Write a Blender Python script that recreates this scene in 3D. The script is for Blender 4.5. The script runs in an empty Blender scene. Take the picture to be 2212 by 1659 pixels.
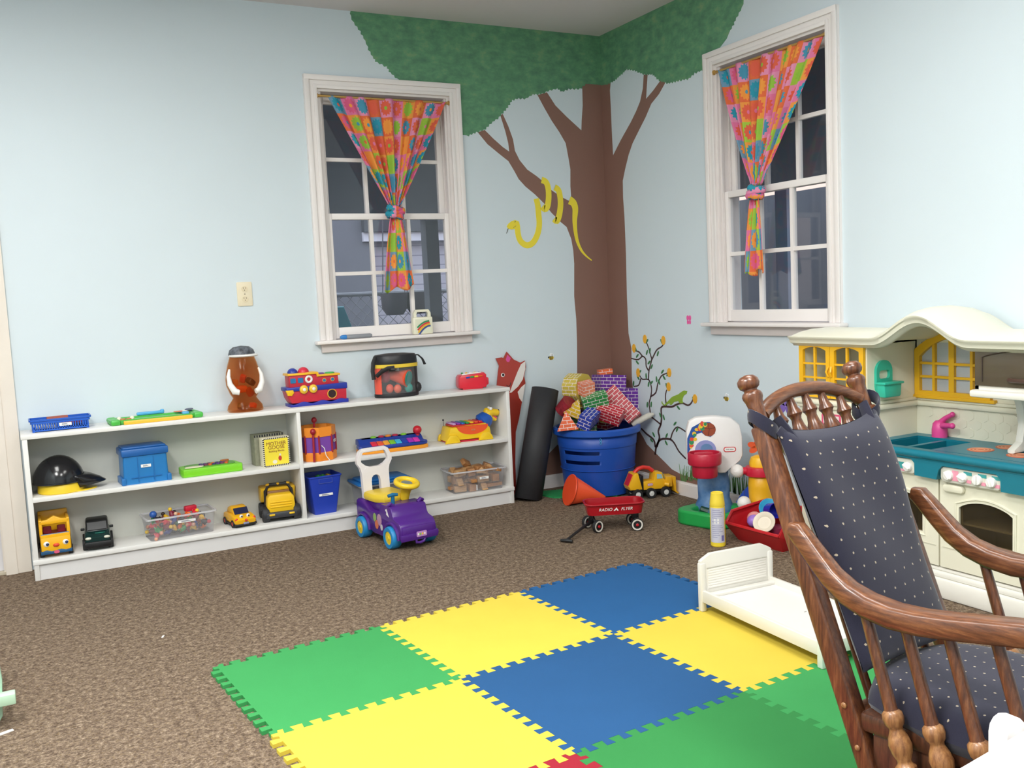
import bpy, bmesh, math, random
from mathutils import Vector, Matrix
from mathutils.geometry import delaunay_2d_cdt
R_ = math.radians
random.seed(7)
sc = bpy.context.scene
COL = sc.collection

# ------------------------------------------------------------------ camera
cam_d = bpy.data.cameras.new('camera'); cam = bpy.data.objects.new('camera', cam_d); COL.objects.link(cam)
yaw, pitch, roll = 0.4851, -0.0944, -0.0476
_f = Vector((math.sin(yaw)*math.cos(pitch), math.cos(yaw)*math.cos(pitch), math.sin(pitch)))
_r = Vector((math.cos(yaw), -math.sin(yaw), 0)); _u = _r.cross(_f)
_rr = math.cos(roll)*_r + math.sin(roll)*_u; _uu = -math.sin(roll)*_r + math.cos(roll)*_u
cam.matrix_world = Matrix(((_rr.x, _uu.x, -_f.x, -3.3636), (_rr.y, _uu.y, -_f.y, -5.0087), (_rr.z, _uu.z, -_f.z, 1.2039), (0, 0, 0, 1)))
cam_d.sensor_width = 36; cam_d.lens = 36*2036.04/2212; cam_d.clip_start = 0.05
sc.camera = cam

# ------------------------------------------------------------------ world, lamps, exposure
w = bpy.data.worlds.new('dusk_sky'); sc.world = w; w.use_nodes = True
nt = w.node_tree; nt.nodes.clear()
wo = nt.nodes.new('ShaderNodeOutputWorld'); bg = nt.nodes.new('ShaderNodeBackground')
ge = nt.nodes.new('ShaderNodeNewGeometry'); sx = nt.nodes.new('ShaderNodeSeparateXYZ'); cr = nt.nodes.new('ShaderNodeValToRGB')
mp = nt.nodes.new('ShaderNodeMapRange'); mp.inputs[1].default_value = -0.1; mp.inputs[2].default_value = 0.6
nt.links.new(ge.outputs['Incoming'], sx.inputs[0])
mu = nt.nodes.new('ShaderNodeMath'); mu.operation = 'MULTIPLY'; mu.inputs[1].default_value = -1
nt.links.new(sx.outputs[2], mu.inputs[0]); nt.links.new(mu.outputs[0], mp.inputs[0]); nt.links.new(mp.outputs[0], cr.inputs[0])
e = cr.color_ramp.elements; e[0].color = (.30, .29, .31, 1); e[1].color = (.50, .54, .62, 1)
k = e.new(.25); k.color = (.42, .31, .26, 1); k = e.new(.45); k.color = (.62, .62, .68, 1)
nt.links.new(cr.outputs[0], bg.inputs[0]); nt.links.new(bg.outputs[0], wo.inputs[0]); bg.inputs[1].default_value = 3.2

def lamp(name, loc, sx_, sy_, power, col=(1, .985, .955)):
    d = bpy.data.lights.new(name, 'AREA'); d.shape = 'RECTANGLE'; d.size = sx_; d.size_y = sy_; d.energy = power; d.color = col
    o = bpy.data.objects.new(name, d); o.location = loc; COL.objects.link(o); return o
FIX = [(-3.95, -3.7), (-2.35, -4.5), (-1.5, -3.0), (-3.5, -1.9)]
POW = [104, 58, 27, 36]
for (x, y), p_ in zip(FIX, POW): lamp('troffer_lamp', (x, y, 2.735), .56, 1.16, p_)
sc.view_settings.view_transform = 'Standard'; sc.view_settings.look = 'None'
sc.view_settings.exposure = 0.0; sc.view_settings.gamma = 1.0; sc.view_settings.use_curve_mapping = False

# ------------------------------------------------------------------ materials
def lin(h):
    h = h.lstrip('#'); o = []
    for i in (0, 2, 4):
        c = int(h[i:i+2], 16)/255; o.append(c/12.92 if c <= .04045 else ((c+.055)/1.055)**2.4)
    return (*o, 1)
def nodes(name):
    m = bpy.data.materials.new(name); m.use_nodes = True; t = m.node_tree
    return m, t, t.nodes, t.links, t.nodes['Principled BSDF']
_MC = {}
def mat(hexc, rough=.4, var=.05, scale=8, bump=0, bscale=60, metal=0, spec=.5, trans=0, alpha=1, name=None):
    key = (hexc, rough, var, scale, bump, bscale, metal, spec, trans, alpha)
    if key in _MC: return _MC[key]
    m, t, N, L, b = nodes(name or 'paint_'+hexc.strip('#'))
    c = lin(hexc)
    tc = N.new('ShaderNodeTexCoord'); no = N.new('ShaderNodeTexNoise'); no.inputs['Scale'].default_value = scale; no.inputs['Detail'].default_value = 3
    L.new(tc.outputs['Object'], no.inputs['Vector'])
    mx = N.new('ShaderNodeMix'); mx.data_type = 'RGBA'
    mx.inputs[6].default_value = tuple(x*(1-var) for x in c[:3])+(1,); mx.inputs[7].default_value = tuple(min(1, x*(1+var)) for x in c[:3])+(1,)
    L.new(no.outputs[0], mx.inputs[0]); L.new(mx.outputs[2], b.inputs['Base Color'])
    b.inputs['Roughness'].default_value = rough; b.inputs['Metallic'].default_value = metal; b.inputs['Specular IOR Level'].default_value = spec
    b.inputs['Transmission Weight'].default_value = trans; b.inputs['Alpha'].default_value = alpha
    if bump:
        n2 = N.new('ShaderNodeTexNoise'); n2.inputs['Scale'].default_value = bscale; L.new(tc.outputs['Object'], n2.inputs['Vector'])
        bp = N.new('ShaderNodeBump'); bp.inputs['Strength'].default_value = bump; bp.inputs['Distance'].default_value = .002
        L.new(n2.outputs[0], bp.inputs['Height']); L.new(bp.outputs[0], b.inputs['Normal'])
    _MC[key] = m; return m
def mth(t, op, a, b=None, c=None):
    n = t.nodes.new('ShaderNodeMath'); n.operation = op
    for i, x in enumerate((a, b, c)):
        if x is None: continue
        if isinstance(x, (int, float)): n.inputs[i].default_value = x
        else: t.links.new(x, n.inputs[i])
    return n.outputs[0]
def mixc(t, f, a, b):
    n = t.nodes.new('ShaderNodeMix'); n.data_type = 'RGBA'
    for i, x in ((0, f), (6, a), (7, b)):
        if isinstance(x, (int, float)): n.inputs[i].default_value = x
        elif isinstance(x, tuple): n.inputs[i].default_value = x
        else: t.links.new(x, n.inputs[i])
    return n.outputs[2]
def noise(t, src, scale, detail=3, rough=.5):
    n = t.nodes.new('ShaderNodeTexNoise'); n.inputs['Scale'].default_value = scale; n.inputs['Detail'].default_value = detail; n.inputs['Roughness'].default_value = rough
    if src is not None: t.links.new(src, n.inputs['Vector'])
    return n.outputs[0]
def ramp(t, src, stops, const=False):
    n = t.nodes.new('ShaderNodeValToRGB'); r = n.color_ramp
    if const: r.interpolation = 'CONSTANT'
    r.elements[0].position = stops[0][0]; r.elements[0].color = stops[0][1]; r.elements[1].position = stops[-1][0]; r.elements[1].color = stops[-1][1]
    for p_, c_ in stops[1:-1]:
        el = r.elements.new(p_); el.color = c_
    t.links.new(src, n.inputs[0]); return n.outputs[0]
def bump(t, b, h, s=.4, d=.003):
    n = t.nodes.new('ShaderNodeBump'); n.inputs['Strength'].default_value = s; n.inputs['Distance'].default_value = d
    t.links.new(h, n.inputs['Height']); t.links.new(n.outputs[0], b.inputs['Normal'])
def coord(t, kind='Object'):
    return t.nodes.new('ShaderNodeTexCoord').outputs[kind]
def mapping(t, src, sc_):
    n = t.nodes.new('ShaderNodeMapping'); n.inputs['Scale'].default_value = sc_; t.links.new(src, n.inputs['Vector']); return n.outputs[0]

def m_carpet():
    m, t, N, L, b = nodes('carpet_pile'); o = coord(t)
    n1 = noise(t, o, 120, 4, .75); n2 = noise(t, o, 48, 3, .6); n3 = noise(t, o, 2.2, 2)
    f = mth(t, 'ADD', mth(t, 'MULTIPLY', n1, .6), mth(t, 'MULTIPLY', n2, .4))
    c = ramp(t, f, [(.36, lin('382C23')), (.46, lin('66574A')), (.53, lin('837261')), (.64, lin('B6A48E'))])
    v = noise(t, o, 95, 2, .6)
    c = mixc(t, mth(t, 'MULTIPLY', mth(t, 'GREATER_THAN', v, .60), .55), c, lin('7E6A4C'))
    c = mixc(t, mth(t, 'MULTIPLY', n3, .3), c, lin('7C6A5A'))
    L.new(c, b.inputs['Base Color']); b.inputs['Roughness'].default_value = .98; b.inputs['Specular IOR Level'].default_value = .1
    bump(t, b, f, .9, .008); return m
def m_canopy():
    m, t, N, L, b = nodes('leafy_green_wall_paint'); o = coord(t)
    n = noise(t, mapping(t, o, (1, 1, 1.6)), 13, 5, .65); n2 = noise(t, o, 4, 2)
    c = ramp(t, n, [(.3, lin('4C7762')), (.45, lin('5A8C6B')), (.56, lin('649A73')), (.72, lin('86A276'))])
    c = mixc(t, mth(t, 'MULTIPLY', n2, .35), c, lin('5B946B')); L.new(c, b.inputs['Base Color']); b.inputs['Roughness'].default_value = .6; return m
def m_wood(h1, h2, h3, name, sc_=(14, 14, 1.6), rough=.32):
    m, t, N, L, b = nodes(name); o = coord(t)
    n = noise(t, mapping(t, o, sc_), 5, 6, .65); n2 = noise(t, mapping(t, o, (sc_[0]*4, sc_[1]*4, sc_[2]*2.5)), 6, 3, .7)
    c = ramp(t, n, [(.3, lin(h1)), (.52, lin(h2)), (.75, lin(h3))])
    c = mixc(t, mth(t, 'MULTIPLY', mth(t, 'LESS_THAN', n2, .42), .25), c, lin(h1))
    L.new(c, b.inputs['Base Color']); b.inputs['Roughness'].default_value = rough; b.inputs['Coat Weight'].default_value = .25; b.inputs['Coat Roughness'].default_value = .15
    bump(t, b, n2, .12, .001); return m
def m_dots(name, base, base2, dot, su, sv, r):
    m, t, N, L, b = nodes(name); uv = coord(t, 'UV'); s = N.new('ShaderNodeSeparateXYZ'); L.new(uv, s.inputs[0])
    u = mth(t, 'DIVIDE', s.outputs[0], su); v = mth(t, 'DIVIDE', s.outputs[1], sv)
    row = mth(t, 'FLOOR', v); u = mth(t, 'ADD', u, mth(t, 'MULTIPLY', mth(t, 'MODULO', mth(t, 'ABSOLUTE', row), 2), .5))
    du = mth(t, 'MULTIPLY', mth(t, 'SUBTRACT', mth(t, 'FRACT', u), .5), su); dv = mth(t, 'MULTIPLY', mth(t, 'SUBTRACT', mth(t, 'FRACT', v), .5), sv)
    d = mth(t, 'SQRT', mth(t, 'ADD', mth(t, 'MULTIPLY', du, du), mth(t, 'MULTIPLY', dv, dv)))
    n = noise(t, uv, 300, 2); f = mth(t, 'LESS_THAN', mth(t, 'ADD', d, mth(t, 'MULTIPLY', mth(t, 'SUBTRACT', n, .5), .003)), r)
    n3 = noise(t, uv, 900, 2, .7)
    c = mixc(t, n3, lin(base), lin(base2)); c = mixc(t, f, c, lin(dot))
    L.new(c, b.inputs['Base Color']); b.inputs['Roughness'].default_value = .9; b.inputs['Sheen Weight'].default_value = .25; b.inputs['Specular IOR Level'].default_value = .15
    bump(t, b, n3, .3, .001); return m
def m_curtain():
    m, t, N, L, b = nodes('flower_patch_cotton'); uv = coord(t, 'UV'); s = N.new('ShaderNodeSeparateXYZ'); L.new(uv, s.inputs[0])
    S = .103
    u = mth(t, 'DIVIDE', s.outputs[0], S); v = mth(t, 'DIVIDE', s.outputs[1], S)
    iu = mth(t, 'FLOOR', u); iv = mth(t, 'FLOOR', v); fu = mth(t, 'SUBTRACT', mth(t, 'FRACT', u), .5); fv = mth(t, 'SUBTRACT', mth(t, 'FRACT', v), .5)
    def wn(off):
        cb = N.new('ShaderNodeCombineXYZ'); L.new(mth(t, 'ADD', iu, off), cb.inputs[0]); L.new(iv, cb.inputs[1])
        w_ = N.new('ShaderNodeTexWhiteNoise'); w_.noise_dimensions = '2D'; L.new(cb.outputs[0], w_.inputs['Vector']); return w_.outputs['Value']
    A = [lin(x) for x in ('E27048', 'DE79A2', 'A2C44A', 'EA9A4C', '7299B4', 'E291B2')]
    Bc = [lin(x) for x in ('DC6288', '3597AE', 'EF9A48', '96C24A', 'E0664F', '4E94B0')]
    alt = mth(t, 'MODULO', mth(t, 'ABSOLUTE', mth(t, 'ADD', iu, iv)), 2)
    q = mth(t, 'ADD', mth(t, 'MULTIPLY', wn(.0), .5), mth(t, 'MULTIPLY', alt, .5))
    ca = ramp(t, q, [(i/6, A[i]) for i in range(6)], True); cb_ = ramp(t, wn(31.), [(i/6, Bc[i]) for i in range(6)], True); cc = ramp(t, wn(77.), [(i/6, (Bc+A)[i+2]) for i in range(6)], True)
    d = mth(t, 'SQRT', mth(t, 'ADD', mth(t, 'MULTIPLY', fu, fu), mth(t, 'MULTIPLY', fv, fv)))
    th = mth(t, 'ARCTAN2', fv, fu); pet = mth(t, 'ADD', .38, mth(t, 'MULTIPLY', mth(t, 'COSINE', mth(t, 'MULTIPLY', th, 12)), .045))
    c = mixc(t, mth(t, 'LESS_THAN', d, pet), ca, cb_); c = mixc(t, mth(t, 'LESS_THAN', d, .10), c, cc)
    L.new(c, b.inputs['Base Color']); b.inputs['Roughness'].default_value = .85; b.inputs['Specular IOR Level'].default_value = .15
    n3 = noise(t, uv, 1500, 1); bump(t, b, n3, .15, .001); return m
def m_brick(h, mortar='E9DDDA', sc_=1.0):
    m, t, N, L, b = nodes('printed_brick_'+h); uv = coord(t, 'UV')
    n = N.new('ShaderNodeTexBrick'); L.new(uv, n.inputs['Vector']); n.inputs['Scale'].default_value = 1
    n.inputs['Brick Width'].default_value = .046*sc_; n.inputs['Row Height'].default_value = .021*sc_; n.inputs['Mortar Size'].default_value = .0016; n.inputs['Mortar Smooth'].default_value = 0
    c = lin(h); n.inputs['Color1'].default_value = c; n.inputs['Color2'].default_value = tuple(x*.85 for x in c[:3])+(1,); n.inputs['Mortar'].default_value = lin(mortar)
    L.new(n.outputs[0], b.inputs['Base Color']); b.inputs['Roughness'].default_value = .45; return m
def m_glass(name, tint, gloss=.08, rough=.02):
    m, t, N, L, b = nodes(name); N.remove(b); out = [x for x in N if x.type == 'OUTPUT_MATERIAL'][0]
    tr = N.new('ShaderNodeBsdfTransparent'); gl = N.new('ShaderNodeBsdfGlossy'); mx = N.new('ShaderNodeMixShader'); fr = N.new('ShaderNodeLayerWeight')
    no = noise(t, coord(t), 3, 1); c = mixc(t, no, tint, tuple(min(1, x*1.03) for x in tint[:3])+(1,)); L.new(c, tr.inputs[0])
    gl.inputs['Roughness'].default_value = rough; fr.inputs['Blend'].default_value = .5
    f = mth(t, 'ADD', mth(t, 'MULTIPLY', mth(t, 'POWER', fr.outputs['Facing'], 4), .8), gloss); f = mth(t, 'MINIMUM', f, 1)
    L.new(f, mx.inputs[0]); L.new(tr.outputs[0], mx.inputs[1]); L.new(gl.outputs[0], mx.inputs[2]); L.new(mx.outputs[0], out.inputs[0]); return m
def m_clear(name, tint, amount, base=None):
    """thin clear plastic: mostly lets light straight through, with a milky share and a gloss"""
    m, t, N, L, b = nodes(name); out = [x for x in N if x.type == 'OUTPUT_MATERIAL'][0]
    tr = N.new('ShaderNodeBsdfTransparent'); mx = N.new('ShaderNodeMixShader'); tr.inputs[0].default_value = tint
    no = noise(t, coord(t), 6, 2); q = base or tint; c = mixc(t, no, q, tuple(x*.93 for x in q[:3])+(1,)); L.new(c, b.inputs['Base Color']); b.inputs['Roughness'].default_value = .12
    mx.inputs[0].default_value = amount; L.new(tr.outputs[0], mx.inputs[1]); L.new(b.outputs[0], mx.inputs[2]); L.new(mx.outputs[0], out.inputs[0]); return m
def m_siding():
    m, t, N, L, b = nodes('white_lap_siding'); o = coord(t); s = N.new('ShaderNodeSeparateXYZ'); L.new(o, s.inputs[0])
    f = mth(t, 'FRACT', mth(t, 'DIVIDE', s.outputs[2], .12)); c = mixc(t, mth(t, 'LESS_THAN', f, .12), lin('C9C6D2'), lin('9A98A8'))
    n = noise(t, o, 4); c = mixc(t, mth(t, 'MULTIPLY', n, .2), c, lin('B5B2C2')); L.new(c, b.inputs['Base Color']); b.inputs['Roughness'].default_value = .7; return m
def m_mottle(h1, h2, name, scale=14):
    m, t, N, L, b = nodes(name); n = noise(t, coord(t), scale, 4, .6); L.new(ramp(t, n, [(.35, lin(h1)), (.65, lin(h2))]), b.inputs['Base Color']); b.inputs['Roughness'].default_value = .45; return m

WHITE = mat('F0EEE9', .35); TRIM = mat('EFE9E6', .4, .02); SHELF = mat('E7E6E2', .42, .03); CREAM = mat('E9E6CF', .42, .03)
BLACK = mat('17171A', .3); RUBBER = mat('1B1B1D', .7); RED = mat('C8232D', .3); YEL = mat('F2C21F', .3); ORG = mat('F0861F', .35)
BLU = mat('1F49B5', .3); GRN = mat('2FA84A', .35); PUR = mat('5B2A8C', .3); PINK = mat('D9569B', .35); TEAL = mat('0F7F92', .3); LBLU = mat('4FA8DC', .35)
GREY = mat('8D9096', .5); LGREY = mat('C9CACB', .5); LABEL = mat('F3F2EE', .6); INK = mat('24242B', .6); DRED = mat('7E1220', .4)
CLEAR = m_clear('clear_plastic', (.95, .95, .96, 1), .10); AMBER = m_clear('amber_plastic', (.95, .76, .58, 1), .13, lin('A8501E'))

# ------------------------------------------------------------------ mesh collecting
I4 = Matrix.Identity(4)
def TR(x=0, y=0, z=0, rx=0, ry=0, rz=0):
    return Matrix.Translation((x, y, z)) @ Matrix.Rotation(R_(rz), 4, 'Z') @ Matrix.Rotation(R_(ry), 4, 'Y') @ Matrix.Rotation(R_(rx), 4, 'X')
def along(p0, p1):
    d = Vector(p1)-Vector(p0); return Matrix.Translation(p0) @ d.to_track_quat('Z', 'Y').to_matrix().to_4x4(), d.length
def rrect(w_, h_, r, n=5, cx=0, cy=0):
    o = []
    for sx_, sy_, a0 in ((1, 1, 0), (-1, 1, 90), (-1, -1, 180), (1, -1, 270)):
        for i in range(n+1):
            a = R_(a0+90*i/n); o.append((cx+sx_*(w_/2-r)+r*math.cos(a), cy+sy_*(h_/2-r)+r*math.sin(a)))
    return o
def ell(rx, ry, n=24, cx=0, cy=0, a0=0, a1=360):
    full = abs(a1-a0) >= 360
    return [(cx+rx*math.cos(R_(a0+(a1-a0)*i/(n if full else n-1))), cy+ry*math.sin(R_(a0+(a1-a0)*i/(n if full else n-1)))) for i in range(n)]
def pl3(plane, u, v, w_):
    return (u, v, w_) if plane == 'xy' else (u, w_, v) if plane == 'xz' else (w_, u, v)
class B:
    def __init__(s): s.v = []; s.f = []; s.m = []; s.uv = {}
    def add(s, V, F, T=None, mi=0, uvs=None):
        o = len(s.v); s.v += [tuple((T @ Vector(p)) if T is not None else p) for p in V]
        for i, f in enumerate(F):
            if uvs: s.uv[len(s.f)] = uvs[i]
            s.f.append(tuple(o+i_ for i_ in f)); s.m.append(mi)
        return s
    def box(s, x0, x1, y0, y1, z0, z1, bev=0, T=None, mi=0, seg=2):
        if bev:
            bm = bmesh.new(); bmesh.ops.create_cube(bm, size=1, matrix=Matrix.Translation(((x0+x1)/2, (y0+y1)/2, (z0+z1)/2)) @ Matrix.Diagonal((x1-x0, y1-y0, z1-z0, 1)))
            bmesh.ops.bevel(bm, geom=bm.edges[:], offset=min(bev, .49*min(abs(x1-x0), abs(y1-y0), abs(z1-z0))), segments=seg, profile=.5, affect='EDGES'); return s.bm(bm, T, mi)
        V = [(x, y, z) for x in (x0, x1) for y in (y0, y1) for z in (z0, z1)]
        return s.add(V, [(0, 1, 3, 2), (4, 6, 7, 5), (0, 4, 5, 1), (2, 3, 7, 6), (0, 2, 6, 4), (1, 5, 7, 3)], T, mi)
    def cb(s, c, d, bev=0, T=None, mi=0):
        return s.box(c[0]-d[0]/2, c[0]+d[0]/2, c[1]-d[1]/2, c[1]+d[1]/2, c[2]-d[2]/2, c[2]+d[2]/2, bev, T, mi)
    def bm(s, bm, T=None, mi=0):
        bm.verts.ensure_lookup_table(); bm.verts.index_update()
        s.add([tuple(v.co) for v in bm.verts], [tuple(v.index for v in f.verts) for f in bm.faces], T, mi); bm.free(); return s
    def prism(s, poly, a, b, plane='xy', T=None, mi=0, bev=0):
        n = len(poly)
        if bev:
            bm = bmesh.new(); vs = [bm.verts.new(pl3(plane, u, v, a)) for u, v in poly]; f = bm.faces.new(vs)
            r = bmesh.ops.extrude_face_region(bm, geom=[f]); d = Vector(pl3(plane, 0, 0, b-a))
            bmesh.ops.translate(bm, vec=d, verts=[x for x in r['geom'] if isinstance(x, bmesh.types.BMVert)])
            bmesh.ops.recalc_face_normals(bm, faces=bm.faces[:])
            big = [f for f in bm.faces if len(f.verts) == n]; ed = {e for f in big for e in f.edges}
            bmesh.ops.bevel(bm, geom=list(ed), offset=bev, segments=2, profile=.5, affect='EDGES', clamp_overlap=True); return s.bm(bm, T, mi)
        V = [pl3(plane, u, v, a) for u, v in poly]+[pl3(plane, u, v, b) for u, v in poly]
        if n > 30:                                   # long outlines: clean triangles instead of one big face
            tri = delaunay_2d_cdt([Vector(q) for q in poly], [], [list(range(n))], 1, 1e-6)
            if len(tri[0]) == n and all(len(q) == 1 for q in tri[3]):
                mp_ = [q[0] for q in tri[3]]; C3 = [tuple(mp_[i] for i in f) for f in tri[2]]
                return s.add(V, C3+[tuple(n+i for i in f[::-1]) for f in C3]+[(i, (i+1) % n, n+(i+1) % n, n+i) for i in range(n)], T, mi)
        return s.add(V, [tuple(range(n)), tuple(range(2*n-1, n-1, -1))]+[(i, (i+1) % n, n+(i+1) % n, n+i) for i in range(n)], T, mi)
    def ring(s, outer, inner, a, b, plane='xy', T=None, mi=0):
        n = len(outer); V = []
        for w_ in (a, b):
            V += [pl3(plane, u, v, w_) for u, v in outer]+[pl3(plane, u, v, w_) for u, v in inner]
        F = []
        for i in range(n):
            j = (i+1) % n
            F += [(i, j, n+j, n+i), (2*n+i, 3*n+i, 3*n+j, 2*n+j), (i, 2*n+i, 2*n+j, j), (n+i, n+j, 3*n+j, 3*n+i)]
        return s.add(V, F, T, mi)
    def lathe(s, prof, n=24, T=None, mi=0, sx_=1, sy_=1, a0=0, a1=360):
        full = a1-a0 >= 360; c = n if full else n+1; V = []; F = []
        for r, z in prof:
            for i in range(c):
                a = R_(a0+(a1-a0)*i/n); V.append((r*sx_*math.cos(a), r*sy_*math.sin(a), z))
        for k_ in range(len(prof)-1):
            for i in range(n):
                j = (i+1) % c; F.append((k_*c+i, k_*c+j, (k_+1)*c+j, (k_+1)*c+i))
        if full and prof[0] != prof[-1]:
            if prof[0][0] > 1e-6: F.append(tuple(range(c-1, -1, -1)))
            if prof[-1][0] > 1e-6: F.append(tuple((len(prof)-1)*c+i for i in range(c)))
        return s.add(V, F, T, mi)
    def cyl(s, p0, p1, r0, r1=None, n=16, mi=0, T=None):
        M, l = along(p0, p1); return s.lathe([(r0, 0), (r0 if r1 is None else r1, l)], n, (T @ M) if T is not None else M, mi)
    def lat(s, p0, p1, prof, n=14, mi=0, T=None):
        """profile fractions along the axis p0..p1"""
        M, l = along(p0, p1); return s.lathe([(r, z*l) for r, z in prof], n, (T @ M) if T is not None else M, mi)
    def ball(s, c, r, n=16, sc_=(1, 1, 1), T=None, mi=0, half=False):
        m_ = n//2; pr = [(math.sin(math.pi*i/m_)*r+1e-7, -math.cos(math.pi*i/m_)*r) for i in range(m_+1)]
        if half: pr = [(math.cos(math.pi/2*i/m_)*r+1e-7, math.sin(math.pi/2*i/m_)*r) for i in range(m_+1)]
        M = Matrix.Translation(c) @ Matrix.Diagonal((*sc_, 1)); return s.lathe(pr, n, (T @ M) if T is not None else M, mi)
    def tube(s, pts, r, n=8, closed=False, mi=0, T=None, flat=1.0, up=None, fb=1.0):
        P = [Vector(p) for p in pts]; c = len(P); rs = r if isinstance(r, (list, tuple)) else [r]*c; V = []; F = []
        prev = Vector(up) if up else None
        for i in range(c):
            d = (P[(i+1) % c]-P[i-1]) if closed or 0 < i < c-1 else (P[1]-P[0] if i == 0 else P[-1]-P[-2]); d.normalize()
            if prev is None: prev = d.orthogonal()
            a = prev-d*prev.dot(d); a.normalize(); b_ = d.cross(a)
            if not up: prev = a
            for k_ in range(n):
                q = 2*math.pi*(k_+.5)/n; V.append(P[i]+(a*math.cos(q)*flat+b_*math.sin(q)*fb)*rs[i])
        for i in range(c if closed else c-1):
            for k_ in range(n):
                j = (i+1) % c; F.append((i*n+k_, i*n+(k_+1) % n, j*n+(k_+1) % n, j*n+k_))
        if not closed: F += [tuple(range(n-1, -1, -1)), tuple((c-1)*n+k_ for k_ in range(n))]
        return s.add([tuple(v) for v in V], F, T, mi)
    def torus(s, c, R0, r, n=28, m_=10, T=None, mi=0, sy_=1):
        M = Matrix.Translation(c); pts = [(R0*math.cos(2*math.pi*i/n), R0*sy_*math.sin(2*math.pi*i/n), 0) for i in range(n)]
        return s.tube(pts, r, m_, True, mi, (T @ M) if T is not None else M)
    def text(s, txt, size, T, mi=0, shear=0, depth=.0004):
        cu = bpy.data.curves.new('lettering', 'FONT'); cu.body = txt; cu.size = size; cu.align_x = 'CENTER'; cu.align_y = 'CENTER'; cu.extrude = depth; cu.shear = shear; cu.resolution_u = 3; cu.space_line = .85
        o = bpy.data.objects.new('lettering', cu); COL.objects.link(o); me = bpy.data.meshes.new_from_object(o.evaluated_get(bpy.context.evaluated_depsgraph_get()))
        s.add([tuple(v.co) for v in me.vertices], [tuple(p.vertices) for p in me.polygons], T, mi)
        bpy.data.objects.remove(o); bpy.data.meshes.remove(me); bpy.data.curves.remove(cu); return s
    def obj(s, name, mats, parent=None, smooth=True, ang=38, label=None, loc=None, rz=0):
        me = bpy.data.meshes.new(name); off = Vector((0, 0, 0)); q = parent
        while q is not None:
            if q.name in WORLD: off = WORLD[q.name]
            q = q.parent
        me.from_pydata([tuple(Vector(v)-off) for v in s.v], [], s.f)
        for m_ in (mats if isinstance(mats, (list, tuple)) else [mats]): me.materials.append(m_)
        me.polygons.foreach_set('material_index', s.m)
        bm = bmesh.new(); bm.from_mesh(me); uvl = bm.loops.layers.uv.new('UVMap'); bm.faces.ensure_lookup_table()
        for i, f in enumerate(bm.faces):
            f.normal_update(); nx = [abs(c) for c in f.normal]; ax = nx.index(max(nx)); g = s.uv.get(i)
            for k_, l in enumerate(f.loops):
                c = l.vert.co; l[uvl].uv = g[k_] if g else ((c.y, c.z) if ax == 0 else (c.x, c.z) if ax == 1 else (c.x, c.y))
        bmesh.ops.recalc_face_normals(bm, faces=bm.faces[:]); bm.to_mesh(me); bm.free()
        if smooth:
            me.polygons.foreach_set('use_smooth', [True]*len(me.polygons)); me.set_sharp_from_angle(angle=R_(ang))
        o = bpy.data.objects.new(name, me); COL.objects.link(o)
        if parent is not None: o.parent = parent
        if label: o['label'] = label
        if loc: o.location = loc
        if rz: o.rotation_euler = (0, 0, R_(rz))
        return o
WORLD = {}
def tag(o, label, cat, group=None):
    o['label'] = label; o['category'] = cat
    if group: o['group'] = group
    return o
def thing(name, label, cat, loc=(0, 0, 0), rz=0, group=None, world=False):
    o = bpy.data.objects.new(name, None); o.empty_display_size = .05; COL.objects.link(o); o.location = loc; o.rotation_euler = (0, 0, R_(rz))
    if world: WORLD[o.name] = Vector(loc)
    return tag(o, label, cat, group)
def struct(o): o['kind'] = 'structure'; return o
def dup(src, loc, rot=None, label=None, group=None, parent=None, scale=None):
    kids = list(src.children); r = src.copy(); COL.objects.link(r)
    if parent is not None: r.parent = parent
    else:
        r.location = loc
        if rot: r.rotation_euler = tuple(R_(a) for a in rot)
        if scale: r.scale = scale
        if label: r['label'] = label
        if group: r['group'] = group
    for k_ in kids: dup(k_, None, parent=r)
    return r
def ellipse_logo(b, T, w_, mi_red, mi_white, mi_ink, txt='little tikes'):
    """red-rimmed oval maker's badge lying in the local xy plane of T"""
    b.prism(rrect(w_, w_*.42, w_*.2), 0, .0012, 'xy', T, mi_red); b.prism(rrect(w_*.86, w_*.3, w_*.14), .0012, .0018, 'xy', T, mi_white)
    b.text(txt, w_*.15, T @ Matrix.Translation((0, 0, .002)), mi_ink)
XZ = Matrix.Rotation(R_(90), 4, 'X')          # lays an xy drawing up into the xz plane, facing -y

# ================================================================== THE ROOM
H = 2.766
WALLP = mat('D4E0E6', .62, .02, 3, .05, 220); CEIL = mat('DAD5D6', .8, .02, 4)
b = B(); b.box(-4.8, .15, -6.2, .15, -.06, 0); struct(b.obj('floor', m_carpet(), smooth=False))
b = B(); b.box(-4.8, .15, -6.2, .15, H, H+.08); struct(b.obj('ceiling', CEIL, smooth=False))
b = B()
DX0, DX1, DH = -4.36, -3.475, 2.05
for x0, x1, z0, z1 in ((-4.8, DX0, 0, H), (DX0, DX1, DH, H), (DX1, -1.82, 0, H), (-1.82, -1.045, 0, 1.0), (-1.82, -1.045, 2.347, H), (-1.045, 0, 0, H)): b.box(x0, x1, 0, .15, z0, z1)
wall_l = struct(b.obj('wall_left', WALLP, smooth=False))
b = B()
for y0, y1, z0, z1 in ((-6.2, -1.838, 0, H), (-1.838, -1.062, 0, 1.0), (-1.838, -1.062, 2.347, H), (-1.062, .15, 0, H)): b.box(0, .15, y0, y1, z0, z1)
wall_r = struct(b.obj('wall_right', WALLP, smooth=False))
b = B(); b.box(-4.8, .15, -6.3, -6.2, 0, H); struct(b.obj('wall_back', WALLP, smooth=False))
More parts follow.
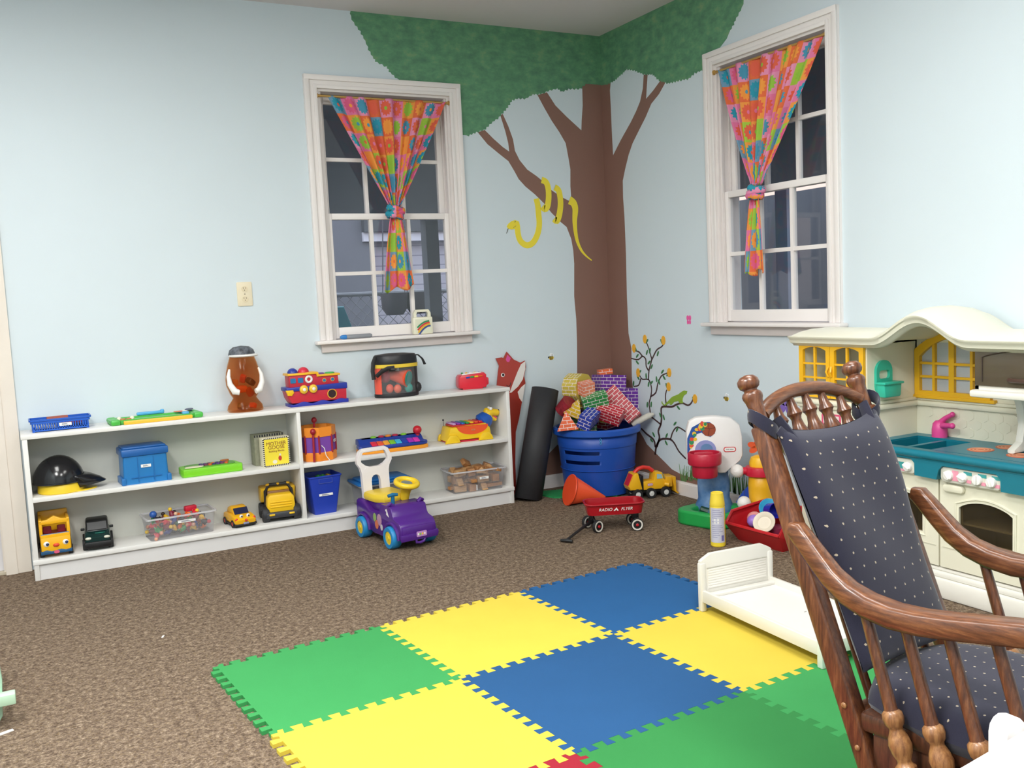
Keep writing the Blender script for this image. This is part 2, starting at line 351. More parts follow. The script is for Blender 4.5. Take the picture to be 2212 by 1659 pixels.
b = B(); b.box(-4.9, -4.8, -6.2, .15, 0, H); struct(b.obj('wall_side', WALLP, smooth=False))
for nm, prof in (('baseboard_left', 0), ('baseboard_right', 1)):
    b = B()
    if prof == 0: b.box(-3.36, -.0, -.014, 0, 0, .07); b.box(-3.36, 0, -.009, 0, .07, .081)
    else: b.box(-.014, 0, -6.2, -.0, 0, .07); b.box(-.009, 0, -6.2, 0, .07, .081)
    struct(b.obj(nm, TRIM, smooth=False))
# door with its casing, at the far left of the left wall
d = struct(thing('door_1', 'beige door in its casing at the far left edge', 'door', (0, 0, 0), world=True))
b = B(); b.box(DX0+.01, DX1-.004, .03, .07, .012, DH-.01); b.box(DX0+.14, DX1-.14, .024, .03, .2, .9, .004); b.box(DX0+.14, DX1-.14, .024, .03, 1.05, 1.9, .004); b.obj('door_panel', mat('D5D3D6', .5), d)
b = B()
b.box(DX1-.004, DX1+.105, -.022, 0, 0, DH+.09); b.box(DX1-.004, DX1+.045, -.03, -.022, 0, DH+.045); b.box(DX0-.1, DX0+.004, -.022, 0, 0, DH+.09); b.box(DX0, DX1, -.022, 0, DH, DH+.09); b.box(DX1-.012, DX1, 0, .12, 0, DH)
b.obj('door_casing', mat('E5DCD0', .45), d)
b = B(); b.box(DX0, DX1, -.01, .1, 0, .011); b.obj('threshold', mat('C8BEA8', .5), d)

# ------------------------------------------------------------------ wall painting
CANOPY_L = [(-1.596,2.763),(-1.598,2.74),(-1.584,2.707),(-1.549,2.665),(-1.526,2.617),(-1.512,2.584),(-1.488,2.535),(-1.463,2.507),(-1.409,2.488),(-1.389,2.456),(-1.352,2.428),(-1.32,2.408),(-1.149,2.403),(-0.979,2.399),(-0.972,2.257),(-0.972,2.133),(-0.941,2.13),(-0.879,2.154),(-0.83,2.167),(-0.791,2.2),(-0.726,2.246),(-0.674,2.298),(-0.633,2.349),(-0.588,2.362),(-0.537,2.363),(-0.49,2.389),(-0.425,2.398),(-0.371,2.42),(-0.318,2.434),(-0.285,2.417),(-0.238,2.437),(-0.156,2.442),(-0.114,2.472),(0.012,2.472)]
CANOPY_R = [(-0.018,2.467),(-0.058,2.461),(-0.14,2.466),(-0.222,2.487),(-0.282,2.506),(-0.357,2.482),(-0.43,2.446),(-0.484,2.429),(-0.528,2.424),(-0.563,2.395),(-0.605,2.365),(-0.673,2.34),(-0.773,2.334),(-0.855,2.326),(-0.903,2.345),(-0.958,2.343),(-0.989,2.341),(-0.992,2.423),(-1.112,2.425),(-1.165,2.456),(-1.194,2.49),(-1.239,2.539),(-1.282,2.577),(-1.296,2.609),(-1.312,2.659)]
TRUNK_L = [(0.014,2.486),(-0.138,2.477),(-0.14,2.341),(-0.152,2.249),(-0.157,2.19),(-0.259,2.267),(-0.336,2.331),(-0.392,2.406),(-0.458,2.386),(-0.416,2.316),(-0.367,2.24),(-0.317,2.175),(-0.274,2.109),(-0.258,2.019),(-0.248,1.951),(-0.253,1.848),(-0.25,1.768),(-0.27,1.762),(-0.323,1.785),(-0.388,1.824),(-0.451,1.88),(-0.489,1.907),(-0.552,1.945),(-0.601,1.999),(-0.63,2.053),(-0.639,2.119),(-0.667,2.195),(-0.7,2.264),(-0.716,2.256),(-0.687,2.161),(-0.672,2.096),(-0.668,2.047),(-0.711,2.073),(-0.771,2.12),(-0.824,2.167),(-0.87,2.152),(-0.81,2.086),(-0.738,2.034),(-0.677,1.992),(-0.642,1.938),(-0.613,1.888),(-0.57,1.845),(-0.508,1.8),(-0.445,1.745),(-0.395,1.688),(-0.331,1.631),(-0.292,1.602),(-0.262,1.527),(-0.251,1.457),(-0.248,1.376),(-0.258,1.175),(-0.25,1.031),(-0.251,0.89),(-0.258,0.716),(-0.268,0.568),(-0.296,0.425),(-0.352,0.314),(-0.439,0.251),(-0.508,0.201),(-0.577,0.152),(-0.613,0.078)]
TRUNK_R = [(-0.021,2.48),(-0.11,2.473),(-0.096,2.419),(-0.099,2.306),(-0.1,2.17),(-0.105,2.027),(-0.197,2.108),(-0.301,2.19),(-0.361,2.245),(-0.402,2.291),(-0.434,2.36),(-0.447,2.436),(-0.484,2.428),(-0.47,2.352),(-0.461,2.295),(-0.532,2.328),(-0.605,2.37),(-0.653,2.353),(-0.584,2.297),(-0.51,2.259),(-0.452,2.195),(-0.373,2.123),(-0.313,2.067),(-0.27,2.008),(-0.226,1.925),(-0.198,1.861),(-0.195,1.759),(-0.202,1.645),(-0.204,1.417),(-0.198,1.16),(-0.2,1.018),(-0.201,0.932),(-0.226,0.841),(-0.22,0.666),(-0.235,0.503),(-0.283,0.328),(-0.32,0.295),(-0.351,0.259),(-0.442,0.213),(-0.509,0.18),(-0.596,0.136),(-0.677,0.12),(-0.762,0.114),(-0.824,0.116),(-0.872,0.111),(-0.879,0.081)]
SNAKE = {'snake_body':[(-0.643,1.633),(-0.637,1.606),(-0.636,1.576),(-0.628,1.536),(-0.608,1.509),(-0.575,1.495),(-0.54,1.507),(-0.513,1.538),(-0.494,1.579),(-0.485,1.626),(-0.487,1.678),(-0.489,1.726),(-0.498,1.773)],'snake_coil1':[(-0.456,1.885),(-0.427,1.873),(-0.413,1.84),(-0.411,1.796),(-0.415,1.759),(-0.424,1.726),(-0.442,1.711),(-0.459,1.726)],'snake_coil2':[(-0.366,1.842),(-0.341,1.826),(-0.332,1.793),(-0.329,1.752),(-0.333,1.715),(-0.344,1.67),(-0.361,1.639),(-0.38,1.652)],'snake_tail':[(-0.265,1.765),(-0.237,1.748),(-0.225,1.715),(-0.229,1.673),(-0.233,1.632),(-0.23,1.572),(-0.219,1.512),(-0.193,1.458),(-0.158,1.421),(-0.119,1.393)],'snake_head':[(-0.709,1.608),(-0.698,1.624),(-0.676,1.639),(-0.651,1.646),(-0.628,1.638),(-0.623,1.62),(-0.632,1.604),(-0.654,1.593),(-0.679,1.59),(-0.699,1.595)],'snake_tongue':[(-0.701,1.595),(-0.706,1.583),(-0.713,1.568)]}
VINE = [[(-0.456,0.258),(-0.484,0.312),(-0.474,0.351),(-0.501,0.394),(-0.511,0.44),(-0.51,0.49),(-0.539,0.505),(-0.611,0.509),(-0.659,0.527),(-0.714,0.539),(-0.759,0.53),(-0.789,0.543),(-0.809,0.568)],[(-0.501,0.394),(-0.452,0.414),(-0.403,0.43),(-0.343,0.417)],[(-0.403,0.43),(-0.397,0.476),(-0.391,0.511),(-0.41,0.553),(-0.421,0.599),(-0.407,0.644),(-0.382,0.658),(-0.331,0.655),(-0.306,0.674)],[(-0.393,0.658),(-0.402,0.714),(-0.431,0.776),(-0.424,0.801),(-0.409,0.841),(-0.386,0.88)],[(-0.431,0.776),(-0.475,0.828),(-0.501,0.846),(-0.534,0.859),(-0.551,0.874)],[(-0.394,0.714),(-0.374,0.738),(-0.372,0.779),(-0.339,0.795),(-0.294,0.773),(-0.224,0.778)],[(-0.339,0.795),(-0.306,0.82),(-0.271,0.826)],[(-0.313,0.654),(-0.29,0.616),(-0.241,0.605)],[(-0.41,0.555),(-0.462,0.582),(-0.485,0.638),(-0.516,0.68),(-0.541,0.694),(-0.582,0.706)],[(-0.56,0.514),(-0.555,0.568),(-0.568,0.604)],[(-0.436,0.208),(-0.45,0.255),(-0.492,0.302),(-0.581,0.315),(-0.624,0.297),(-0.665,0.254),(-0.726,0.219)],[(-0.592,0.317),(-0.616,0.363),(-0.661,0.395),(-0.733,0.376)],[(-0.439,0.254),(-0.424,0.294),(-0.356,0.321),(-0.304,0.348)]]
FLOWERS = [(-0.371,0.9),(-0.553,0.896),(-0.255,0.841),(-0.29,0.693),(-0.599,0.709),(-0.589,0.625),(-0.827,0.572)]
LEAVES = [(-0.417,0.831),(-0.387,0.82),(-0.429,0.736),(-0.405,0.76),(-0.495,0.816),(-0.287,0.796),(-0.285,0.755),(-0.371,0.677),(-0.423,0.64),(-0.393,0.628),(-0.534,0.711),(-0.548,0.677),(-0.474,0.663),(-0.498,0.647),(-0.373,0.502),(-0.412,0.507),(-0.674,0.509),(-0.5,0.449),(-0.532,0.44),(-0.638,0.413),(-0.656,0.38),(-0.427,0.325),(-0.555,0.334),(-0.288,0.662),(-0.237,0.623),(-0.548,0.289),(-0.404,0.287),(-0.391,0.888),(-0.535,0.888),(-0.272,0.837),(-0.307,0.699),(-0.585,0.699),(-0.57,0.629),(-0.817,0.583)]
LIZARD = [(-0.516,0.531),(-0.522,0.535),(-0.526,0.524),(-0.544,0.515),(-0.565,0.53),(-0.581,0.541),(-0.614,0.565),(-0.638,0.575),(-0.678,0.587),(-0.709,0.604),(-0.732,0.613),(-0.759,0.611),(-0.753,0.596),(-0.727,0.583),(-0.716,0.566),(-0.714,0.551),(-0.721,0.539),(-0.69,0.536),(-0.676,0.548),(-0.636,0.54),(-0.612,0.521),(-0.594,0.519),(-0.603,0.53),(-0.58,0.525),(-0.556,0.511),(-0.536,0.511),(-0.52,0.52)]
BUTTERFLY = (-0.793,1.016)
BEES = [(-0.442,0.806),(-1.092,0.593)]
GRASS = [(-0.705,0.081),(-0.757,0.094),(-0.799,0.106),(-0.848,0.114),(-0.896,0.11),(-1.126,0.088),(-1.155,0.08),(-1.184,0.074),(-1.22,0.076),(-1.255,0.072)]
PURPLE = (-1.529,0.61)

_eps = [0]
def paint(wall, name, polys, m, d=.0012, label=None):
    b = B()
    for p in polys:
        if wall is wall_l: b.prism([(min(x, 0), min(z, H)) for x, z in p], 0, -d, 'xz')
        else: b.prism([(min(y, 0), min(z, H)) for y, z in p], 0, -d, 'yz')
    return b.obj(name, m, wall, smooth=False, label=label)
def ribbon(pts, w0, w1=None):
    w1 = w0 if w1 is None else w1; P = [Vector((*p, 0)) for p in pts]
    Q = []
    for i in range(len(P)-1):                        # smooth the line
        a, b_, c, d_ = P[max(i-1, 0)], P[i], P[i+1], P[min(i+2, len(P)-1)]
        for k_ in range(3):
            t = k_/3; Q.append(.5*((2*b_)+(-a+c)*t+(2*a-5*b_+4*c-d_)*t*t+(-a+3*b_-3*c+d_)*t**3))
    Q.append(P[-1]); L_, Rr = [], []
    for i, q in enumerate(Q):
        t = (Q[min(i+1, len(Q)-1)]-Q[max(i-1, 0)]).normalized(); n = Vector((-t.y, t.x, 0)); ww = (w0+(w1-w0)*i/(len(Q)-1))/2
        L_.append(((q+n*ww).x, (q+n*ww).y)); Rr.append(((q-n*ww).x, (q-n*ww).y))
    return L_, Rr
def paint_ribbons(wall, name, lines, m, d, label=None, caps=True):
    b = B()
    for pts, w0, w1 in lines:
        L_, Rr = ribbon(pts, w0, w1); V = []; F = []; n = len(L_)
        for side in (0, 1):
            for p in L_+Rr:
                w_ = -d if side else 0; p = (min(p[0], 0), p[1])
                V.append((p[0], w_, p[1]) if wall is wall_l else (w_, p[0], p[1]))
        for i in range(n-1):
            F += [(i, i+1, n+i+1, n+i), (2*n+i, 3*n+i, 3*n+i+1, 2*n+i+1), (i, 2*n+i, 2*n+i+1, i+1), (n+i, n+i+1, 3*n+i+1, 3*n+i)]
        b.add(V, F)
        if caps:
            for p, r in ((pts[0], w0/2), (pts[-1], w1/2)):
                if wall is wall_l: b.prism(ell(r, r, 12, *p), 0, -d, 'xz')
                else: b.prism(ell(r, r, 12, *p), 0, -d, 'yz')
    return b.obj(name, m, wall, smooth=False, label=label)
CAN = m_canopy(); BROWN = mat('896659', .6, .06, 3)
def scallop(pts, amp, skip):
    """leafy outline: small rounded bumps along the painted edge"""
    o = []; rr = random.Random(3)
    for i in range(len(pts)-1):
        a, c = Vector(pts[i]), Vector(pts[i+1]); L_ = (c-a).length
        if i in skip or L_ < .02: o.append(tuple(a)); continue
        n = max(1, round(L_/.024)); nv = Vector((-(c-a).y, (c-a).x)).normalized()
        for k_ in range(n):
            o.append(tuple(a+(c-a)*(k_/n)-nv*amp*.3)); o.append(tuple(a+(c-a)*((k_+.5)/n)+nv*amp*(.5+rr.random())))
    o.append(pts[-1]); return o
paint(wall_l, 'painted_trunk', [TRUNK_L+[(0, .081), (0, 2.486)]], BROWN, .0010, 'painted brown tree trunk on the left wall')
paint(wall_l, 'painted_canopy', [scallop([(-1.60, H)]+CANOPY_L[1:-1], -.006, {10, 11, 12, 13, 14, 15})+[(0, 2.472), (0, H)]], CAN, .0016, 'painted green leaf canopy on the left wall')
paint(wall_r, 'painted_trunk', [[(0, 2.486)]+TRUNK_R[1:]+[(0, .081)]], BROWN, .0010, 'painted brown tree trunk on the right wall')
paint(wall_r, 'painted_canopy', [[(0, 2.47)]+scallop(CANOPY_R[1:-1], .006, {15, 16, 17, 18})+[(-1.35, H), (0, H)]], CAN, .0016, 'painted green leaf canopy on the right wall')
SY = mat('F0DC3C', .55)
paint_ribbons(wall_l, 'painted_snake', [(SNAKE['snake_body'], .036, .038), (SNAKE['snake_coil1'], .038, .040), (SNAKE['snake_coil2'], .038, .040), (SNAKE['snake_tail'], .052, .006)], SY, .0022, 'painted yellow snake coiled on a branch', False)
paint(wall_l, 'painted_snake_head', [SNAKE['snake_head']], SY, .0026, 'yellow head of the painted snake')
paint_ribbons(wall_l, 'painted_snake_face', [(SNAKE['snake_tongue'], .003, .002), ([(-.665, 1.602), (-.655, 1.606), (-.648, 1.612)], .002, .002), ([(-.653, 1.634), (-.649, 1.639)], .004, .003)], mat('4A4A3A', .7), .0030, 'dark tongue, mouth and eye of the painted snake')
VB = mat('4A3533', .6)
paint_ribbons(wall_r, 'painted_vine', [(p, (.015 if i in (0, 10, 12) else .010), (.009 if i in (0, 10, 12) else .007)) for i, p in enumerate(VINE)], VB, .0018, 'painted dark brown climbing vine on the right wall')
rr = random.Random(5)
paint(wall_r, 'painted_leaves', [[(u+x*math.cos(a)-y*math.sin(a), v+x*math.sin(a)+y*math.cos(a)) for x, y in ell(.018, .0065, 10)] for u, v in LEAVES for a in [rr.uniform(.6, 2.6)]], mat('3F7A4A', .6), .0024, 'small green leaves of the painted vine')
paint(wall_r, 'painted_flowers', [ell(.019, .027, 11, u, v) for u, v in FLOWERS], mat('EFB034', .6, .12, 60), .0030, 'yellow orange blossoms of the painted vine')
paint(wall_r, 'painted_lizard', [LIZARD], mat('8DB03A', .6), .0028, 'painted lime green lizard on the vine')
def bee(wall, c, s):
    u, v = c
    paint(wall, 'painted_bee', [ell(.017, .013, 14, u, v)], mat('E5C22E', .6), .0020, 'small painted yellow and black bee')
    paint(wall, 'painted_bee_stripes', [[(u+x-.002, v-.012), (u+x+.002, v-.012), (u+x+.002, v+.012), (u+x-.002, v+.012)] for x in (-.009, -.001, .007)]+[ell(.005, .006, 10, u+s*.018, v+.004)], INK, .0026)
    paint(wall, 'painted_bee_wing', [ell(.009, .011, 12, u+.002*s, v+.018), ell(.007, .009, 12, u-.010*s, v+.017)], mat('EEF0F2', .6), .0024)
bee(wall_l, BEES[0], -1); bee(wall_r, BEES[1], 1)
u, v = BUTTERFLY
paint(wall_r, 'painted_butterfly', [ell(.010, .015, 10, u-.010, v+.011), ell(.010, .015, 10, u+.010, v+.011), ell(.008, .012, 10, u-.009, v-.013), ell(.008, .012, 10, u+.009, v-.013)], mat('EE5FA6', .6), .0022, 'small painted pink butterfly beside the right window sill')
u, v = PURPLE
paint(wall_r, 'painted_iris', [ell(.045, .04, 14, u, v+.02), ell(.035, .03, 14, u+.035, v-.03), ell(.03, .035, 14, u-.03, v-.03)], mat('7E62B5', .6), .0022, 'painted purple flower behind the rocking chair')
gl = []
for i, (u, v) in enumerate(GRASS):
    for k_ in range(6):
        x = u+rr.uniform(-.025, .025); h_ = rr.uniform(.05, .12); dx = rr.uniform(-.02, .02); v0 = max(v, .082)
        gl.append([(x-.004, v0), (x+.004, v0), (x+dx, v0+h_)])
paint(wall_r, 'painted_grass', gl, mat('5E8A4E', .7, .3, 30), .0026, 'painted tufts of green grass above the baseboard')

# ------------------------------------------------------------------ windows
GLASS = m_glass('window_glass', (.91, .93, .94, 1), .04)
def window(name, loc, rz):
    r = struct(thing(name, 'white double-hung window', 'window', loc, rz)); r['label'] = {'window_1': 'white sash window in the left wall above the shelf', 'window_2': 'white sash window in the right wall beside the play kitchen'}[name]
    X = .388; xo = .456; zt = 2.347; zs = 1.004
    b = B()
    for s in (-1, 1):
        x0, x1 = sorted((s*X, s*xo)); b.box(x0, x1, -.014, 0, zs, zt+.068)
        x0, x1 = sorted((s*(X+.040), s*xo)); b.box(x0, x1, -.024, -.014, zs, zt+.068, .004)
        x0, x1 = sorted((s*(X-.002), s*(X+.018))); b.box(x0, x1, -.019, -.012, zs, zt+.02, .003)
    b.box(-X, X, -.014, 0, zt, zt+.068); b.box(-xo, xo, -.0245, -.0145, zt+.040, zt+.0685, .004); b.box(-X, X, -.0185, -.0125, zt-.002, zt+.018, .003)
    b.obj('casing', TRIM, r)
    b = B(); b.box(-.487, .487, -.062, 0, .984, 1.004, .006); b.box(-X, X, 0, .12, .984, 1.004); b.obj('window_stool', TRIM, r)
    b = B(); b.box(-.452, .452, -.020, 0, .938, .984, .004); b.obj('apron', mat('DCD3D0', .45), r)
    b = B()
    for s in (-1, 1):
        x0, x1 = sorted((s*(X-.016), s*X)); b.box(x0, x1, 0, .13, 1.004, zt)
        x0, x1 = sorted((s*(X-.028), s*(X-.016))); b.box(x0, x1, .012, .024, 1.004, zt); b.box(x0, x1, .067, .073, 1.004, zt)
    b.box(-X+.016, X-.016, 0, .13, zt-.014, zt); b.obj('jamb', mat('E6DFDC', .45), r)
    def sash(nm, y0, y1, z0, z1, bot, top, st):
        x = X-.018; b = B()
        b.box(-x, -x+st, y0, y1, z0, z1, .003); b.box(x-st, x, y0, y1, z0, z1, .003); b.box(-x+st, x-st, y0, y1, z0, z0+bot, .003); b.box(-x+st, x-st, y0, y1, z1-top, z1, .003)
        gw = 2*(x-st); zm = (z0+bot+z1-top)/2
        for k_ in (-1, 1): b.box(k_*gw/6-.010, k_*gw/6+.010, y0+.004, y1-.004, z0+bot, z1-top)
        b.box(-x+st, x-st, y0+.005, y1-.005, zm-.010, zm+.010)
        s_ = b.obj(nm, TRIM, r)
        b = B(); b.box(-x+st, x-st, (y0+y1)/2-.002, (y0+y1)/2+.002, z0+bot, z1-top); b.obj('window_pane', GLASS, s_, smooth=False)
    sash('lower_sash', .026, .060, 1.008, 1.690, .060, .034, .034); sash('upper_sash', .075, .108, 1.660, 2.332, .032, .050, .040)
    return r
window('window_1', (-1.4325, 0, 0), 0); window('window_2', (0, -1.45, 0), -90)

# ------------------------------------------------------------------ curtains
CUR = m_curtain(); LINING = mat('F2ECEA', .8); BRASS = mat('C9A25E', .35, metal=.6)
def curtain(name, label, loc, rz, xl, xr, xk, zk, tl, tr_, zb, seed):
    rg = random.Random(seed); r = thing(name, label, 'curtain', loc, rz)
    NU, NV = 120, 40; V = []; UV = []; F = []; uvs = []
    ph = [rg.uniform(0, 6.28) for _ in range(4)]; zt_ = 2.312
    for j in range(NV+1):
        t = j/NV; z = zt_+(zk-zt_)*t
        for i in range(NU+1):
            s = i/NU; g = t**1.02; kw = .030
            x = (xl+(xr-xl)*s)*(1-g)+(xk+kw*(2*s-1))*g
            fold = math.sin(s*52+ph[0]+.6*math.sin(s*9+ph[1]))*.55+math.sin(s*23+ph[2])*.45
            y = -.004+fold*(.014+.012*math.sin(math.pi*min(t*1.1, 1)))-.028*t
            if t > .9: y = y*.8-.004
            V.append((x, y, z)); UV.append((s*.98, -math.hypot(zt_-z, abs(x-(xl+(xr-xl)*s)))))
    for j in range(NV):
        for i in range(NU):
            f = (j*(NU+1)+i, j*(NU+1)+i+1, (j+1)*(NU+1)+i+1, (j+1)*(NU+1)+i); F.append(f); uvs.append([UV[q] for q in f])
    b = B(); b.add(V, F, uvs=uvs); o = b.obj('drape', CUR, r, ang=80); sm = o.modifiers.new('cloth_thickness', 'SOLIDIFY'); sm.thickness = .0022; sm.offset = 0
    # the knot: a wrapped band of cloth
    b = B(); K = TR(xk, -.036, zk-.028)
    for q, (dz, rx, tilt) in enumerate(((.014, .036, 14), (-.006, .040, -10), (-.022, .034, 8))):
        pts = [(rx*math.cos(a_), .026*math.sin(a_), dz) for a_ in [2*math.pi*i/22 for i in range(22)]]
        b.tube(pts, [.017+.004*math.sin(i*1.3+q) for i in range(22)], 8, True, T=K @ Matrix.Rotation(R_(tilt), 4, 'Y'))
    b.ball((0, 0, -.004), .034, 14, (1, .8, 1), K); b.obj('knot', CUR, r, ang=80)
    # hanging tail
    V = []; F = []; uvs = []; UV = []; NU, NV = 48, 26; z0 = zk-.05
    for j in range(NV+1):
        t = j/NV
        for i in range(NU+1):
            s = i/NU; g = t**.75; c0 = xk; x = (c0+.030*(2*s-1))*(1-g)+(tl+(tr_-tl)*s)*g
            z = z0+(zb-z0)*t+(.014*math.sin(s*11+ph[3])+.02*s)*t*t
            y = -.034+.014*math.sin(s*17+ph[1]+t)*(.4+.6*t)+.012*math.sin(s*6+ph[2])
            V.append((x, y, z)); UV.append((s*.42+.1, z*.98))
    for j in range(NV):
        for i in range(NU):
            f = (j*(NU+1)+i, j*(NU+1)+i+1, (j+1)*(NU+1)+i+1, (j+1)*(NU+1)+i); F.append(f); uvs.append([UV[q] for q in f])
    b = B(); b.add(V, F, uvs=uvs); o = b.obj('tail', CUR, r, ang=80); sm = o.modifiers.new('cloth_thickness', 'SOLIDIFY'); sm.thickness = .0022; sm.offset = 0
    return r
curtain('curtain', 'orange and pink flower-print curtain knotted in front of the left window', (-1.4325, 0, 0), 0, -.328, .362, .010, 1.72, -.088, .098, 1.255, 11)
curtain('curtain', 'orange and pink flower-print curtain knotted in front of the right window', (0, -1.45, 0), -90, -.345, .366, -.060, 1.685, -.160, .008, 1.245, 23)
for lab, loc, rz in (('thin brass curtain rod across the left window', (-1.4325, 0, 0), 0), ('thin brass curtain rod across the right window', (0, -1.45, 0), -90)):
    b = B(); b.cyl((-.3875, -.004, 2.308), (.3875, -.004, 2.308), .006, n=10)
    for s in (-1, 1): b.lat((s*.3875, -.004, 2.308), (s*.366, -.004, 2.308), [(.013, 0), (.013, .3), (.008, .4), (.008, 1)], 12)
    tag(b.obj('curtain_rod', BRASS, loc=loc, rz=rz), lab, 'curtain rod')

# ------------------------------------------------------------------ outside the left window
GND = mat('6B6A62', .9, .2, 5); PGREY = mat('A4A8AE', .7)
b = B(); b.box(-12, 14, .15, 14, -.35, -.30); b.box(.15, 14, -12, .15, -.35, -.30); struct(b.obj('outside_ground', GND, smooth=False))
sh = struct(thing('outside_building', 'white sided building across the yard', 'building', (0, 6, -.3), world=True))
b = B(); b.box(.55, 7, 6, 6.2, -.3, 1.98); b.obj('siding_wall', m_siding(), sh, smooth=False)
b = B(); b.box(-7, .55, 5.9, 6.2, -.3, 3.2); b.obj('dark_backdrop_wall', mat('7C7E88', .8), sh, smooth=False)  # made-up dark wall, added so the left panes look darker
b = B(); b.box(.45, 7.1, 5.85, 6.0, 1.92, 2.03); b.obj('gutter', mat('E6E6F2', .6), sh, smooth=False)
b = B(); b.box(.45, 7.1, 5.8, 8, 2.03, 2.3); b.obj('building_roof', mat('5C5F66', .8), sh, smooth=False)
po = struct(thing('outside_porch', 'grey porch roof outside the window', 'porch', (0, .15, -.3), world=True))
b = B(); b.box(-4, 1.6, .3, 2.3, 2.62, 2.7); b.obj('porch_ceiling', PGREY, po, smooth=False)
b = B(); b.box(-4, 1.6, 2.2, 2.3, 1.86, 2.62); b.obj('porch_beam', PGREY, po, smooth=False)
for x in (-.24, -1.32): b = B(); b.box(x-.055, x+.055, 2.195, 2.305, -.3, 1.86); b.obj('porch_post', mat('6C7078', .7), po, smooth=False)
b = B(); b.box(-1.6, 1.3, .15, 2.4, -.3, -.05); b.obj('porch_floor', GND, po, smooth=False)
fe = thing('wire_fence', 'chain-link fence across the yard outside the left window', 'fence', (.2, 4, -.3), world=True)
b = B(); b.cyl((-2.5, 4, 1.28), (3.2, 4, 1.28), .022, n=8); b.obj('fence_rail', GREY, fe)
for x in (-2.5, -.9, .75, 2.3): b = B(); b.cyl((x, 4, -.3), (x, 4, 1.3), .025, n=8); b.obj('fence_post', GREY, fe)
b = B(); n = 0
for k_ in range(-16, 56):
    x = -2.5+k_*.11
    for s in (1, -1):
        xa, xb = (x, x+1.5) if s > 0 else (x+1.5, x); za, zb = -.25, 1.27
        if max(xa, xb) > 3.2 or min(xa, xb) < -2.5: continue
        b.cyl((xa, 4.0+s*.004, za), (xb, 4.0+s*.004, zb), .004, n=4)
b.obj('fence_mesh', GREY, fe, smooth=False)
SW = mat('56525A', .6)
def swing(x, lab):
    r = thing('bucket_swing', lab, 'swing', (x, 3.2, 1.07), 0, 'bucket swings outside the left window')
    b = B(); b.lathe([(.10, 0), (.15, .06), (.16, .20), (.14, .20), (.13, .07), (.09, .02)], 14); b.obj('seat', SW, r)
    b = B()
    for s in (-1, 1): b.cyl((s*.14, 0, .18), (s*.06, 0, 1.2), .007, n=6)
    b.obj('chain', GREY, r); r.scale = (.78, .78, 1)
swing(-.22, 'grey bucket swing outside the left window, nearer the curtain tail'); swing(.02, 'grey bucket swing outside the left window, nearer the toy radio')
sb = thing('swing_frame', 'metal beam frame that carries the bucket swings outside', 'swing frame', (.1, 3.2, -.3), world=True)
b = B(); b.cyl((-1.0, 3.2, 2.27), (1.3, 3.2, 2.27), .04, n=8); b.obj('beam', GREY, sb)
for x in (-1.0, 1.3):
    for s in (-1, 1): b = B(); b.cyl((x, 3.2, 2.27), (x+.1*s, 3.2+s*.5, -.3), .03, n=8); b.obj('leg', GREY, sb)
r = thing('play_slide', 'teal plastic play slide outside, low in the left window', 'slide', (-.96, 2.75, -.3)); r.scale = (1, 1, 1.10)
b = B(); b.prism([(-.22, 1.20), (-.20, 1.34), (.05, 1.34), (.16, 1.05), (.42, .35), (.36, .3), (.1, .9), (-.10, 1.0)], -.2, .2, 'xz', bev=.02); b.obj('chute', mat('3F9AA8', .5), r)
b = B(); b.box(-.24, -.16, -.2, .2, 0, 1.2, .02); b.obj('ladder', mat('C45A8C', .5), r)
# ------------------------------------------------------------------ outside the right window
nb = struct(thing('outside_annexe', 'dark neighbouring wall outside the right window', 'building', (2.6, -1, -.3), world=True))
b = B(); b.box(2.6, 2.7, -6, 6, -.3, 1.96); b.obj('annexe_wall', mat('7E838C', .8), nb, smooth=False)
b = B(); b.box(.9, 1.0, -2.8, 1.6, 1.80, 2.7); b.box(.16, 1.0, -2.8, 1.6, 2.66, 2.72); b.obj('annexe_eave', mat('9A9DA4', .8), nb, smooth=False)
b = B(); b.box(.92, 1.0, -.62, -.52, -.3, 1.80); b.obj('annexe_post', mat('8C97AA', .7), nb, smooth=False)
b = B(); b.ring(rrect(.9, 1.3, .01, 1, -.25, .95), rrect(.76, 1.16, .01, 1, -.25, .95), 2.6, 2.56, 'yz'); b.box(2.57, 2.59, -.63, .13, .93, .97); b.obj('annexe_window_frame', mat('9A9CA0', .6), nb, smooth=False)
b = B(); b.box(2.585, 2.595, -.63, .13, .37, 1.53); b.obj('annexe_window_pane', mat('30343A', .2), nb, smooth=False)

# ------------------------------------------------------------------ things on the left sill and wall
r = thing('toy_radio', 'cream toy radio with a carry handle on the left window sill', 'toy radio', (-1.292, -.016, 1.0045), -6)
b = B(); b.box(-.058, .058, -.022, .022, 0, .098, .008); b.obj('case', CREAM, r)
b = B(); b.ring([(-.05, .095), (-.05, .12), (-.038, .14), (.038, .14), (.05, .12), (.05, .095)], [(-.034, .095), (-.034, .115), (-.030, .126), (.030, .126), (.034, .115), (.034, .095)], -.012, .012, 'xz'); b.obj('handle', CREAM, r)
b = B(); b.box(-.046, .046, -.0235, -.022, .010, .086); b.obj('picture_panel', mat('DFE0C8', .5), r)
b = B()
for i, h_ in enumerate((0, 1, 2, 3)):
    pts = [(.036-.018*k_+.002*i, .074-.009*i-.0022*k_*k_*(1+.15*i)) for k_ in range(5)]
    L_, Rr = ribbon(pts, .009); P_ = L_+Rr[::-1]; b.prism(P_, -.0235-.0003*i, -.0245-.0003*i, 'xz', mi=i)
b.obj('rainbow_print', [mat('2F8A5A', .5), mat('D83A34', .5), mat('E8B52F', .5), mat('39508F', .5)], r, smooth=False)
r = thing('marker_pen', 'grey felt marker with a blue cap lying on the left window sill', 'marker', (-1.70, -.030, 1.017), 3)
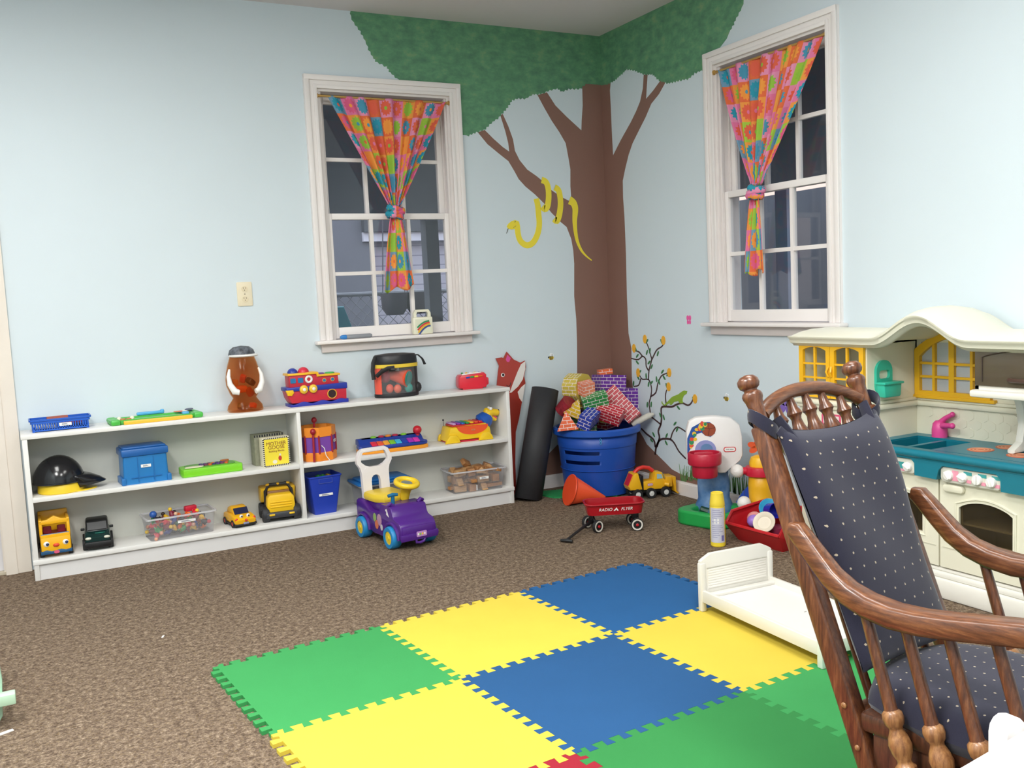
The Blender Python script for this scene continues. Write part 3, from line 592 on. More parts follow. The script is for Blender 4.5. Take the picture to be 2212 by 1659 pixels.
b = B(); b.lat((-.05, 0, 0), (.10, 0, 0), [(.009, 0), (.012, .03), (.012, .93), (.008, 1)], 14); b.obj('barrel', GREY, r)
b = B(); b.lat((-.085, 0, 0), (-.05, 0, 0), [(.004, 0), (.011, .25), (.0125, .6), (.0125, 1)], 14); b.obj('cap', mat('2E7FC8', .4), r)
r = thing('wall_outlet', 'ivory power outlet on the left wall above the shelf', 'outlet', (-2.272, 0, 1.273))
b = B(); b.prism(rrect(.078, .125, .006), 0, -.006, 'xz', bev=.002); b.obj('cover_plate', mat('E9DDC0', .4), r)
b = B()
for z in (-.026, .026): b.prism(ell(.017, .015, 18, 0, z), -.006, -.0078, 'xz')
b.obj('socket', mat('E2D4B4', .4), r)
b = B()
for z in (-.026, .026):
    for x in (-.006, .006): b.box(x-.0012, x+.0012, -.0084, -.0078, z+.001, z+.009)
    b.prism(ell(.0026, .0026, 10, 0, z-.006), -.0078, -.0084, 'xz')
b.prism(ell(.003, .003, 10, 0, 0), -.006, -.0075, 'xz'); b.obj('socket_slots', mat('7A6E58', .5), r)

# ------------------------------------------------------------------ foam floor tiles
T_, GX, GY, GA = .61, -2.8657, -1.8215, .0763
ca, sa = math.cos(GA), math.sin(GA)
def gpt(u, v): return (GX+u*ca+v*sa, GY+u*sa-v*ca)
NT, AMP = 10, .0145
def edge(k0):
    """one toothed edge from corner to corner as (along, across) pairs in metres"""
    m0 = .020; p = (T_-2*m0)/NT; o = [(0, 0), (m0, 0)]
    for i in range(NT):
        s = m0+i*p; o += [(s+.05*p, -AMP), (s+.33*p, -AMP), (s+.25*p, AMP), (s+.77*p, AMP), (s+.69*p, -AMP), (s+.95*p, -AMP)]
    return o+[(T_-m0, 0), (T_, 0)]
ED = edge(0)
def tile(i, j, m, label):
    P = [(i*T_+a, j*T_+c) for a, c in ED]                                   # top edge (constant v), going +u
    P += [((i+1)*T_-c, j*T_+a) for a, c in ED[1:]]                          # right edge going +v
    P += [((i)*T_+a, (j+1)*T_+c) for a, c in ED[::-1][1:]]                  # bottom edge going -u
    P += [(i*T_-c, j*T_+a) for a, c in ED[::-1][1:-1]]
    cx, cy = (i+.5)*T_, (j+.5)*T_
    P = [(cx+(u-cx)*.9985, cy+(v-cy)*.9985) for u, v in P]
    b = B(); b.prism([gpt(u, v) for u, v in P], .0004, .012, 'xy')
    o = b.obj('foam_tile', m, smooth=False); return tag(o, label, 'foam mat tile', 'interlocking foam floor tiles')
def foam(h): return mat(h, .75, .05, 6, .25, 700, spec=.2)
tile(0, 0, foam('3E9855'), 'green foam tile at the left corner of the floor mat')
tile(1, 0, foam('DEC54B'), 'yellow foam tile on the shelf side, between green and blue tiles')
tile(2, 0, foam('265A8E'), 'blue foam tile at the far corner, nearest the toy wagon')
tile(0, 1, foam('DCC44A'), 'large yellow foam tile at the front left of the mat')
tile(1, 1, foam('285585'), 'blue foam tile in the middle of the floor mat')
tile(2, 1, foam('D8C048'), 'yellow foam tile underneath the white doll bed')
tile(1, 2, foam('358446'), 'darker green foam tile between the red tile and rocking chair')
tile(2, 2, foam('409A56'), 'lighter green foam tile under the rocking chair')
tile(0, 2, foam('982433'), 'red foam tile cut off at the bottom edge')
tile(2, 3, foam('3B8F4E'), 'green foam tile below the rocking chair at bottom edge')
for lab, loc, rz in (('white paper scrap on the carpet at the left edge', (-3.477, -1.949, 0), 25), ('tiny white paper scrap on the carpet before the shelf', (-2.962, -1.372, 0), 70)):
    s = 1 if loc[0] < -3.2 else .5; b = B(); b.prism([(-.022*s, -.006*s), (.02*s, -.008*s), (.022*s, .005*s), (-.018*s, .008*s)], .0005, .003, 'xy'); tag(b.obj('paper_scrap', WHITE, loc=loc, rz=rz), lab, 'paper scrap')

# ================================================================== SHELF ON THE LEFT WALL
SD, ST, SM, SB = -.2366, .676, .384, .096            # front edge, top / middle / bottom board heights
r = thing('toy_shelf', 'long low white wooden shelf unit against the left wall', 'shelf', (-2.114, -.12, 0), world=True)
b = B(); b.box(-3.366, -.862, SD, -.012, ST-.022, ST, .003); b.obj('top_board', SHELF, r)
for x in (-3.3615, -.889): b = B(); b.box(x, x+.022, SD+.002, -.014, .0, ST-.022, .002); b.obj('side_panel', SHELF, r)
b = B(); b.box(-2.106, -2.086, SD+.003, -.014, SB, ST-.022, .002); b.obj('divider', SHELF, r)
for x0, x1 in ((-3.34, -2.106), (-2.086, -.889)): b = B(); b.box(x0, x1, SD+.002, -.014, SM-.022, SM, .002); b.obj('shelf_board', SHELF, r)
b = B(); b.box(-3.364, -.864, SD-.002, -.014, SB-.022, SB, .002); b.obj('bottom_board', SHELF, r)
b = B(); b.box(-3.345, -.885, SD+.012, SD+.030, 0, SB-.022); b.obj('toe_kick', mat('DEDDDC', .45, .04), r)
b = B(); b.box(-3.35, -.88, -.015, -.010, .05, ST-.01); b.obj('back_panel', mat('C9CAC2', .5, .03), r)

def label_strip(parent, x, y, z, w_, h_, rz=0, rx=0, name='paper_label'):
    b = B(); b.box(-w_/2, w_/2, -.0008, 0, -h_/2, h_/2, T=TR(x, y, z, rx, 0, rz))
    for k_ in range(3): b.box(-w_*.3, w_*(.1+.08*k_), -.0011, -.0008, h_*(.2-.2*k_)-.001, h_*(.2-.2*k_)+.001, T=TR(x, y, z, rx, 0, rz), mi=1)
    return b.obj(name, [LABEL, mat('8C8F99', .7)], parent)

# ---- top board -------------------------------------------------------------
r = thing('slotted_basket', 'blue slotted plastic basket at the left end of the shelf top', 'basket', (-3.195, -.120, ST), 0)
BK = mat('1F5ABF', .35); b = B(); w_, d_, h_ = .132, .062, .058
b.box(-w_+.012, w_-.012, -d_+.008, d_-.008, 0, .003); b.ring(rrect(2*w_, 2*d_, .012), rrect(2*w_-.012, 2*d_-.012, .008), h_-.008, h_)
b.ring(rrect(2*w_-.012, 2*d_-.008, .01), rrect(2*w_-.018, 2*d_-.014, .008), h_-.020, h_-.006); b.ring(rrect(2*w_-.024, 2*d_-.016, .01), rrect(2*w_-.030, 2*d_-.022, .008), 0, .014)
for i in range(23):
    x = -w_+.016+i*(2*w_-.032)/22
    for s in (-1, 1): b.box(x-.0028, x+.0028, *sorted((s*(d_-.012), s*(d_-.008))), .010, h_-.012)
for i in range(8):
    y = -d_+.018+i*(2*d_-.036)/7
    for s in (-1, 1): b.box(*sorted((s*(w_-.016), s*(w_-.012))), y-.003, y+.003, .010, h_-.012)
b.obj('basket_body', BK, r); label_strip(r, .02, -d_+.006, .028, .052, .014)
KRA = mat('9A4B3C', .6)
for i, (x, y, z, a, c, lab) in enumerate(((-.01, .0, .053, 6, KRA, 'brown crayon stick across the top of the blue basket'), (.05, .015, .031, 20, mat('B03A3A', .5), 'red crayon inside the blue slotted basket'), (-.06, -.02, .015, -12, mat('D8D5CC', .5), 'white chalk stick inside the blue slotted basket'), (.055, -.022, .015, 8, mat('3A2F2C', .5), 'dark brown crayon inside the blue slotted basket'))):
    b = B(); b.cyl((-.045, 0, 0), (.045, 0, 0), .011, n=8); tag(b.obj('crayon', c, loc=(-3.195+x, -.12+y, ST+z), rz=a), lab, 'crayon')

r = thing('drawing_board', 'green framed drawing board lying flat on the shelf top', 'drawing board', (-2.775, -.128, ST), 1.5)
G2 = mat('4DB848', .35); b = B()
b.ring(rrect(.425, .150, .03), rrect(.33, .100, .01), 0, .022); b.prism(rrect(.425, .150, .03), 0, .006)
for s in (-1, 1): b.box(s*.19-.022, s*.19+.022, -.094, -.05, 0, .028, .010); b.box(s*.19-.022, s*.19+.022, .06, .10, 0, .024, .010)
b.obj('frame', G2, r)
b = B(); b.box(-.165, .165, -.050, .050, .006, .013); b.obj('screen', mat('B9C6C4', .4), r)
b = B(); b.box(-.155, .160, -.096, -.076, 0, .018, .004); b.obj('front_bar', mat('F0BE3A', .4), r)
b = B(); b.box(.118, .150, -.072, -.040, .020, .034, .005); b.obj('slider', LBLU, r)
for x, y, rr_ in ((-.155, -.055, .014), (-.125, -.052, .013)): b = B(); b.prism(ell(rr_, rr_, 14, x, y), .020, .028); b.obj('stamp', mat('C9814E', .5), r)
for x in (-.17, -.112): b = B(); b.ball((x, -.052, .026), .011, 10); b.obj('stamp_knob', mat('EFE6D0', .5), r)
r = thing('drawing_stylus', 'light blue stylus lying along the back of the drawing board', 'stylus', (-2.79, -.060, ST+.0225), 2)
b = B(); b.box(-.062, .062, -.008, .008, 0, .016, .006); b.obj('barrel', LBLU, r); b = B(); b.box(.05, .068, -.010, .010, 0, .022, .006); b.obj('grip', LBLU, r)
r = thing('picture_card_stack', 'loose colourful picture cards on the right end of the drawing board', 'picture cards', (-2.625, -.075, ST+.022), 12)
for i, (c, a, x) in enumerate((('3A5A9C', 10, 0), ('D9794C', -25, -.02), ('E9E6E0', 35, .012), ('4A4E6A', 60, .02))):
    b = B(); b.prism(ell(.036, .020, 14), .003*i, .003*i+.0028, T=TR(x, 0, 0, 0, 0, a)); b.obj('card', mat(c, .5), r)

r = thing('amber_jar', 'see-through amber plastic jar with a black cap and white side handles', 'jar', (-2.335, -.118, ST)); r.scale = (1, 1, 1.12)
b = B(); b.lathe([(.002, .002), (.086, .002), (.090, .008), (.086, .026), (.066, .050), (.058, .062), (.072, .082), (.087, .120), (.089, .145), (.084, .180), (.073, .218), (.060, .252), (.057, .252), (.070, .217), (.081, .18), (.086, .145), (.084, .121), (.069, .084), (.055, .063), (.063, .052), (.083, .028), (.086, .010), (.002, .006)], 32, sy_=.92); b.obj('jar_body', AMBER, r)
b = B(); b.lathe([(.064, .250), (.066, .262), (.060, .280), (.040, .294), (.001, .299)], 28, sy_=.95); b.obj('cap', m_mottle('17181C', '6A6F78', 'black_white_patterned_cap', 34), r)
b = B(); b.lathe([(.058, .248), (.070, .250), (.074, .254), (.070, .259), (.058, .261)], 28, T=TR(.006, -.012, 0), sy_=.95); b.obj('cap_brim', WHITE, r)
for s in (-1, 1):
    b = B(); b.tube([(s*.072, -.030, .195), (s*.082, -.046, .165), (s*.080, -.060, .130), (s*.062, -.074, .098), (s*.040, -.080, .092)], [.006, .010, .014, .017, .012], 10); b.obj('handle', WHITE, r)
for i, (x, y, z, q, c, lab) in enumerate(((-.02, -.02, .115, .030, 'D8602A', 'orange plastic bit low inside the amber jar'), (.035, .0, .148, .026, '2B2420', 'black plastic bit inside the amber jar'), (.0, .01, .166, .022, 'C8402A', 'red plastic bit inside the amber jar'), (-.045, .005, .14, .026, 'B8741F', 'tan plastic bit inside the amber jar'), (.02, -.03, .098, .024, 'B0451F', 'rust coloured plastic bit inside the amber jar'), (-.03, -.02, .028, .020, '6A6440', 'olive plastic bit in the base of the amber jar'), (.035, -.015, .026, .020, 'D5502C', 'orange plastic bit in the base of the amber jar'))):
    b = B(); b.box(-q, q, -q*.7, q*.7, -q*.6, q*.6, q*.35, T=TR(0, 0, 0, 20*i, 30*i, 50*i)); tag(b.obj('plastic_bit', mat(c, .4), loc=(-2.335+x, -.118+y, ST+z)), lab, 'toy piece')

r = thing('toy_tugboat', 'red and blue toy tugboat with yellow roof on the shelf top', 'toy boat', (-1.972, -.120, ST), 1)
b = B(); pts = [(-.145, 0), (.168, 0), (.168, .020)]
pts += [(x, .018+.006*math.sin((x)*62)) for x in [.15-.01*i for i in range(29)]] + [(-.145, .016)]
b.prism(pts, -.055, .055, 'xz', bev=.003); b.obj('wave_base', mat('23309C', .35), r)
b = B(); b.prism([(-.135, .018), (.160, .018), (.163, .085), (-.160, .085), (-.150, .045)], -.050, .050, 'xz', bev=.006); b.obj('hull', mat('C4253A', .35), r)
b = B(); b.prism([(-.163, .082), (.166, .074), (.166, .106), (-.163, .102)], -.055, .055, 'xz', bev=.004); b.obj('gunwale', mat('26389E', .35), r)
b = B(); b.prism([(-.168, .090), (-.128, .090), (-.124, .075), (-.136, .060), (-.158, .062)], -.060, -.045, 'xz', bev=.004); b.obj('anchor', YEL, r)
b = B(); b.prism([(-.140, .100), (.125, .100), (.122, .148), (.010, .148), (.010, .165), (-.142, .165)], -.042, .042, 'xz', bev=.004); b.obj('cabin', mat('C22B40', .35), r)
b = B(); b.prism([(-.150, .163), (-.148, .174), (.012, .174), (.018, .158), (.132, .158), (.132, .148), (.006, .148), (.002, .163)], -.050, .050, 'xz', bev=.003); b.obj('roof', mat('F3B829', .35), r)
b = B(); b.ball((-.110, 0, .172), .028, 16, half=True, T=TR(0, 0, 0)); b.obj('blue_dome', mat('2B3C9C', .35), r)
b = B(); b.ball((-.052, 0, .172), .030, 16, half=True); b.obj('red_dome', mat('D22C44', .35), r)
for x, c in ((.035, '6A3A98'), (.09, '3BAA4F')): b = B(); b.lathe([(.026, 0), (.026, .005), (.02, .008), (.0, .008)], 18, TR(x, 0, .157)); b.obj('roof_button', mat(c, .35), r)
for x in (-.122, -.082): b = B(); b.prism(rrect(.028, .026, .004, 3, x, .136), -.042, -.045, 'xz'); b.obj('cabin_window', mat('2475A8', .3), r)
b = B(); b.torus((0, 0, 0), .015, .006, 20, 8, TR(-.038, -.044, .138, 90)); b.obj('life_ring', WHITE, r)
for x, z in ((.045, .126), (.090, .128)):
    b = B(); b.prism(ell(.0085, .0085, 16, x, z), -.042, -.0445, 'xz'); p_ = b.obj('porthole', mat('2475A8', .3), r)
    b = B(); b.torus((0, 0, 0), .0095, .0022, 18, 6, TR(x, -.043, z, 90)); b.obj('porthole_rim', mat('D8A23A', .4), p_)
for x in (-.072, -.022):
    b = B(); b.lathe([(.0, .016), (.010, .016), (.014, .012), (.020, .010), (.023, .004), (.022, 0)], 22, TR(x, -.054, .088, 90)); b.obj('paddle_wheel', mat('EFC43A', .35), r)
    b = B(); b.ball((0, 0, .013), .011, 14, (1, 1, .5), TR(x, -.054, .088, 90)); b.obj('wheel_hub', WHITE, r)
b = B(); b.prism(ell(.022, .022, 20, .080, .052), -.050, -.053, 'xz'); b.obj('side_hole', mat('2A1216', .6), r)
b = B(); b.torus((0, 0, 0), .024, .003, 24, 8, TR(.080, -.052, .052, 90)); b.obj('hole_rim', mat('D89A30', .4), r)

r = thing('instrument_bag', 'clear vinyl bag of toy instruments with black trim on the shelf top', 'bag', (-1.510, -.122, ST), -6)
E1 = ell(.118, .078, 36)
b = B(); b.prism(ell(.124, .084, 36), 0, .022, bev=.005); b.obj('bag_base', mat('1C1C20', .55), r)
b = B(); b.ring(ell(.120, .080, 36), ell(.1185, .0785, 36), .02, .165); b.obj('clear_wall', m_clear('clear_vinyl', (.96, .96, .97, 1), .06), r)
def bandseg(a0, a1, z0, z1, m, nm, rx=.122, ry=.082, th=.004):
    o = ell(rx, ry, 14, 0, 0, a0, a1); i_ = ell(rx-th, ry-th, 14, 0, 0, a0, a1); b = B(); b.prism(o+i_[::-1], z0, z1); return b.obj(nm, m, r)
bandseg(183, 218, .02, .168, mat('EE5F4A', .5), 'orange_panel'); bandseg(-38, 70, .02, .168, mat('1B1B1E', .5), 'black_panel'); bandseg(80, 183, .02, .168, mat('1B1B1E', .5), 'black_panel')
b = B(); b.ring(ell(.126, .086, 36), ell(.118, .078, 36), .163, .182); b.obj('yellow_band', mat('EDCB3C', .5), r)
b = B(); b.lathe([(.122, .180), (.124, .19), (.120, .222), (.112, .232), (.06, .238), (.001, .238)], 36, sy_=.70); b.obj('lid', mat('1A1B20', .42), r)
SK = mat('161618', .6)
b = B(); b.tube([(.10, -.01, .222), (.128, -.018, .222), (.148, -.03, .200), (.158, -.042, .168)], .013, 8, flat=.3, up=(0, 0, 1)); b.obj('side_strap', SK, r)
b = B(); b.tube([(-.115, -.03, .225), (-.132, -.04, .195), (-.140, -.05, .150), (-.138, -.06, .105)], .012, 8, flat=.3, up=(0, 1, 0)); b.obj('hanging_strap', SK, r)
b = B(); b.tube([(-.126, -.07, .122), (-.10, -.085, .148), (-.065, -.094, .164), (-.03, -.096, .166)], .012, 8, flat=.4, up=(0, 1, 0)); b.obj('front_strap', SK, r)
b = B(); b.torus((-.035, -.094, .158), .014, .005, 16, 8, TR(0, 0, 0)); b.obj('buckle', mat('3A3A3E', .4), r)
b = B(); b.ball((.112, -.02, .045), .026, 14, (1, 1, 1.15)); b.obj('rolled_pocket', mat('1B1B1E', .5), r)
INX, INY = -1.510, -.122
t_ = thing('toy_trumpet_drum', 'orange toy drum with a teal round end inside the clear bag', 'toy drum', (INX+.015, INY-.010, ST+.108), -6)
b = B(); b.lat((-.045, .03, .008), (.040, -.045, -.010), [(.022, 0), (.030, .3), (.046, .9), (.050, 1)], 22); b.obj('drum_shell', mat('EE5A35', .4), t_)
b = B(); b.lat((.040, -.045, -.010), (.0425, -.0473, -.0106), [(.041, 0), (.041, 1)], 22); b.obj('drum_face', mat('1F9E93', .4), t_)
for x, y, z, q, c, lab in ((-.05, -.03, .048, .022, 'E8583A', 'orange shaker egg at the left inside the clear bag'), (-.010, -.045, .044, .022, 'EE6A48', 'orange shaker egg in the middle inside the clear bag'), (.055, -.045, .044, .024, '1FA092', 'teal shaker egg inside the clear bag'), (-.055, .02, .115, .034, 'B83A4C', 'dark red tambourine disc inside the clear bag')):
    b = B(); b.ball((0, 0, 0), q, 14, (1, .8, 1.15)); tag(b.obj('shaker_egg' if q < .03 else 'toy_tambourine', mat(c, .4), loc=(INX+x, INY+y, ST+z)), lab, 'toy instrument')

r = thing('toy_accordion', 'small red toy accordion with white panel at the shelf top right end', 'toy accordion', (-1.045, -.105, ST), -12)
RD2 = mat('D92438', .3)
b = B(); b.prism([(-.075, .006), (-.082, .02), (-.080, .068), (-.070, .082), (.070, .092), (.082, .080), (.084, .02), (.078, .006)], -.05, .05, 'xz', bev=.010); b.box(-.06, .06, -.045, .045, 0, .012, .004); b.obj('body', RD2, r)
b = B(); b.box(.08, .098, -.035, .035, .018, .062, .008); b.obj('side_grip', RD2, r)
T0 = TR(0, -.046, .070, 38, -3.3, 0)
b = B(); b.prism(rrect(.115, .026, .006, 4, 0, .020), 0, .003, 'xy', T0); b.obj('white_panel', WHITE, r)
for i, c in enumerate(('2453B0', '2F9E48', 'F2C32C', 'E8602A')):
    b = B(); b.box(-.040+i*.025, -.018+i*.025, -.008, .006, .0, .007, .002, T=T0); b.obj('key', mat(c, .35), r)
b = B(); ellipse_logo(b, T0 @ TR(0.005, .018, .003), .022, 0, 1, 2); b.obj('logo', [RED, WHITE, INK], r, smooth=False)
for i, c in enumerate(('2F9E48', 'F2C32C', 'EFEFEF', 'F2C32C', '2453B0')):
    b = B(); b.ball((-.05+i*.025, .005, .091), .008, 10, (1, 1, .6)); b.obj('knob', mat(c, .35), r)

# ---- middle board ----------------------------------------------------------
r = thing('batting_helmet', 'glossy black toy batting helmet resting on a yellow one', 'helmet', (-3.222, -.125, SM+.046), 0)
def helmet(parent, m, z=0, thick=.004):
    b = B(); pr = [(.112*math.cos(a), .126*math.sin(a)) for a in [math.pi/2*i/10 for i in range(11)]]
    inn = [(x*.955, z_*.955) for x, z_ in pr[::-1]]
    b.lathe([(max(x, .0005), z_) for x, z_ in pr]+[(max(x, .0005), z_) for x, z_ in inn], 32, TR(0, 0, z), sy_=.95); b.obj('shell', m, parent)
    b = B(); o = ell(.112, .106, 16, 0, 0, -52, 52); tip = [(.112*math.cos(R_(a))*1.0+.098*math.cos(R_(a*1.2))**1.4, .098*math.sin(R_(a))) for a in range(50, -51, -7)]
    V = []; F = []; n = 15; 
    for k_, (s, dz) in enumerate(((0, .030), (.35, .020), (.7, .004), (1, -.016))):
        for i in range(n+1):
            a = R_(-58+116*i/n); x0, y0 = .110*math.cos(a), .104*math.sin(a); L_ = .092*max(0, math.cos(a*1.45))**.6
            V.append((x0+L_*s, y0*(1-.18*s), z+dz-.012*(abs(i-n/2)/n*2)**2*s))
    for k_ in range(3):
        for i in range(n): F.append((k_*(n+1)+i, k_*(n+1)+i+1, (k_+1)*(n+1)+i+1, (k_+1)*(n+1)+i))
    b.add(V, F); o_ = b.obj('brim', m, parent); so = o_.modifiers.new('thickness', 'SOLIDIFY'); so.thickness = .005; so.offset = 0
    b = B(); b.torus((0, 0, z+.003), .1115, .004, 32, 8, sy_=.95); b.obj('rim', m, parent)
helmet(r, mat('1A1A1D', .16))
r = thing('yellow_helmet', 'yellow toy helmet under the black batting helmet', 'helmet', (-3.215, -.125, SM), 0)
b = B(); b.lathe([(.098, 0), (.102, .004), (.100, .036), (.088, .060), (.05, .085), (.001, .09)], 30); b.obj('shell', mat('F0CC2B', .35), r)
b = B(); b.prism(ell(.10, .075, 24, .055, -.006), 0, .005, bev=.002); b.obj('brim', mat('F0CC2B', .35), r)

r = thing('lidded_tub', 'light blue lidded plastic tub with a paper label on the middle shelf', 'storage tub', (-2.848, -.135, SM), 3)
BX = mat('2379BC', .35)
def taper(b, x0, y0, x1, y1, z0, z1, rr_=.012, th=.004, mi=0, T=None):
    lo, hi = rrect(2*x0, 2*y0, rr_), rrect(2*x1, 2*y1, rr_); n = len(lo)
    li, hi2 = rrect(2*x0-2*th, 2*y0-2*th, max(rr_-th, .002)), rrect(2*x1-2*th, 2*y1-2*th, max(rr_-th, .002))
    V = [(*p, z0) for p in lo]+[(*p, z1) for p in hi]+[(*p, z1) for p in hi2]+[(*p, z0+th) for p in li]; F = [tuple(range(n-1, -1, -1)), tuple(3*n+i for i in range(n))]
    for k_ in range(3):
        for i in range(n): F.append((k_*n+i, k_*n+(i+1) % n, (k_+1)*n+(i+1) % n, (k_+1)*n+i))
    return b.add(V, F, T, mi)
b = B(); taper(b, .104, .068, .100, .072, 0, .150); b.obj('tub_body', BX, r)
b = B(); b.box(-.108, .108, -.080, .080, .135, .172, .008); b.box(-.098, .098, -.070, .070, .172, .180, .004); b.obj('lid', mat('1E5FA6', .35), r)
for s in (-1, 1):
    b = B(); b.box(s*.104-.010, s*.104+.010, -.076, .06, 0, .034, .004); b.obj('corner_foot', mat('2070B4', .35), r)
b = B()
for s in (-1, 1): b.box(s*.036-.002, s*.036+.002, -.073, -.068, .01, .13)
b.box(-.07, .07, -.074, -.07, .030, .034); b.obj('front_rib', mat('1F6CB0', .35), r)
label_strip(r, .0, -.0725, .085, .046, .014, 0, -2)

r = thing('activity_toy', 'lime green toy keypad lying on the middle shelf', 'learning toy', (-2.535, -.130, SM), 2)
b = B(); b.prism([(-.142, -.075), (.142, -.075), (.148, -.06), (.135, .05), (.10, .072), (-.10, .072), (-.142, .055), (-.150, -.06)], 0, .040, bev=.006); b.obj('case', mat('7BD027', .35), r)
b = B(); b.prism(rrect(.24, .11, .03), .040, .0425); b.obj('top_plate', mat('55A033', .4), r)
for i in range(14):
    b = B(); b.lathe([(.009, 0), (.009, .006), (.006, .008), (0, .008)], 10, TR(-.045+(i % 7)*.020, -.03+(i//7)*.030+.004*(i % 2), .042)); b.obj('button', mat(('5A3A7C', '7A3A5C', 'D8622E', '4A3A70')[i % 4], .4), r)
b = B(); b.prism(ell(.045, .018, 20, -.085, -.045), .0425, .047); b.obj('speech_panel', mat('EDE4C8', .4), r)
b = B(); b.prism(ell(.022, .012, 16, .08, .03), .0425, .052); b.obj('leaf_tab', mat('B86A2E', .4), r)

r = thing('book_block_box', 'yellow boxed set with checked border, front of two boxes on shelf', 'boxed set', (-2.2135, -.165, SM), 4)
YB = mat('F2DD3E', .45)
b = B(); b.box(-.070, .070, -.030, .030, 0, .150, .002); b.obj('box', mat('E7DFC4', .5), r)
b = B(); b.box(-.062, .062, -.0312, -.030, .008, .142); b.obj('front_cover', YB, r)
b = B()
for i in range(14):
    for x in (-.066, .066): b.box(x-.0038, x+.0038, -.0316, -.030, .006+i*.0102, .011+i*.0102)
for i in range(13):
    for z in (.0045, .1455): b.box(-.060+i*.0098-.0026, -.060+i*.0098+.0026, -.0316, -.030, z-.0035, z+.0035)
b.obj('checked_border', INK, r, smooth=False)
b = B(); M = XZ
b.text('MOTHER', .026, TR(0, -.0318, .118) @ M); b.text('GOOSE', .026, TR(0, -.0318, .098) @ M); b.text('Building Blocks', .0135, TR(0, -.0318, .079) @ M)
b.obj('lettering', mat('8A4A2A', .6), r, smooth=False)
b = B(); b.prism(ell(.009, .013, 14, .016, .040), -.0312, -.0318, 'xz'); b.prism(ell(.012, .010, 14, -.012, .024), -.0312, -.0318, 'xz', mi=1); b.prism(ell(.005, .006, 12, .017, .058), -.0312, -.0318, 'xz', mi=1); b.obj('cover_print', [mat('C0392F', .5), mat('E9E4D2', .5)], r, smooth=False)
r = thing('dark_block_box', 'dark patterned boxed set standing behind the yellow box', 'boxed set', (-2.222, -.080, SM), 4)
b = B(); b.box(-.085, .072, -.035, .038, 0, .160, .002); b.obj('box', mat('8A8A74', .6, .3, 60), r)
b = B()
for i in range(12): b.box(-.085+i*.0132, -.078+i*.0132, -.0362, -.035, .148, .160)
b.obj('checked_border', INK, r, smooth=False)

r = thing('toy_drum', 'orange and purple toy drum with red struts beside the divider', 'toy drum', (-1.977, -.130, SM), 12)
hx = ell(.095, .095, 8, a0=22.5, a1=382.5); h2 = ell(.099, .099, 8, a0=22.5, a1=382.5)
b = B(); b.prism(hx, .04, .135); b.obj('drum_shell', mat('7B45A8', .4), r, smooth=False)
b = B(); b.prism(h2, 0, .046, bev=.004); b.obj('bottom_hoop', mat('F28C28', .4), r)
b = B(); b.ring(h2, ell(.084, .084, 8, a0=22.5, a1=382.5), .128, .178); b.obj('top_hoop', mat('F2912A', .4), r, smooth=False)
b = B(); b.prism(ell(.090, .090, 8, a0=22.5, a1=382.5), .150, .158); b.obj('drum_skin', mat('C9C6C0', .5), r, smooth=False)
for i in range(8):
    a = R_(22.5+45*i); b = B(); b.cyl((.097*math.cos(a), .097*math.sin(a), .04), (.097*math.cos(a), .097*math.sin(a), .136), .005, n=8); b.obj('strut', mat('A01E30', .4), r)
b = B(); ellipse_logo(b, TR(.066, -.0665, .098, 0, 0, 45) @ XZ, .040, 0, 1, 2); b.obj('logo', [mat('E9C9CF', .4), WHITE, INK], r, smooth=False)
b = B(); b.tube([(-.03, -.10, .085), (-.018, -.106, .070), (-.012, -.110, .03), (.005, -.115, .003)], .0022, 6); b.obj('cord', WHITE, r)
for (p, rot, lab) in (((-2.028, -.232, SM+.002), (4, 2), 'red drum mallet leaning on the front of the drum'), ((-1.985, -.115, SM+.159), (0, 3), 'red drum mallet standing up behind the drum')):
    fr = 'front' in lab; m_ = thing('drum_mallet', lab, 'drum mallet', p); m_.rotation_euler = (R_(rot[0])*(-1 if fr else 1), R_(rot[1]), 0); MR = mat('9E1A2B', .35)
    L_ = .150 if fr else .040
    b = B(); b.cyl((0, 0, 0), (0, 0, L_), .006, n=10); b.obj('stick', MR, m_); b = B(); b.ball((0, 0, L_+.008), .015, 14, (1, 1, 1.1)); b.obj('head', MR, m_)

r = thing('toy_keyboard', 'blue toy keyboard with rainbow keys and a red ball knob', 'toy keyboard', (-1.566, -.130, SM), -3)
out = [(-.198, -.055), (-.17, -.078), (0, -.086), (.17, -.078), (.198, -.055), (.192, .02), (.16, .055), (.06, .070), (-.06, .070), (-.16, .055), (-.192, .02)]
b = B(); b.prism(out, 0, .020, bev=.004); b.obj('base_tray', mat('EE9A26', .35), r)
b = B(); b.prism([(x*.985, y*.97) for x, y in out], .020, .044, bev=.008); b.prism([(-.185, .044), (.185, .044), (.170, .072), (-.165, .072)], -.005, .060, 'xz', bev=.008); b.prism([(-.082, .040), (-.030, .050), (0, .072), (.05, .072), (.055, .040)], -.185, .180, 'yz', bev=.006); b.obj('case', mat('213F9E', .35), r)
KC = ('E2304A', 'EE5A3C', 'F3A53A', '7AC23A', '3FB5DC', '2040A8', 'A32DB0', 'D83CA8')
for i, c in enumerate(KC): b = B(); b.box(-.128+i*.0345, -.096+i*.0345, -.024, .022, .0, .009, .003, T=TR(0, -.054, .0455, 20)); b.obj('key', mat(c, .3), r)
for x, c in ((-.045, 'B02A48'), (-.005, 'E0882E'), (.035, 'B02A48'), (-.09, '7FC23C'), (.085, '7FC23C')): b = B(); b.lathe([(.017, 0), (.017, .006), (.012, .010), (0, .010)], 14, TR(x, .025, .071)); b.obj('button', mat(c, .35), r)
b = B(); b.prism(ell(.045, .015, 18, 0, .045), .071, .079); b.obj('speaker_grille', GREY, r)
b = B(); b.cyl((.158, .0, .044), (.158, .0, .075), .012, n=12); b.obj('knob_stem', mat('B8232F', .3), r)
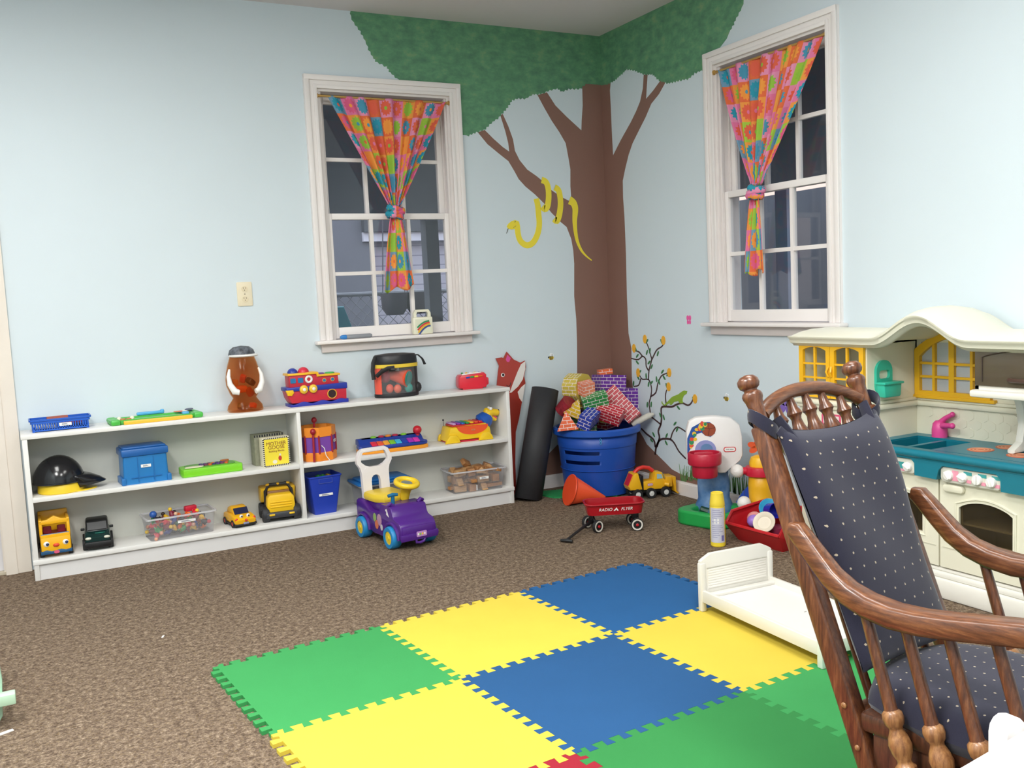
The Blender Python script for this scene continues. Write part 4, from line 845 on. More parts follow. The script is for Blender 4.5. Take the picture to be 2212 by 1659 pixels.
b = B(); b.ball((.158, 0, .094), .025, 18); b.obj('knob', mat('C2202E', .25), r)

r = thing('dog_xylophone', 'yellow dog-shaped toy xylophone with blue collar on the middle shelf', 'toy xylophone', (-1.095, -.120, SM), -3)
b = B(); b.prism([(-.150, .012), (-.128, .088), (.095, .095), (.118, .07), (.128, .012)], -.072, .066, 'xz', bev=.014)
for x in (-.118, .085): b.prism([(x-.045, .0), (x+.045, .0), (x+.040, .022), (x+.02, .048), (x-.02, .048), (x-.040, .022)], -.088, -.06, 'xz', bev=.010); b.prism([(x-.04, 0), (x+.04, 0), (x+.03, .04), (x-.03, .04)], .05, .08, 'xz', bev=.008)
b.obj('body', mat('F0C61E', .35), r)
b = B(); b.prism([(-.090, .090)]+[(.008+.095*math.cos(R_(a)), .088+.048*math.sin(R_(a))) for a in range(180, 361, 12)]+[(.105, .090)], -.0735, -.060, 'xz'); b.obj('side_panel', mat('EE5A2C', .4), r)
b = B(); ellipse_logo(b, TR(.01, -.0737, .066) @ XZ, .026, 0, 1, 2); b.obj('logo', [mat('C9713A', .4), mat('E88A5A', .4), INK], r, smooth=False)
b = B(); b.box(-.112, .088, -.055, .050, .090, .100, .004); b.box(-.14, .11, -.06, .06, .0, .010); b.obj('key_bed', mat('C22436', .4), r)
for i, c in enumerate(('C9A0D8', '8E30A8', '2468B8', '2E9A48', 'F2C026', 'EE5A30', 'D82C34')): b = B(); b.box(-.108+i*.027, -.086+i*.027, -.06, .052, .100, .110, .005); b.obj('note_bar', mat(c, .3), r)
b = B(); b.lat((.085, 0, .085), (.145, 0, .125), [(.040, 0), (.052, .2), (.046, .7), (.030, 1)], 20); b.obj('collar', mat('1D55AE', .35), r)
b = B(); b.tube([(.125, 0, .115), (.140, 0, .140), (.158, 0, .146), (.195, 0, .140)], [.030, .030, .024, .020], 12); b.ball((.190, 0, .140), .020, 12); b.tube([(.140, 0, .118), (.165, 0, .108), (.186, 0, .098)], [.022, .014, .009], 10); b.ball((.128, 0, .148), .024, 12, (.8, 1, 1.1)); b.obj('head', mat('EBC21F', .35), r)
b = B(); b.ball((.206, 0, .150), .009, 10); b.obj('nose', INK, r)
b = B(); b.tube([(.165, 0, .120), (.190, 0, .108)], [.010, .006], 8); b.obj('tongue', mat('E0506A', .4), r)
for s in (-1, 1): b = B(); b.ball((.150, s*.014, .168), .011, 10); b.obj('eye', WHITE, r)
b = B(); b.ball((-.125, .045, .122), .006, 8); b.cyl((-.125, .045, .085), (-.125, .045, .118), .0015, n=6); b.obj('tail_bead', INK, r)

# ---- bottom board ----------------------------------------------------------
def wheel(parent, c, rad, wid, tyre, hub, ax='x', hub_r=.58, side=1, nm='wheel'):
    T = TR(*c) @ (Matrix.Rotation(R_(90), 4, 'Y') if ax == 'x' else Matrix.Rotation(R_(90), 4, 'X'))
    b = B(); h_ = wid/2; b.lathe([(rad*hub_r, -h_), (rad*.92, -h_), (rad, -h_*.7), (rad, h_*.7), (rad*.92, h_), (rad*hub_r, h_), (rad*hub_r, -h_)], 22, T); o = b.obj(nm, tyre, parent)
    b = B(); b.lathe([(.0005, -h_*.8), (rad*hub_r, -h_*.85), (rad*hub_r, h_*.85), (rad*.2, h_*.9), (rad*.15, h_*1.02), (.0005, h_*1.02)], 18, T)
    b.lathe([(.0005, h_*.8), (rad*hub_r, h_*.85), (rad*hub_r, -h_*.85), (rad*.2, -h_*.9), (rad*.15, -h_*1.02), (.0005, -h_*1.02)], 18, T); b.obj('hub_cap', hub, o); return o

r = thing('toy_school_bus', 'yellow toy school bus with painted eyes, leftmost on the bottom shelf', 'toy bus', (-3.262, -.125, SB), 0)
YB2 = mat('F0B41E', .3)
b = B(); b.prism([(-.098, .022), (-.104, .060), (-.096, .094), (-.068, .104), (-.066, .022)], -.064, .064, 'yz', bev=.010)
b.box(-.064, .064, -.070, .095, .022, .085, .008)
for x in (-.058, .058):
    for y in (-.058, .0, .086): b.box(x-.007, x+.007, y-.007, y+.007, .08, .170, .003)
b.box(-.064, .064, .074, .095, .08, .19, .006); b.prism([(-.064, .150), (-.064, .168), (-.03, .172), (0, .188), (.03, .172), (.064, .168), (.064, .150)], -.066, -.044, 'xz', bev=.005)
for x in (-.058, .058): b.box(x-.007, x+.007, -.066, .095, .158, .172, .004)
b.obj('bus_body', YB2, r)
b = B(); b.box(-.056, .056, -.058, .090, .085, .094); b.obj('seat_deck', mat('8E2430', .5), r)
for x in (-.03, .03): b = B(); b.box(x-.018, x+.018, .0, .015, .094, .128, .005); b.obj('bus_seat', mat('9C2838', .5), r)
b = B(); b.box(-.058, .058, -.0705, -.064, .100, .106); b.obj('windscreen_strip', mat('6E8FB8', .4), r)
b = B(); b.prism([(-.066, .018), (.066, .018), (.066, .034), (.04, .030), (.02, .036), (-.02, .030), (-.04, .038), (-.066, .032)], -.105, -.090, 'xz', bev=.003); b.obj('front_bumper', mat('1F5078', .4), r)
b = B(); b.prism(ell(.012, .008, 14, 0, .026), -.1055, -.104, 'xz'); b.obj('tongue_print', mat('D85A7A', .5), r)
for x in (-.040, .040):
    b = B(); b.ball((x, -.102, .066), .013, 12, (1, .45, 1)); e_ = b.obj('eye', WHITE, r); b = B(); b.ball((x+.004, -.1075, .066), .007, 10, (1, .4, 1)); b.obj('pupil', mat('22305A', .3), e_)
b = B(); b.ball((0, -.1045, .058), .014, 12, (1, .4, .6)); b.obj('nose', mat('E04828', .35), r)
for s in (-1, 1):
    for y in (-.062, .058): wheel(r, (s*.060, y, .022), .022, .020, RUBBER, mat('A8323A', .4))

r = thing('toy_car', 'dark green and black toy car on the bottom shelf', 'toy car', (-3.078, -.118, SB), -4)
DG = mat('12302F', .25); DK = mat('191C1E', .35)
b = B(); b.prism([(-.100, .030), (-.102, .062), (-.092, .070), (-.040, .078), (-.022, .082), (.098, .080), (.100, .030)], -.056, .056, 'yz', bev=.010); b.obj('body', DG, r)
b = B(); b.prism([(-.034, .078), (-.010, .122), (.004, .130), (.080, .128), (.096, .078)], -.050, .050, 'yz', bev=.010); b.obj('cab', DK, r)
b = B(); b.prism([(-.0335, .086), (-.015, .118), (-.017, .120), (-.036, .087)], -.042, .042, 'yz'); b.obj('windscreen', mat('14181A', .45), r)
b = B(); b.box(-.060, .060, -.112, -.094, .014, .044, .006); b.obj('bumper', mat('131416', .5), r)
b = B(); b.prism(ell(.022, .007, 16, .012, -.068), .0755, .078); b.obj('hood_scoop', mat('2F7A6C', .25), r)
for s in (-1, 1):
    b = B(); b.ball((s*.040, -.099, .060), .013, 12, (1.1, .5, .55)); b.obj('headlight', mat('D8D8C8', .3), r)
    b = B(); b.box(s*.058-.004 if s > 0 else -.072, .072 if s > 0 else -.054, -.028, -.018, .086, .098, .003); b.obj('mirror', DK, r)
    for y in (-.062, .062): wheel(r, (s*.056, y, .026), .026, .022, RUBBER, mat('3A3C40', .4))

def clear_bin(name, lab, loc, rz, x0, y0, x1, y1, h_, grp=None):
    r = thing(name, lab, 'storage bin', loc, rz); b = B(); taper(b, x0, y0, x1, y1, 0, h_, .016, .0018); b.obj('bin_wall', CLEAR, r)
    b = B(); b.ring(rrect(2*x1+.014, 2*y1+.014, .018), rrect(2*x1-.002, 2*y1-.002, .014), h_-.008, h_); b.obj('rim', m_clear('clear_plastic_rim', (.92, .92, .94, 1), .45), r); return r
r = clear_bin('clear_bin', 'clear plastic bin full of little coloured toy figures', (-2.705, -.128, SB), 4, .150, .078, .162, .090, .112); label_strip(r, .02, -.0855, .078, .085, .013)
FC = [('D8263A', 'red'), ('E9B823', 'yellow'), ('2F8F48', 'green'), ('2A3F8A', 'blue'), ('E8702A', 'orange'), ('7A1F33', 'maroon'), ('2A2528', 'black')]
def figure(c, head):
    r = thing('toy_figure', 'x', 'toy figure'); b = B(); b.lathe([(.011, 0), (.013, .006), (.010, .022), (.006, .030), (.0, .030)], 12)
    for s in (-1, 1): b.tube([(s*.008, 0, .024), (s*.016, -.004, .016), (s*.014, -.010, .008)], .0035, 6); b.tube([(s*.006, 0, .004), (s*.008, -.006, -.012)], .0042, 6)
    b.obj('body', mat(c, .4), r); b = B(); b.ball((0, 0, .038), .010, 12); b.obj('head', mat(head, .4), r); return r
protos = [figure(c, hd) for (c, _), hd in zip(FC, ('E0A080', '3A2A22', 'E0A080', 'D8B090', '2A2528', 'E9C23A', 'C83040'))]
rg = random.Random(4); first = set(); n = 0
for lev in range(4):
    for ix in range(7):
        for iy in range(2 if lev < 3 else 1):
            k_ = (ix*3+lev*2+iy*5) % 7; z = .026+.024*lev; x = -.108+.036*ix+rg.uniform(-.006, .006); y = -.036+.066*iy+rg.uniform(-.006, .006)
            if lev == 3 and ix in (1, 3, 6): continue
            p = TR(-2.705, -.128, SB, 0, 0, 4) @ Vector((x, y, z)); rot = (rg.uniform(0, 360), rg.uniform(0, 360), rg.uniform(0, 360)); S = 1.0
            lab = FC[k_][1]+' toy figure piled inside the clear bin of figures'; gp = FC[k_][1]+' toy figures in the clear bin'
            if k_ not in first:
                first.add(k_); o = protos[k_]; o.location = p; o.rotation_euler = tuple(R_(a) for a in rot); o.scale = (S,)*3; o['label'] = lab; o['group'] = gp
            else: dup(protos[k_], p, rot, lab, gp, scale=(S,)*3)
for x, y, z, c, lab in ((-.120, -.01, .118, ('2A5AA8', .018), 'blue toy ball on top of the figures at the bin left end'), (.06, .0, .118, ('C8203A', .020), 'red toy block on top of the figures in the bin')):
    b = B(); (b.ball((0, 0, 0), c[1], 12) if 'ball' in lab else b.box(-.03, .03, -.014, .014, -.012, .016, .006)); p = TR(-2.705, -.128, SB, 0, 0, 4) @ Vector((x, y, z)); tag(b.obj('toy_ball' if 'ball' in lab else 'toy_block', mat(c[0], .4), loc=p, rz=15), lab, 'toy')

r = thing('toy_car', 'small yellow toy car with painted eyes and red cheeks', 'toy car', (-2.408, -.125, SB), 8)
b = B(); b.prism([(-.090, .018), (-.094, .040), (-.075, .054), (-.035, .062), (.0, .064), (.085, .060), (.092, .03), (.088, .018)], -.056, .056, 'yz', bev=.016); b.obj('body', mat('F0B31C', .25), r)
b = B(); b.prism([(-.038, .058), (-.012, .090), (.03, .098), (.06, .09), (.08, .06)], -.042, .042, 'yz', bev=.014); b.obj('cab', mat('EFB21C', .25), r)
b = B(); b.prism([(-.040, .062), (-.016, .0905), (-.012, .088), (-.034, .060)], -.036, .036, 'yz'); b.obj('windscreen', mat('232848', .15), r)
b = B(); b.box(-.058, .058, -.094, .09, .010, .022, .006); b.obj('chassis', mat('1C1A1C', .5), r)
for s in (-1, 1):
    b = B(); b.ball((s*.018, -.078, .057), .0095, 10, (1, .6, 1)); e_ = b.obj('eye', WHITE, r); b = B(); b.ball((s*.018+.001, -.084, .057), .0045, 8); b.obj('pupil', INK, e_)
    b = B(); b.ball((s*.046, -.086, .042), .010, 10, (.8, .4, 1)); b.obj('cheek', mat('D83A2E', .35), r)
    for y in (-.055, .058): wheel(r, (s*.052, y, .020), .020, .016, RUBBER, mat('C23A34', .4))
b = B(); b.ball((.0, -.096, .038), .007, 10); b.obj('nose', mat('D83A2E', .35), r)
b = B(); b.box(-.014, .014, -.0965, -.092, .018, .028, .002); b.obj('number_plate', mat('8E93B8', .4), r)

r = thing('toy_dump_truck', 'big yellow toy dump truck with black wheels on the bottom shelf', 'toy truck', (-2.200, -.118, SB), -6)
YT = mat('F2C322', .3)
b = B(); b.box(-.070, .070, -.085, .100, .040, .062, .006); b.obj('chassis', mat('24252A', .5), r)
b = B(); b.prism([(-.066, .050), (-.072, .085), (-.068, .125), (-.054, .142), (.054, .142), (.068, .125), (.072, .085), (.066, .050)], -.088, -.020, 'xz', bev=.010)
for z in (.075, .088, .101): b.box(-.055, .055, -.092, -.085, z, z+.006, .002)
b.obj('hood', YT, r)
b = B(); b.prism([(-.020, .06), (-.015, .150), (.02, .150), (.03, .06)], -.058, .058, 'yz', bev=.006); b.obj('cab', mat('8A5A1E', .4), r)
b = B(); b.tube([(-.068, -.012, .07), (-.066, -.005, .150), (-.045, 0, .180), (.045, 0, .180), (.066, -.005, .150), (.068, -.012, .07)], .009, 8); b.obj('roll_bar', mat('1E1F22', .4), r)
b = B(); b.prism([(.025, .085), (-.01, .165), (.095, .168), (.10, .085)], -.090, .090, 'yz', bev=.008); b.obj('dump_bed', mat('E9B92A', .35), r)
for x in (-.05, 0, .05): b = B(); b.ball((x, 0, .182), .010, 10, (1.3, 1, .7)); b.obj('roof_light', mat('F0B92A', .3), r)
b = B(); b.box(-.080, .080, -.100, -.078, .022, .052, .006); b.obj('front_bumper', mat('3A3C42', .45), r)
for x in (-.05, .05): b = B(); b.box(x-.014, x+.014, -.104, -.098, .036, .046, .003); b.obj('headlight', mat('F0C22A', .3), r)
for s in (-1, 1):
    for y in (-.060, .062): wheel(r, (s*.078, y, .040), .040, .034, mat('26272B', .6), mat('4A4C52', .5))

r = thing('tall_blue_bin', 'tall tapered blue bin of building pieces beside the divider', 'storage bin', (-1.972, -.128, SB), 3)
b = B(); taper(b, .060, .055, .088, .080, 0, .205, .010, .003); b.ring(rrect(.182, .166, .012), rrect(.172, .156, .010), .200, .207); b.obj('bin_wall', mat('2340B0', .4), r)
b = B(); b.ring(rrect(.075, .026, .003, 3, 0, .180), rrect(.070, .021, .002, 3, 0, .180), -.0775, -.0785, 'xz', T=TR(0, 0, 0, 0)); b.obj('handle_outline', mat('4A5AA8', .5), r)
label_strip(r, .0, -.0705, .105, .075, .012, 0, -7)
for x, y, z, c, lab in ((.0, .0, .185, '2E8F3E', 'green building piece on top inside the tall blue bin'), (.045, .015, .180, 'C9A22C', 'yellow building piece at the right inside the tall blue bin'), (-.04, -.01, .178, '1D2A6A', 'navy building piece at the left inside the tall blue bin'), (-.03, -.045, .180, 'B03A34', 'red building piece at the front inside the tall blue bin')):
    b = B(); b.box(-.026, .026, -.02, .02, -.012, .012, .003)
    for i in (-1, 1): b.cyl((i*.012, 0, .012), (i*.012, 0, .017), .007, n=10)
    tag(b.obj('building_piece', mat(c, .4), loc=(-1.972+x, -.128+y, SB+z), rz=20*x*100), lab, 'building block')

r = clear_bin('clear_bin', 'clear plastic bin with blue lid behind the purple ride-on', (-1.640, -.128, SB), 0, .130, .085, .142, .096, .125)
b = B(); b.prism(rrect(.315, .212, .02), .125, .138, bev=.004); b.prism(rrect(.27, .165, .02), .138, .150, bev=.005); b.obj('lid', mat('1C6FB8', .4), r)
for i, (x, z, c) in enumerate(((-.06, .035, '8A5A3C'), (.02, .035, '6A4A3A'), (.08, .04, 'A06A44'), (-.02, .085, '3A3A44'))):
    b = B(); b.box(-.032, .032, -.05, .05, -.026, .026, .004); tag(b.obj('toy_block', mat(c, .6), loc=(-1.64+x, -.128, SB+z), rz=7*i), ('brown toy block at the left', 'dark brown toy block in the middle', 'tan toy block at the right', 'charcoal toy block on top')[i]+' inside the blue-lidded bin', 'toy block')

r = clear_bin('clear_bin', 'clear plastic bin of plain wooden blocks at the shelf right end', (-1.072, -.128, SB), -4, .150, .082, .164, .094, .125); label_strip(r, .03, -.091, .075, .055, .014)
WB = [m_wood('A87848', 'C79A66', 'D8B283', 'pale_block_wood', (10, 10, 40), .6), m_wood('8E5C34', 'B07A48', 'C4935E', 'tan_block_wood', (10, 10, 40), .6)]
P0 = TR(-1.072, -.128, SB, 0, 0, -4); wl = 'plain wooden block piled in the clear bin at the shelf right end'
def wblock(dims, tri, m):
    b = B(); x, y, z = dims
    if tri: b.prism([(-x, -z), (x, -z), (0, z)], -y, y, 'xz', bev=.0015)
    else: b.box(-x, x, -y, y, -z, z, .0015)
    return tag(b.obj('wooden_block', m), wl, 'wooden block', 'wooden blocks in the clear bin')
wp = [wblock((.034, .017, .017), 0, WB[0]), wblock((.028, .020, .020), 0, WB[1]), wblock((.036, .017, .018), 1, WB[0]), wblock((.050, .016, .009), 0, WB[1])]
used = set(); rg = random.Random(9)
for lev in range(3):
    for ix in range(4):
        for iy in range(3):
            k_ = (ix+2*lev+iy*3) % 4; p = P0 @ Vector((-.105+.070*ix+rg.uniform(-.004, .004), -.052+.052*iy, .022+.042*lev)); a = rg.choice((0, 4, -6, 86, 95))
            if lev == 2: a = rg.uniform(0, 180); p.z += .006
            rx = rg.uniform(-25, 25) if lev == 2 else 0
            if k_ not in used: used.add(k_); o = wp[k_]; o.location = p; o.rotation_euler = (R_(rx), 0, R_(a))
            else: dup(wp[k_], p, (rx, 0, a), wl)
b = B(); b.box(-.036, .036, -.020, .020, -.012, .012, .002); o = tag(b.obj('wooden_block', WB[1], loc=P0 @ Vector((-.035, .02, .150))), 'wooden block sticking up highest from the clear bin', 'wooden block'); o.rotation_euler = (R_(50), R_(25), R_(30))
o = thing('letter_block', 'white alphabet block with a blue letter S inside the clear bin', 'alphabet block', P0 @ Vector((-.022, -.072, .020)), -4)
b = B(); b.box(-.015, .015, -.006, .006, -.016, .016, .002); b.obj('block_body', WHITE, o); b = B(); b.text('S', .034, TR(0, -.0066, 0) @ XZ); b.obj('letter', mat('3458B8', .5), o, smooth=False)

# ================================================================== BY THE CORNER
r = thing('fox_board', 'red wooden fox cut-out leaning behind the shelf right end', 'fox cut-out', (-.755, -.030, .0))
def fx(p): return ((p[0]-1100)*.00306, (1069-p[1])*.0028)
FO = [(1075, 772), (1088, 771), (1092, 773), (1099.6, 760), (1113.5, 777.4), (1128.7, 785.8), (1139, 782), (1140, 796), (1135, 815), (1137, 831), (1132, 851), (1126, 873), (1118, 906), (1109, 934), (1104, 1000), (1103, 1069), (1062, 1069), (1064, 930), (1072, 880), (1073.5, 833), (1078.8, 799.6), (1081.6, 788.5)]
FT = TR(0, 0, 0, -1.2)
b = B(); b.prism([fx(p) for p in FO], -.006, .006, 'xz', FT, bev=.0015); b.obj('board', mat('A8382C', .45, .06, 10), r)
b = B()
for k_, P_ in enumerate(([(1139, 783), (1129, 789), (1120, 805), (1108, 830), (1100, 848), (1104, 848), (1120, 836), (1131, 822), (1138, 800)], [(1136, 832), (1127, 838), (1118, 848), (1121, 862), (1127, 871), (1131.5, 851)])): b.prism([fx(p) for p in P_], -.0066, -.006, 'xz', FT)
b.obj('painted_white_fur', mat('E9E2DC', .5), r, smooth=False)
b = B(); b.prism([fx(p) for p in ((1096, 776), (1100, 766), (1107, 774), (1103, 782), (1098, 781))], -.0066, -.006, 'xz', FT); b.obj('painted_inner_ear', mat('D8509A', .5), r, smooth=False)
b = B(); u, v = fx((1087.5, 808.5)); b.prism(ell(.013, .012, 16, u, v), -.0066, -.006, 'xz', FT); b.prism(ell(.008, .009, 14, u+.002, v), -.0070, -.0066, 'xz', FT, mi=1); b.obj('painted_eye', [WHITE, INK], r, smooth=False)
b = B(); L_, Rr = ribbon([fx(p) for p in ((1104, 826), (1102, 832), (1098, 834), (1094, 831))], .004); b.prism(L_+Rr[::-1], -.0066, -.006, 'xz', FT); b.obj('painted_mouth', INK, r, smooth=False)

r = thing('rolled_mat', 'black rolled-up foam mat leaning in the corner by the shelf', 'rolled mat', (-.765, -.205, 0)); r.rotation_euler = (R_(-6.5), R_(17), 0)
sp = []; n = 150
for i in range(n+1):
    a = 2*math.pi*5.2*i/n; q = .020+(.083-.020)*i/n; sp.append((q*math.cos(a), q*math.sin(a)))
b = B(); V = [(*p, z) for z in (0, .665) for p in sp]; F = [(i, i+1, n+2+i, n+1+i) for i in range(n)]; b.add(V, F); o = b.obj('mat_sheet', mat('2B2B2E', .65, .15, 12, .2, 90), r, ang=80); so = o.modifiers.new('thickness', 'SOLIDIFY'); so.thickness = .0095; so.offset = 0

b = B(); b.prism([(0, 0), (.30, -.10), (.50, -.33), (.36, -.42), (.05, -.22)], .0005, .010, 'xy', TR(-.68, -.065, 0)); tag(b.obj('floor_pad', mat('1F8A4A', .8, .1, 20)), 'thin green foam pad lying under the blue tub', 'foam pad')

r = thing('toy_tub', 'big round blue plastic tub full of printed brick blocks', 'tub', (-.316, -.285, .0105)); TB = mat('1B4BA6', .38, .05, 5)
R0, R1, RT, HT = .205, .238, .262, .392
def tr_(z): return R0+(R1-R0)*z/HT
z1s = [0, .03, .13, .188, .189, .211, .212, .245, .246, .268, .269, .28, .283, .36]
b = B(); N_ = 96
def slot(z, a):
    a = (a+360) % 360; return (.189 <= z <= .211 or .246 <= z <= .268) and 181 < a < 240
prof = [(tr_(z)+(.006 if z > .281 else .003 if z > .15 else 0), z) for z in z1s]; V = []; F = []
for q, z in prof:
    for i in range(N_): a = 2*math.pi*i/N_; V.append((q*math.cos(a), q*math.sin(a), z))
for k_ in range(len(prof)-1):
    zm = (prof[k_][1]+prof[k_+1][1])/2
    for i in range(N_):
        if slot(zm, 360*(i+.5)/N_) and prof[k_+1][1]-prof[k_][1] < .03: continue
        F.append((k_*N_+i, k_*N_+(i+1) % N_, (k_+1)*N_+(i+1) % N_, (k_+1)*N_+i))
F.append(tuple(range(N_-1, -1, -1))); b.add(V, F); o = b.obj('tub_wall', TB, r); so = o.modifiers.new('thickness', 'SOLIDIFY'); so.thickness = .005; so.offset = -1
b = B(); b.lathe([(R1-.004, .352), (RT-.006, .352), (RT, .358), (RT, .384), (RT-.008, .393), (R1+.004, .393), (R1-.004, .386), (R1-.004, .352)], 64); b.obj('rim', mat('1E52AE', .35), r)
for z in (.150, .287): b = B(); b.torus((0, 0, z), tr_(z)+.004, .003, 64, 6); b.obj('moulded_band', TB, r)
b = B()
for z in (.322, .340): b.ring(ell(.006, .009, 14, 0, z), ell(.003, .006, 14, 0, z), -.246, -.249, 'xz', T=Matrix.Rotation(R_(-28), 4, 'Z'))
b.obj('moulded_mark', mat('3FA0D8', .4), r, smooth=False)

# the printed brick blocks heaped in the tub
def bblock(kind, dims, color, loc, rot, label, nm='brick_block'):
    m = [m_brick(color) if color != 'plain' else m_mottle('6E1620', '9A2434', 'dark_red_print', 40), mat(color if color != 'plain' else '7A1A28', .5)]; b = B()
    if kind == 'box': x, y, z = dims; b.box(-x/2, x/2, -y/2, y/2, -z/2, z/2)
    elif kind == 'oct': q, h_ = dims; b.prism(ell(q, q, 10), -h_/2, h_/2, 'xz'); b.m[0] = b.m[1] = 1
    elif kind == 'tri': x, y, z = dims; b.prism([(-x/2, -z/2), (x/2, -z/2), (0, z/2)], -y/2, y/2, 'xz')
    elif kind == 'cylb': q, h_ = dims; b.prism(ell(q, q, 18), -h_/2, h_/2, 'xy')
    o = b.obj(nm, m, smooth=False, loc=loc); o.rotation_euler = tuple(R_(a) for a in rot)
    return tag(o, label, 'toy block')
BO = (('oct', (.090, .105), 'CDB64A', (-.395, -.215, .628), (0, 12, 22), 'yellow brick-print drum-shaped block at the top left of the heap'),
 ('box', (.165, .150, .115), '6A2A9C', (-.150, -.185, .628), (-4, 5, -10), 'large purple brick-print block topmost in the tub heap'),
 ('box', (.085, .06, .030), 'E86A35', (-.165, -.170, .707), (0, -4, -20), 'thin orange brick-print block lying on the large purple block'),
 ('box', (.080, .065, .075), 'EE8A6A', (-.402, -.325, .635), (14, -8, -2), 'small salmon brick-print block before the yellow drum block'),
 ('box', (.150, .075, .078), '2E8A44', (-.372, -.365, .560), (22, -12, -26), 'green brick-print block in the middle of the heap'),
 ('box', (.095, .085, .235), 'C12A3A', (-.165, -.345, .515), (-22, -40, -28), 'long red brick-print block leaning across the heap'),
 ('box', (.120, .100, .200), '6C2CA0', (-.035, -.220, .498), (0, 4, -12), 'purple brick-print block standing at the right of the heap'),
 ('box', (.150, .085, .080), 'BE2636', (-.305, -.420, .484), (30, 20, -48), 'red brick-print block low at the front of the heap'),
 ('box', (.160, .080, .082), '2A3FA8', (-.440, -.405, .468), (24, -14, 34), 'blue brick-print block low at the front of the heap'),
 ('tri', (.125, .080, .115), 'E8632E', (-.560, -.350, .462), (-8, -4, -30), 'orange brick-print triangle block hanging over the tub rim'),
 ('cylb', (.050, .085), 'plain', (-.508, -.265, .530), (40, 20, 0), 'dark red round block at the left of the heap'),
 ('tri', (.11, .06, .10), 'E2BC2E', (-.485, -.330, .525), (10, 25, -20), 'yellow brick-print triangle block left of the green block'),
 ('box', (.13, .09, .09), 'D8B42E', (-.250, -.30, .465), (20, 10, 10), 'yellow brick-print block deep inside the heap between red ones'))
for a in BO: bblock(*a)
bl2 = (('box', (.16, .11, .09), 'B52A38', (-.20, -.20, .415), (4, 0, 30), 'red brick-print block buried deepest in the tub'), ('box', (.16, .11, .09), '2E8040', (-.40, -.25, .42), (-5, 4, -15), 'green brick-print block buried at the left of the tub'), ('box', (.15, .12, .10), '5E2A90', (-.28, -.12, .46), (0, 5, 12), 'purple brick-print block buried at the back of the tub'), ('box', (.15, .12, .10), 'C9A82E', (-.32, -.18, .545), (0, 6, 40), 'yellow brick-print block under the purple one'))
for a in bl2: bblock(*a)
r = thing('sponge_bone', 'off-white bumpy toy bone lying across the right of the tub rim', 'toy bone', (-.080, -.428, .424)); r.rotation_euler = (0, R_(-24), R_(-24))
b = B(); b.tube([(-.07, 0, 0), (-.05, 0, .004), (.05, 0, .004), (.075, 0, 0)], [.012, .020, .018, .008], 12); b.obj('bone_body', mat('CFCBC0', .8, .15, 60, .4, 150), r)

b = B(); CT = along((-.640, -.480, .085), (-.420, -.520, .014))[0]; r = thing('traffic_cone', 'orange toy traffic cone lying on its side by the blue tub', 'traffic cone', (-.62, -.50, 0), world=True)
b.lathe([(.084, 0), (.086, .006), (.010, .225), (.006, .225), (.080, .010), (.081, 0), (.084, 0)], 28, CT); b.obj('cone_shell', mat('F0562E', .4), r)
b = B(); b.lathe([(.075, -.002), (.090, -.002), (.092, .004), (.088, .010), (.083, .012)], 28, CT); b.obj('base_flange', mat('EA4F28', .4), r)

# ------------------------------------------------------------------ six-wheeled truck
r = thing('toy_loader_truck', 'yellow toy truck with red handle and six wheels by the tub', 'toy truck', (-.175, -.595, 0), -14); LY = mat('EFB41C', .35)
b = B(); b.prism([(-.128, .055), (-.135, .075), (-.100, .150), (-.078, .150), (-.055, .055)], -.050, .050, 'xz', bev=.005); b.obj('rear_hopper', LY, r)
b = B(); b.prism([(-.1275, .085), (-.1325, .075), (-.1255, .060), (-.118, .060)], -.044, .044, 'xz'); b.prism([(-.1335, .078), (-.104, .141), (-.108, .143), (-.1375, .080)], -.030, .030, 'xz'); b.obj('rear_gate', mat('C8242E', .35), r)
b = B(); b.prism([(-.07, .050), (-.07, .098), (.020, .098), (.024, .128), (.030, .150), (.072, .142), (.084, .100), (.120, .094), (.124, .055), (.10, .045)], -.042, .042, 'xz', bev=.006); b.obj('body', LY, r)
b = B(); b.tube([(-.085, 0, .146), (-.06, 0, .168), (-.03, 0, .175), (.005, 0, .168), (.03, 0, .148)], .012, 10); b.obj('handle', mat('D8332B', .35), r)
b = B(); b.box(-.068, -.046, -.0455, .0455, .045, .135, .004); b.obj('black_strap', BLACK, r)
b = B(); b.prism([(.038, .108), (.038, .136), (.066, .132), (.074, .108)], -.0425, -.0435, 'xz'); b.prism([(.075, .138), (.088, .103), (.0885, .1035), (.0765, .1385)], -.036, .036, 'xz', mi=0); b.obj('cab_window', mat('9FC4CC', .25), r, smooth=False)
b = B(); b.prism([(.126, .112), (.150, .112), (.152, .03), (.168, .015), (.160, .010), (.140, .028), (.138, .06)], -.055, .055, 'xz', bev=.003); b.box(.09, .13, -.05, .05, .055, .115, .005); b.obj('front_scoop', mat('E8AC1C', .35), r)
b = B(); b.box(-.11, .12, -.032, .032, .030, .055, .004); b.obj('chassis', mat('1E1C1C', .5), r)
b = B(); b.cyl((.085, -.046, .075), (.105, -.062, .07), .012, n=10); b.obj('pivot_arm', LY, r)
b = B(); ellipse_logo(b, TR(-.005, -.0425, .078) @ XZ, .034, 0, 1, 2); b.obj('logo', [mat('C86A9A', .4), mat('E5C9DC', .4), INK], r, smooth=False)
for s in (-1, 1):
    for x in (-.088, -.005, .085): wheel(r, (x, s*.052, .030), .030, .026, RUBBER, mat('D8D8D4', .35), 'y', .52)

